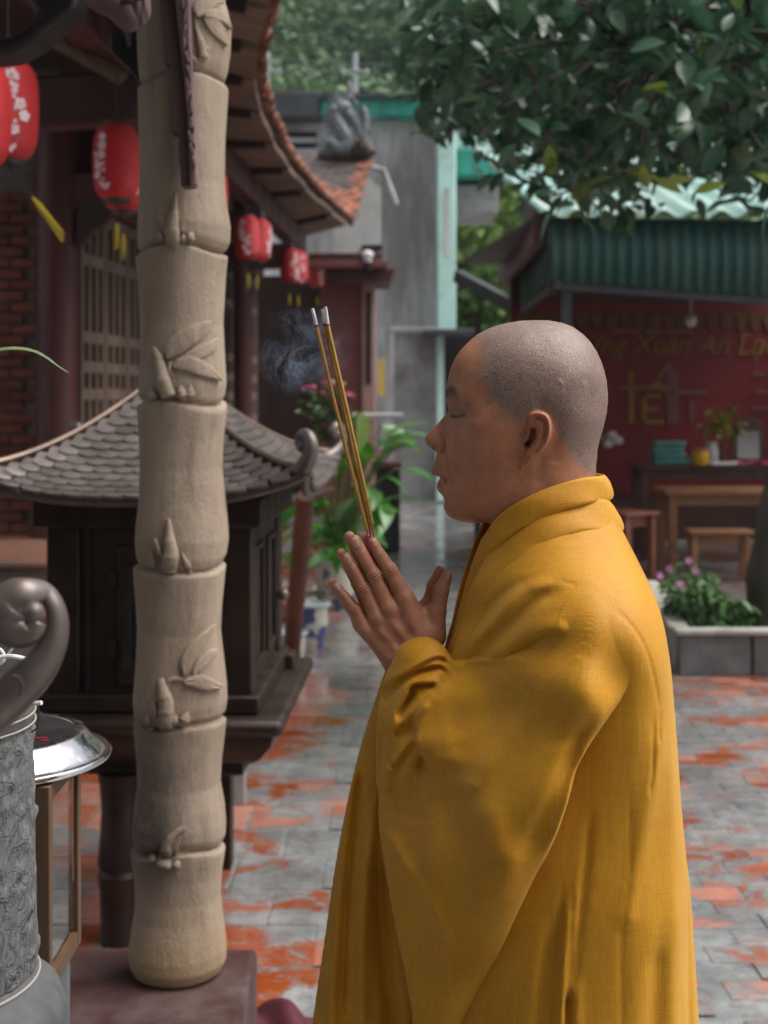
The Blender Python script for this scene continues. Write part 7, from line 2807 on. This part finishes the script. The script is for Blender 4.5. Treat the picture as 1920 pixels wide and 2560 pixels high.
def step_line(PX, PY, pts, amp, rise, fall):
    """overlap edge: on the left side of the drawn direction the cloth stands higher, dropping sharply at the line"""
    g, s, t = groove(PX, PY, pts, 1.0, side=True)
    ys = [q[1] for q in pts]
    lo, hi = min(ys), max(ys)
    f = np.clip((PY - lo) / (0.30 * (hi - lo)), 0, 1) * np.clip((hi - PY) / (0.22 * (hi - lo)), 0, 1)
    f = f * f * (3 - 2 * f)
    up = np.where(s > 0, np.exp(-(s / fall) ** 2), np.exp(-(s / rise) ** 2))
    return amp * up * f


def c6(L):
    return [(880 + x / 3.456, 1560 + y / 3.456) for x, y in L]


def c4(L):
    return [(1120 + x / 2.86, 1160 + y / 2.86) for x, y in L]


def c3(L):
    return [(780 + x / 1.728, 1560 + y / 1.728) for x, y in L]


def torso_relief(PX, PY):
    D = np.zeros_like(PX)
    mm = 1e-3
    rs = np.random.RandomState(4)
    # chest pleats running from the shoulder to the crossing of the robe
    for pts, sg, am in (([(640, 720), (450, 800), (330, 930), (240, 1060), (140, 1180), (60, 1330)], 8, 5),
                        ([(700, 760), (540, 860), (420, 980), (300, 1100), (180, 1260), (100, 1370)], 9, -5),
                        ([(560, 720), (380, 830), (240, 980), (130, 1120), (30, 1300)], 9, -5),
                        ([(740, 1120), (600, 1130), (480, 1180), (380, 1260), (300, 1340)], 16, -4),
                        ([(720, 980), (560, 1010), (420, 1110), (260, 1280)], 14, 4),
                        ([(455, 560), (300, 700), (160, 900), (60, 1120)], 8, -4)):
        D += g_poly(PX, PY, c4(pts), sg, am * 1.7 * mm)
    # seams: yoke, armhole, side, dart
    for pts, sg, am in (([(1170, 410), (1000, 398), (860, 430), (700, 520), (560, 640), (470, 705)], 2.6, -1.8),
                        ([(640, 720), (780, 742), (980, 850), (1120, 985), (1205, 1150), (1260, 1360), (1292, 1530)], 2.8, -2.0),
                        ([(1292, 1530), (1290, 1620), (1285, 1716)], 2.6, -2.4)):
        D += g_poly(PX, PY, c4(pts), sg, am * mm)
    for pts, sg, am in (([(1340, 250), (1335, 400), (1325, 540)], 3, -3.0), ([(1240, 480), (1245, 800), (1205, 1060), (1205, 1400), (1210, 1728)], 2.4, -1.6),
                        ([(1380, 250), (1330, 520), (1260, 850), (1215, 1050)], 22, 3),
                        ([(1520, 500), (1515, 900), (1505, 1300), (1500, 1728)], 7, -4.5), ([(1560, 900), (1556, 1300), (1560, 1728)], 20, 4),
                        ([(1440, 300), (1440, 800), (1420, 1300), (1400, 1728)], 24, 3.5), ([(1350, 1100), (1330, 1400), (1330, 1728)], 20, -3.5),
                        ([(1100, 600), (1075, 860), (1040, 1100), (1020, 1300)], 6, -4), ([(1045, 850), (1035, 1100), (1020, 1290)], 4, 3),
                        ([(1012, 1270), (1007, 1360), (1006, 1500), (1004, 1728), (1002, 2000)], 4, -14), ([(1040, 1200), (1036, 1400), (1034, 1728), (1030, 2000)], 8, 3), ([(1000, 900), (970, 1150), (945, 1400), (930, 1728), (915, 2000)], 7, -9),
                        ([(1010, 900), (990, 1100), (975, 1400), (965, 1728), (955, 2000)], 7, 8), ([(960, 1000), (920, 1300), (900, 1500), (880, 1728), (860, 2000)], 10, -9)):
        D += g_poly(PX, PY, c3(pts), sg * (.75 if sg > 15 else 1), am * (1.7 if sg > 15 else 1.0) * mm)
    for _ in range(26):
        x0, y0 = rs.uniform(1380, 1660), rs.uniform(1350, 2500)
        D += rs.uniform(-1.3, 1.3) * mm * px_gs(PX, PY, x0, y0, rs.uniform(10, 26), rs.uniform(60, 200), rs.uniform(-0.12, 0.2))
    return D


def sleeve_relief(PX, PY):
    D = np.zeros_like(PX)
    mm = 1e-3
    fold = [([(850, 330), (740, 272), (620, 302), (480, 382), (330, 492), (250, 640)], 4.0, -10), ([(800, 262), (660, 268), (540, 320), (400, 420), (300, 520)], 6, 4),
            ([(820, 400), (740, 332), (640, 345), (500, 405), (360, 520), (270, 660)], 4.0, -9), ([(770, 300), (640, 318), (500, 372), (380, 455), (300, 560)], 5, 5),
            ([(780, 440), (700, 352), (600, 372), (520, 420)], 5, -4), ([(715, 497), (640, 472), (530, 490), (508, 565), (440, 680), (390, 760)], 4.2, -11),
            ([(700, 455), (600, 440), (500, 462), (440, 560), (380, 690), (330, 860)], 7, 7), ([(640, 560), (520, 680), (400, 790), (350, 870)], 8, 6),
            ([(545, 800), (450, 860), (370, 900)], 7, -5), ([(560, 870), (450, 1010), (350, 1160)], 5, 6), ([(545, 930), (470, 1040), (420, 1120), (380, 1240)], 6, -6),
            ([(340, 1170), (300, 1270), (270, 1420)], 8, 6), ([(345, 1200), (345, 1400), (380, 1620)], 8, -5), ([(530, 1250), (520, 1450), (540, 1650)], 12, -4),
            ([(260, 900), (250, 1200), (232, 1700)], 6, -7), ([(190, 700), (160, 1000), (150, 1400)], 9, 5)]
    for pts, sg, am in fold:
        D += g_poly(PX, PY, c6(pts), sg * 1.3, am * 1.2 * mm)
    D += step_line(PX, PY, c6([(910, 290), (850, 360), (740, 480), (640, 580), (575, 680), (550, 800), (565, 930), (610, 1040), (650, 1130), (648, 1230)])[::-1], 15 * mm, 5, 110)
    D += g_poly(PX, PY, c6([(1650, 80), (1480, 205), (1300, 235), (1100, 258), (960, 285), (870, 350)]), 9, 6 * mm)
    D -= 8 * mm * px_gs(PX, PY, *c6([(612, 1130)])[0], 11, 26, 0.15)
    D -= 9 * mm * px_gs(PX, PY, *c6([(600, 1180)])[0], 18, 24, 0.15)
    D -= 2.5 * mm * px_gs(PX, PY, *c6([(1110, 440)])[0], 34, 20, 0.5)
    D += 4 * mm * px_gs(PX, PY, *c6([(850, 880)])[0], 60, 20, -0.2)
    for pts, sg, am in (([(1050, 120), (900, 330), (760, 520), (640, 700)], 26, 4), ([(1180, 380), (1100, 560), (1010, 760), (900, 980)], 22, -4),
                        ([(560, 620), (620, 900), (600, 1200), (640, 1500)], 40, -5), ([(700, 660), (780, 900), (840, 1000), (760, 1200)], 40, 4), ([(1300, 260), (1180, 480), (1130, 600), (1080, 760), (1000, 960)], 10, 5),
                        ([(330, 860), (400, 1000), (520, 1180), (600, 1330)], 16, 4), ([(420, 1000), (470, 1300), (520, 1700)], 30, -4),
                        ([(1000, 100), (1050, 300), (1080, 500)], 40, -3)):
        D += g_poly(PX, PY, c3(pts), sg * .8, am * 1.9 * mm)
    # shoulder: dent at the front of the arm
    D += g_poly(PX, PY, c4([(740, 1125), (690, 1090), (600, 1110), (520, 1180)]), 12, -6 * mm)
    D += g_poly(PX, PY, c4([(760, 1140), (900, 1250), (980, 1400), (1000, 1600)]), 24, 4 * mm)
    D += g_poly(PX, PY, c4([(1290, 1530), (1230, 1640), (1150, 1716)]), 9, 5 * mm)
    rs = np.random.RandomState(14)
    for _ in range(40):
        x0, y0 = rs.uniform(1000, 1480), rs.uniform(1500, 2500)
        D += rs.uniform(-1.5, 1.5) * mm * px_gs(PX, PY, x0, y0, rs.uniform(12, 36), rs.uniform(50, 130), rs.uniform(-0.3, 0.6))
    return D


def drape_relief(PX, PY):
    D = np.zeros_like(PX)
    mm = 1e-3
    for pts, sg, am in (([(180, 560), (150, 800), (110, 1200), (80, 1728)], 10, 7), ([(215, 600), (190, 800), (150, 1200), (130, 1728)], 6, -6),
                        ([(270, 700), (240, 1000), (220, 1300), (220, 1728)], 14, 8), ([(290, 900), (300, 1200), (330, 1500), (360, 1728)], 14, -9), ([(90, 1000), (50, 1400), (25, 1728)], 12, -4)):
        D += g_poly(PX, PY, c3(pts), sg, am * 1.4 * mm)
    return D


def band(path, halfw, thick, up_fn, n=14):
    """cloth band swept along a path: rounded flat section"""
    P = smooth_pts(path, 90)
    mb = MB()
    vs = []
    m = len(P)
    for i in range(m):
        t = Vector(P[min(i + 1, m - 1)][:3] - P[max(i - 1, 0)][:3]).normalized()
        c = Vector(P[i][:3])
        nrm = up_fn(c)                       # outward
        nrm = (nrm - t * nrm.dot(t)).normalized()
        up = t.cross(nrm)
        tw = P[i][3]                         # tilt
        u2 = up * math.cos(tw) + nrm * math.sin(tw)
        n2 = nrm * math.cos(tw) - up * math.sin(tw)
        hw = halfw * P[i][4]
        for k in range(n):
            a = 2 * math.pi * k / n
            ca, sa = math.cos(a), math.sin(a)
            vs.append(c + u2 * hw * math.copysign(abs(ca) ** 0.7, ca) + n2 * thick * math.copysign(abs(sa) ** 0.8, sa) + n2 * 0.0012 * math.sin(i * 0.5 + k))
    fs = []
    for i in range(m - 1):
        for k in range(n):
            k2 = (k + 1) % n
            fs.append((i * n + k, i * n + k2, (i + 1) * n + k2, (i + 1) * n + k))
    fs += [tuple(range(n)), tuple(range((m - 1) * n, m * n))]
    mb.add(vs, fs)
    return mb


def mat_skin():
    m, nt, b, oc, wp = newmat('skin')
    at_ = nt.n('ShaderNodeVertexColor', layer_name='Col')
    mk = nt.n('ShaderNodeVertexColor', layer_name='Mask')
    sep = nt.n('ShaderNodeSeparateColor')
    nt.l(mk.outputs[0], sep.inputs[0])
    n1 = nt.noise(wp, 55, 6, 0.65)
    c = nt.mix(nt.ramp(n1, [(0.3, 0.0), (0.7, 1.0)]), nt.mix(1.0, at_.outputs[0], (0.86, 0.80, 0.78), 'MULTIPLY'), nt.mix(1.0, at_.outputs[0], (1.12, 1.15, 1.12), 'MULTIPLY'))
    # stubble: very fine dark grain
    g = nt.ramp(nt.noise(nt.mapping(wp, (1, 1, 0.55)), 1150, 2, 0.5), [(0.44, 0.0), (0.60, 1.0)])
    c = nt.mix(nt.math('MULTIPLY', nt.math('MULTIPLY', sep.outputs[0], 0.75), g), c, (0.07, 0.052, 0.045))
    nt.l(c, b.inputs['Base Color'])
    ro = nt.ramp(nt.noise(wp, 120, 4), [(0.3, 0.34), (0.7, 0.50)])
    nt.l(ro, b.inputs['Roughness'])
    b.inputs['Specular IOR Level'].default_value = 0.42
    b.inputs['Subsurface Weight'].default_value = 0.12
    b.inputs['Subsurface Radius'].default_value = (1.0, 0.35, 0.18)
    b.inputs['Subsurface Scale'].default_value = 0.006
    h1 = nt.bump(nt.noise(wp, 460, 4, 0.75), 0.42, 0.0016)
    nt.l(nt.bump(nt.noise(wp, 130, 3), 0.12, 0.003, h1), b.inputs['Normal'])
    return m


def mat_robe():
    m, nt, b, oc, wp = newmat('robe_cloth')
    big = nt.noise(wp, 9, 3)
    slub = nt.noise(nt.mapping(wp, (420, 420, 16), (0.0, 0.05, 0)), 1.0, 4, 0.7)
    weft = nt.noise(nt.mapping(wp, (22, 22, 520)), 1.0, 3, 0.7)
    c = nt.mix(nt.ramp(big, [(0.35, 0.0), (0.65, 1.0)]), (0.49, 0.222, 0.006), (0.56, 0.268, 0.009))
    c = nt.mix(nt.ramp(slub, [(0.38, 0.34), (0.58, 0.0)]), c, (0.36, 0.125, 0.004))
    c = nt.mix(nt.ramp(weft, [(0.40, 0.22), (0.56, 0.0)]), c, (0.40, 0.15, 0.006))
    nt.l(c, b.inputs['Base Color'])
    b.inputs['Roughness'].default_value = 0.62
    b.inputs['Specular IOR Level'].default_value = 0.32
    b.inputs['Sheen Weight'].default_value = 0.22
    b.inputs['Sheen Roughness'].default_value = 0.45
    b.inputs['Sheen Tint'].default_value = (1.0, 0.80, 0.40, 1)
    hgt = nt.math('ADD', nt.noise(nt.mapping(wp, (900, 900, 60)), 1.0, 2), nt.noise(nt.mapping(wp, (60, 60, 900)), 1.0, 2))
    h1 = nt.bump(hgt, 0.28, 0.0009)
    wr = nt.noise(nt.mapping(wp, (26, 26, 12), (0, 0.5, 0)), 1.0, 3, 0.5)
    nt.l(nt.bump(wr, 0.22, 0.006, h1), b.inputs['Normal'])
    return m


def build_monk():
    mat_skin()
    mat_robe()
    root = thing('person', 'person with shaved head in a golden yellow robe, palms pressed together in prayer, eyes closed', 'person', (0.2, 1.58, 0.0))
    V1, Q1, c1, hm = build_head()
    P, Q, hc, sh = build_hand()
    o = at(760, 1260, 1.585)
    near = np.stack([o.x + P[:, 0], 1.585 - P[:, 2] - 0.0006, o.z + P[:, 1]], 1)
    far = np.stack([o.x + P[:, 0] - 0.0072, 1.585 + P[:, 2] + 0.0012, o.z + P[:, 1] + 0.0026], 1)
    # rest of the body under the robe: trunk, upper arms, legs and bare feet as one coarse surface
    B = Vol((-0.14, 1.22, -0.01), (0.46, 1.94, 1.42), 0.008)

    def bc(a, b, ra, rb, k=0.03):
        B.cone(np.array(a), np.array(b), ra, rb, k)
    xs = 0.20
    bc((xs + .03, 1.58, 1.36), (xs + .02, 1.58, 1.30), .055, .075)
    bc((xs, 1.54, 1.18), (xs, 1.62, 1.18), .11, .11)
    bc((xs, 1.55, 1.05), (xs, 1.61, 1.05), .105, .105)
    bc((xs, 1.53, .88), (xs, 1.63, .88), .11, .11)
    for sgn in (-1, 1):
        bc((xs + .01, 1.58 + sgn * .11, 1.26), (xs - .04, 1.58 + sgn * .115, 1.06), .045, .036)
        bc((xs - .04, 1.58 + sgn * .115, 1.06), (.10, 1.585 + sgn * .045, 1.155), .036, .028)
        bc((.10, 1.585 + sgn * .05, 1.155), (.055, 1.585 + sgn * .022, 1.235), .028, .022, .01)
        bc((xs, 1.58 + sgn * .085, .86), (xs - .01, 1.58 + sgn * .09, .48), .085, .055)
        bc((xs - .01, 1.58 + sgn * .09, .48), (xs + .02, 1.58 + sgn * .09, .09), .055, .036)
        bc((xs + .03, 1.58 + sgn * .09, .035), (xs - .16, 1.58 + sgn * .095, .022), .034, .022, .02)
    V4, Q4 = B.mesh()
    Vs = np.vstack([V1, near, far, V4])
    n1, n2, n3 = len(V1), len(V1) + len(near), len(V1) + 2 * len(near)
    Qs = np.vstack([Q1, (Q + n1)[:, ::-1] if False else Q + n1, Q[:, ::-1] + n2, Q4 + n3])
    me = np_mesh('body', Vs, Qs)
    col = np.vstack([c1, hc, hc * np.array([1.08, 1.05, 1.05]), np.tile(np.array([0.32, 0.15, 0.09]), (len(V4), 1))])
    vcol(me, col)
    mk = np.zeros((len(Vs), 3))
    mk[:n1, 0] = hm
    vcol(me, mk, 'Mask')
    put('body', me, 'skin', root, recalc=True)
    # ---- robe
    torso = S5([(1040, 1165), (1080, 1120), (1160, 1085), (1250, 1070), (1318, 1085), (1332, 1125), (1349, 1160), (1372, 1208), (1396, 1262), (1409, 1305), (1418, 1370), (1428, 1450), (1438, 1540),
                (1448, 1650), (1456, 1750), (1464, 1850), (1472, 1950), (1481, 2060), (1491, 2212), (1505, 2450), (1520, 2800), (1530, 3300), (1535, 3650), (1300, 3690), (1000, 3690), (840, 3650),
                (850, 3200), (870, 2700), (890, 2212), (905, 1900), (915, 1700), (935, 1560), (955, 1450), (968, 1405), (982, 1350), (1000, 1285), (1018, 1225)])
    tw = S5([(1200, 1125, .074), (1280, 1130, .066), (1200, 1180, .115), (1280, 1200, .125), (1110, 1180, .08), (1200, 1260, .175), (1300, 1280, .18), (1340, 1230, .12), (1100, 1270, .13), (1030, 1300, .075), (1000, 1380, .075),
             (1080, 1380, .135), (1200, 1400, .178), (1320, 1400, .190), (1390, 1380, .145), (1330, 1550, .190), (1150, 1550, .165), (1405, 1600, .135), (960, 1560, .06), (1300, 1750, .190), (1050, 1700, .14), (1270, 2000, .205),
             (1425, 1850, .14), (1430, 2100, .15), (1050, 2000, .16), (1200, 2212, .215), (950, 2100, .10), (1200, 2600, .235), (1200, 3200, .24), (1440, 2600, .15), (950, 2900, .15)])
    top = {}
    W3, Q3 = cloth_solid(torso, tw, [(1000, 1000, 0.0)], 0.0027, torso_relief, top=top)
    rb = put('robe', np_mesh('robe', W3, Q3), 'robe_cloth', root, recalc=True)
    hctl = S5([(900, 1400, .028), (960, 1420, .035), (1050, 1420, .085), (1100, 1500, .105), (1150, 1450, .135), (1250, 1400, .178), (1250, 1500, .187), (1330, 1400, .182), (1290, 1290, .150), (1300, 1550, .189), (1200, 1700, .20),
               (1000, 1700, .12), (1000, 1900, .15), (1150, 1850, .195), (880, 1600, .05), (850, 1750, .055), (870, 2000, .075), (900, 2200, .09), (1050, 2150, .13), (1000, 2400, .12)])
    slv = S5([(846, 1428), (862, 1398), (888, 1381), (918, 1376), (944, 1384), (964, 1402), (976, 1416), (1010, 1410), (1060, 1402), (1110, 1394), (1150, 1378), (1185, 1350), (1205, 1310), (1228, 1268), (1270, 1245), (1310, 1262),
              (1338, 1300), (1350, 1360), (1358, 1420), (1358, 1466), (1340, 1510), (1300, 1566), (1258, 1628), (1240, 1662), (1226, 1720), (1203, 1796), (1180, 1848), (1160, 1882), (1122, 1960), (1090, 2030), (1050, 2110),
              (1000, 2205), (960, 2290), (925, 2340), (905, 2300), (892, 2200), (874, 2100), (854, 2000), (836, 1900), (820, 1800), (814, 1710), (812, 1610), (816, 1530), (830, 1468)])
    sw = S5([(900, 1400, .030), (950, 1410, .024), (860, 1440, .026), (900, 1480, .034), (1050, 1440, .034), (1150, 1440, .050), (1250, 1350, .048), (1260, 1480, .047), (1320, 1420, .036), (1000, 1600, .048), (1150, 1600, .050), (1250, 1580, .03),
             (860, 1700, .026), (950, 1800, .042), (1100, 1800, .036), (880, 2000, .026), (1000, 2000, .036), (930, 2250, .022), (1000, 2150, .024)])
    W3, Q3 = cloth_solid(slv, sw, hctl, 0.0016, sleeve_relief, under=top)
    put('sleeve', np_mesh('sleeve', W3, Q3), 'robe_cloth', root, recalc=True)
    # far sleeve, hanging a little ahead of the near one
    drp = S5([(838, 1430), (852, 1410), (880, 1395), (930, 1400), (965, 1430), (960, 1600), (1000, 1800), (990, 2000), (960, 2212), (930, 2400), (860, 2440), (760, 2440), (655, 2420), (660, 2320), (674, 2212), (687, 2120), (702, 2020), (722, 1880), (746, 1750), (772, 1635),
              (802, 1535)])
    hd = S5([(880, 1420, -.024), (820, 1600, -.025), (900, 1600, -.02), (760, 1900, -.03), (900, 1900, -.04), (720, 2200, -.035), (900, 2200, -.05), (800, 2400, -.05)])
    dw = S5([(880, 1440, .026), (830, 1560, .024), (900, 1600, .05), (780, 1750, .026), (880, 1800, .055), (750, 1950, .028), (850, 2050, .05), (720, 2200, .028), (850, 2250, .05), (750, 2380, .03)])
    W3, Q3 = cloth_solid(drp, dw, hd, 0.0026, drape_relief)
    put('sleeve', np_mesh('sleeve', W3, Q3), 'robe_cloth', root, recalc=True)
    # collar: two rolled bands round the neck and down the chest
    ctr = Vector((0.2, 1.58, 0))

    def outward(c):
        v = Vector((c.x - 0.185, c.y - 1.575, 0.02))
        return v.normalized()

    def side(L, sg):
        out = []
        for x, y, h, tw_, k in L:
            q = at(x * K5, y * K5, DM - h)
            out.append((q.x, DM - sg * h, q.z, tw_ * sg, k))
        return out
    inner = [(1313, 1052, .000, 0.0, 1.0), (1300, 1055, .030, 0.0, 1.0), (1255, 1062, .058, .05, 1.0), (1195, 1080, .069, .1, 1.0), (1135, 1106, .067, .15, 0.95), (1085, 1142, .055, .2, .95), (1050, 1192, .040, .2, .9),
             (1024, 1258, .034, .2, .8), (1002, 1330, .034, .2, .7), (984, 1400, .036, .2, .6), (972, 1445, .036, .2, .5)]
    outer = [(1327, 1108, .000, -.25, 1.0), (1308, 1110, .045, -.25, 1.0), (1250, 1112, .078, -.3, 1.0), (1185, 1134, .087, -.3, 1.0), (1122, 1168, .082, -.2, 1.0), (1078, 1212, .068, -.1, 1.0), (1046, 1275, .054, 0.0, .95),
             (1020, 1340, .050, 0, .85), (1000, 1400, .050, 0, .7), (985, 1450, .048, 0, .6)]
    def lay(x, y, h):
        if h == 0:
            return h
        for _ in range(4):
            q = at(x * K5, y * K5, DM - h)
            h = float(bil(top['A'], top['u0'], top['v0'], top['st'], np.array([q.x]), np.array([q.z]))[0]) + 0.0005
        return h
    outer = [(x, y, max(lay(x, y, h) + .0015, h - .012) if h else 0.0, t_, k) for x, y, h, t_, k in outer]
    for L, hw, th in ((inner, .0148, .0036), (outer, .022, .0028)):
        near_, far_ = side(L, 1), side(L, -1)
        path = far_[::-1] + near_[1:]
        path = [(a, b, c, abs(d) if L is inner else -abs(d), e) for a, b, c, d, e in path]
        band([p for p in path], hw, th, outward).build('collar', 'robe_cloth', root, smooth=1.2)
    return root


def build_incense():
    mat('incense_paste', (0.42, 0.235, 0.055), (0.33, 0.17, 0.035), scale=120, rough=0.85, bump=0.3, bscale=600, bdist=0.0006)
    mat('ash', (0.62, 0.60, 0.57), (0.45, 0.43, 0.41), scale=160, rough=0.9, bump=0.5, bscale=700, bdist=0.0006)
    mat('ember', (0.10, 0.06, 0.05), rough=0.9)
    mat('stick_dye', (0.50, 0.02, 0.14), (0.40, 0.015, 0.10), scale=100, rough=0.6)
    spec = [('incense stick standing apart on the left of the three held in the hands', (780.7, 771), (791.5, 815), (917.7, 1325), (923, 1400), 1.586, 0),
            ('middle incense stick of the three, half hidden behind its neighbour', (805.8, 773), (812.7, 811.5), (925.2, 1324), (931, 1405), 1.5895, 1),
            ('rightmost incense stick of the three, with the longest grey ash tip', (812.9, 767), (819.5, 813.5), (930.9, 1311), (943, 1415), 1.5850, 2)]
    for lb, top, ae, cb, st, d, k in spec:
        a, b, c, e = at(*top, d), at(*ae, d), at(*cb, d), at(*st, d)
        t = thing('incense_stick', lb, 'incense stick', tuple(e), 'incense sticks held between the palms')
        r = 0.00235
        bow = Vector((-0.0008, 0, 0.0))
        pts = [b.lerp(c, i / 8) + bow * math.sin(math.pi * i / 8) * (1.5 - k) for i in range(9)]
        MB().tube(pts, [r * (0.96 + 0.05 * math.sin(i * 2.1 + k)) for i in range(9)], 12).build('paste_coat', 'incense_paste', t)
        MB().tube([b, b.lerp(a, .3), b.lerp(a, .6), a], [r * .94, r * .98, r * .93, r * .86], 10).build('ash_tip', 'ash', t)
        MB().tube([b.lerp(c, -0.006), b.lerp(c, 0.006)], [r * 1.02, r * 1.03], 10).build('burnt_ring', 'ember', t)
        MB().tube([c.lerp(b, .01), c.lerp(e, .5), e], [0.00105, 0.00105, 0.00105], 8).build('bamboo_core', 'stick_dye', t)


build_monk()
build_incense()
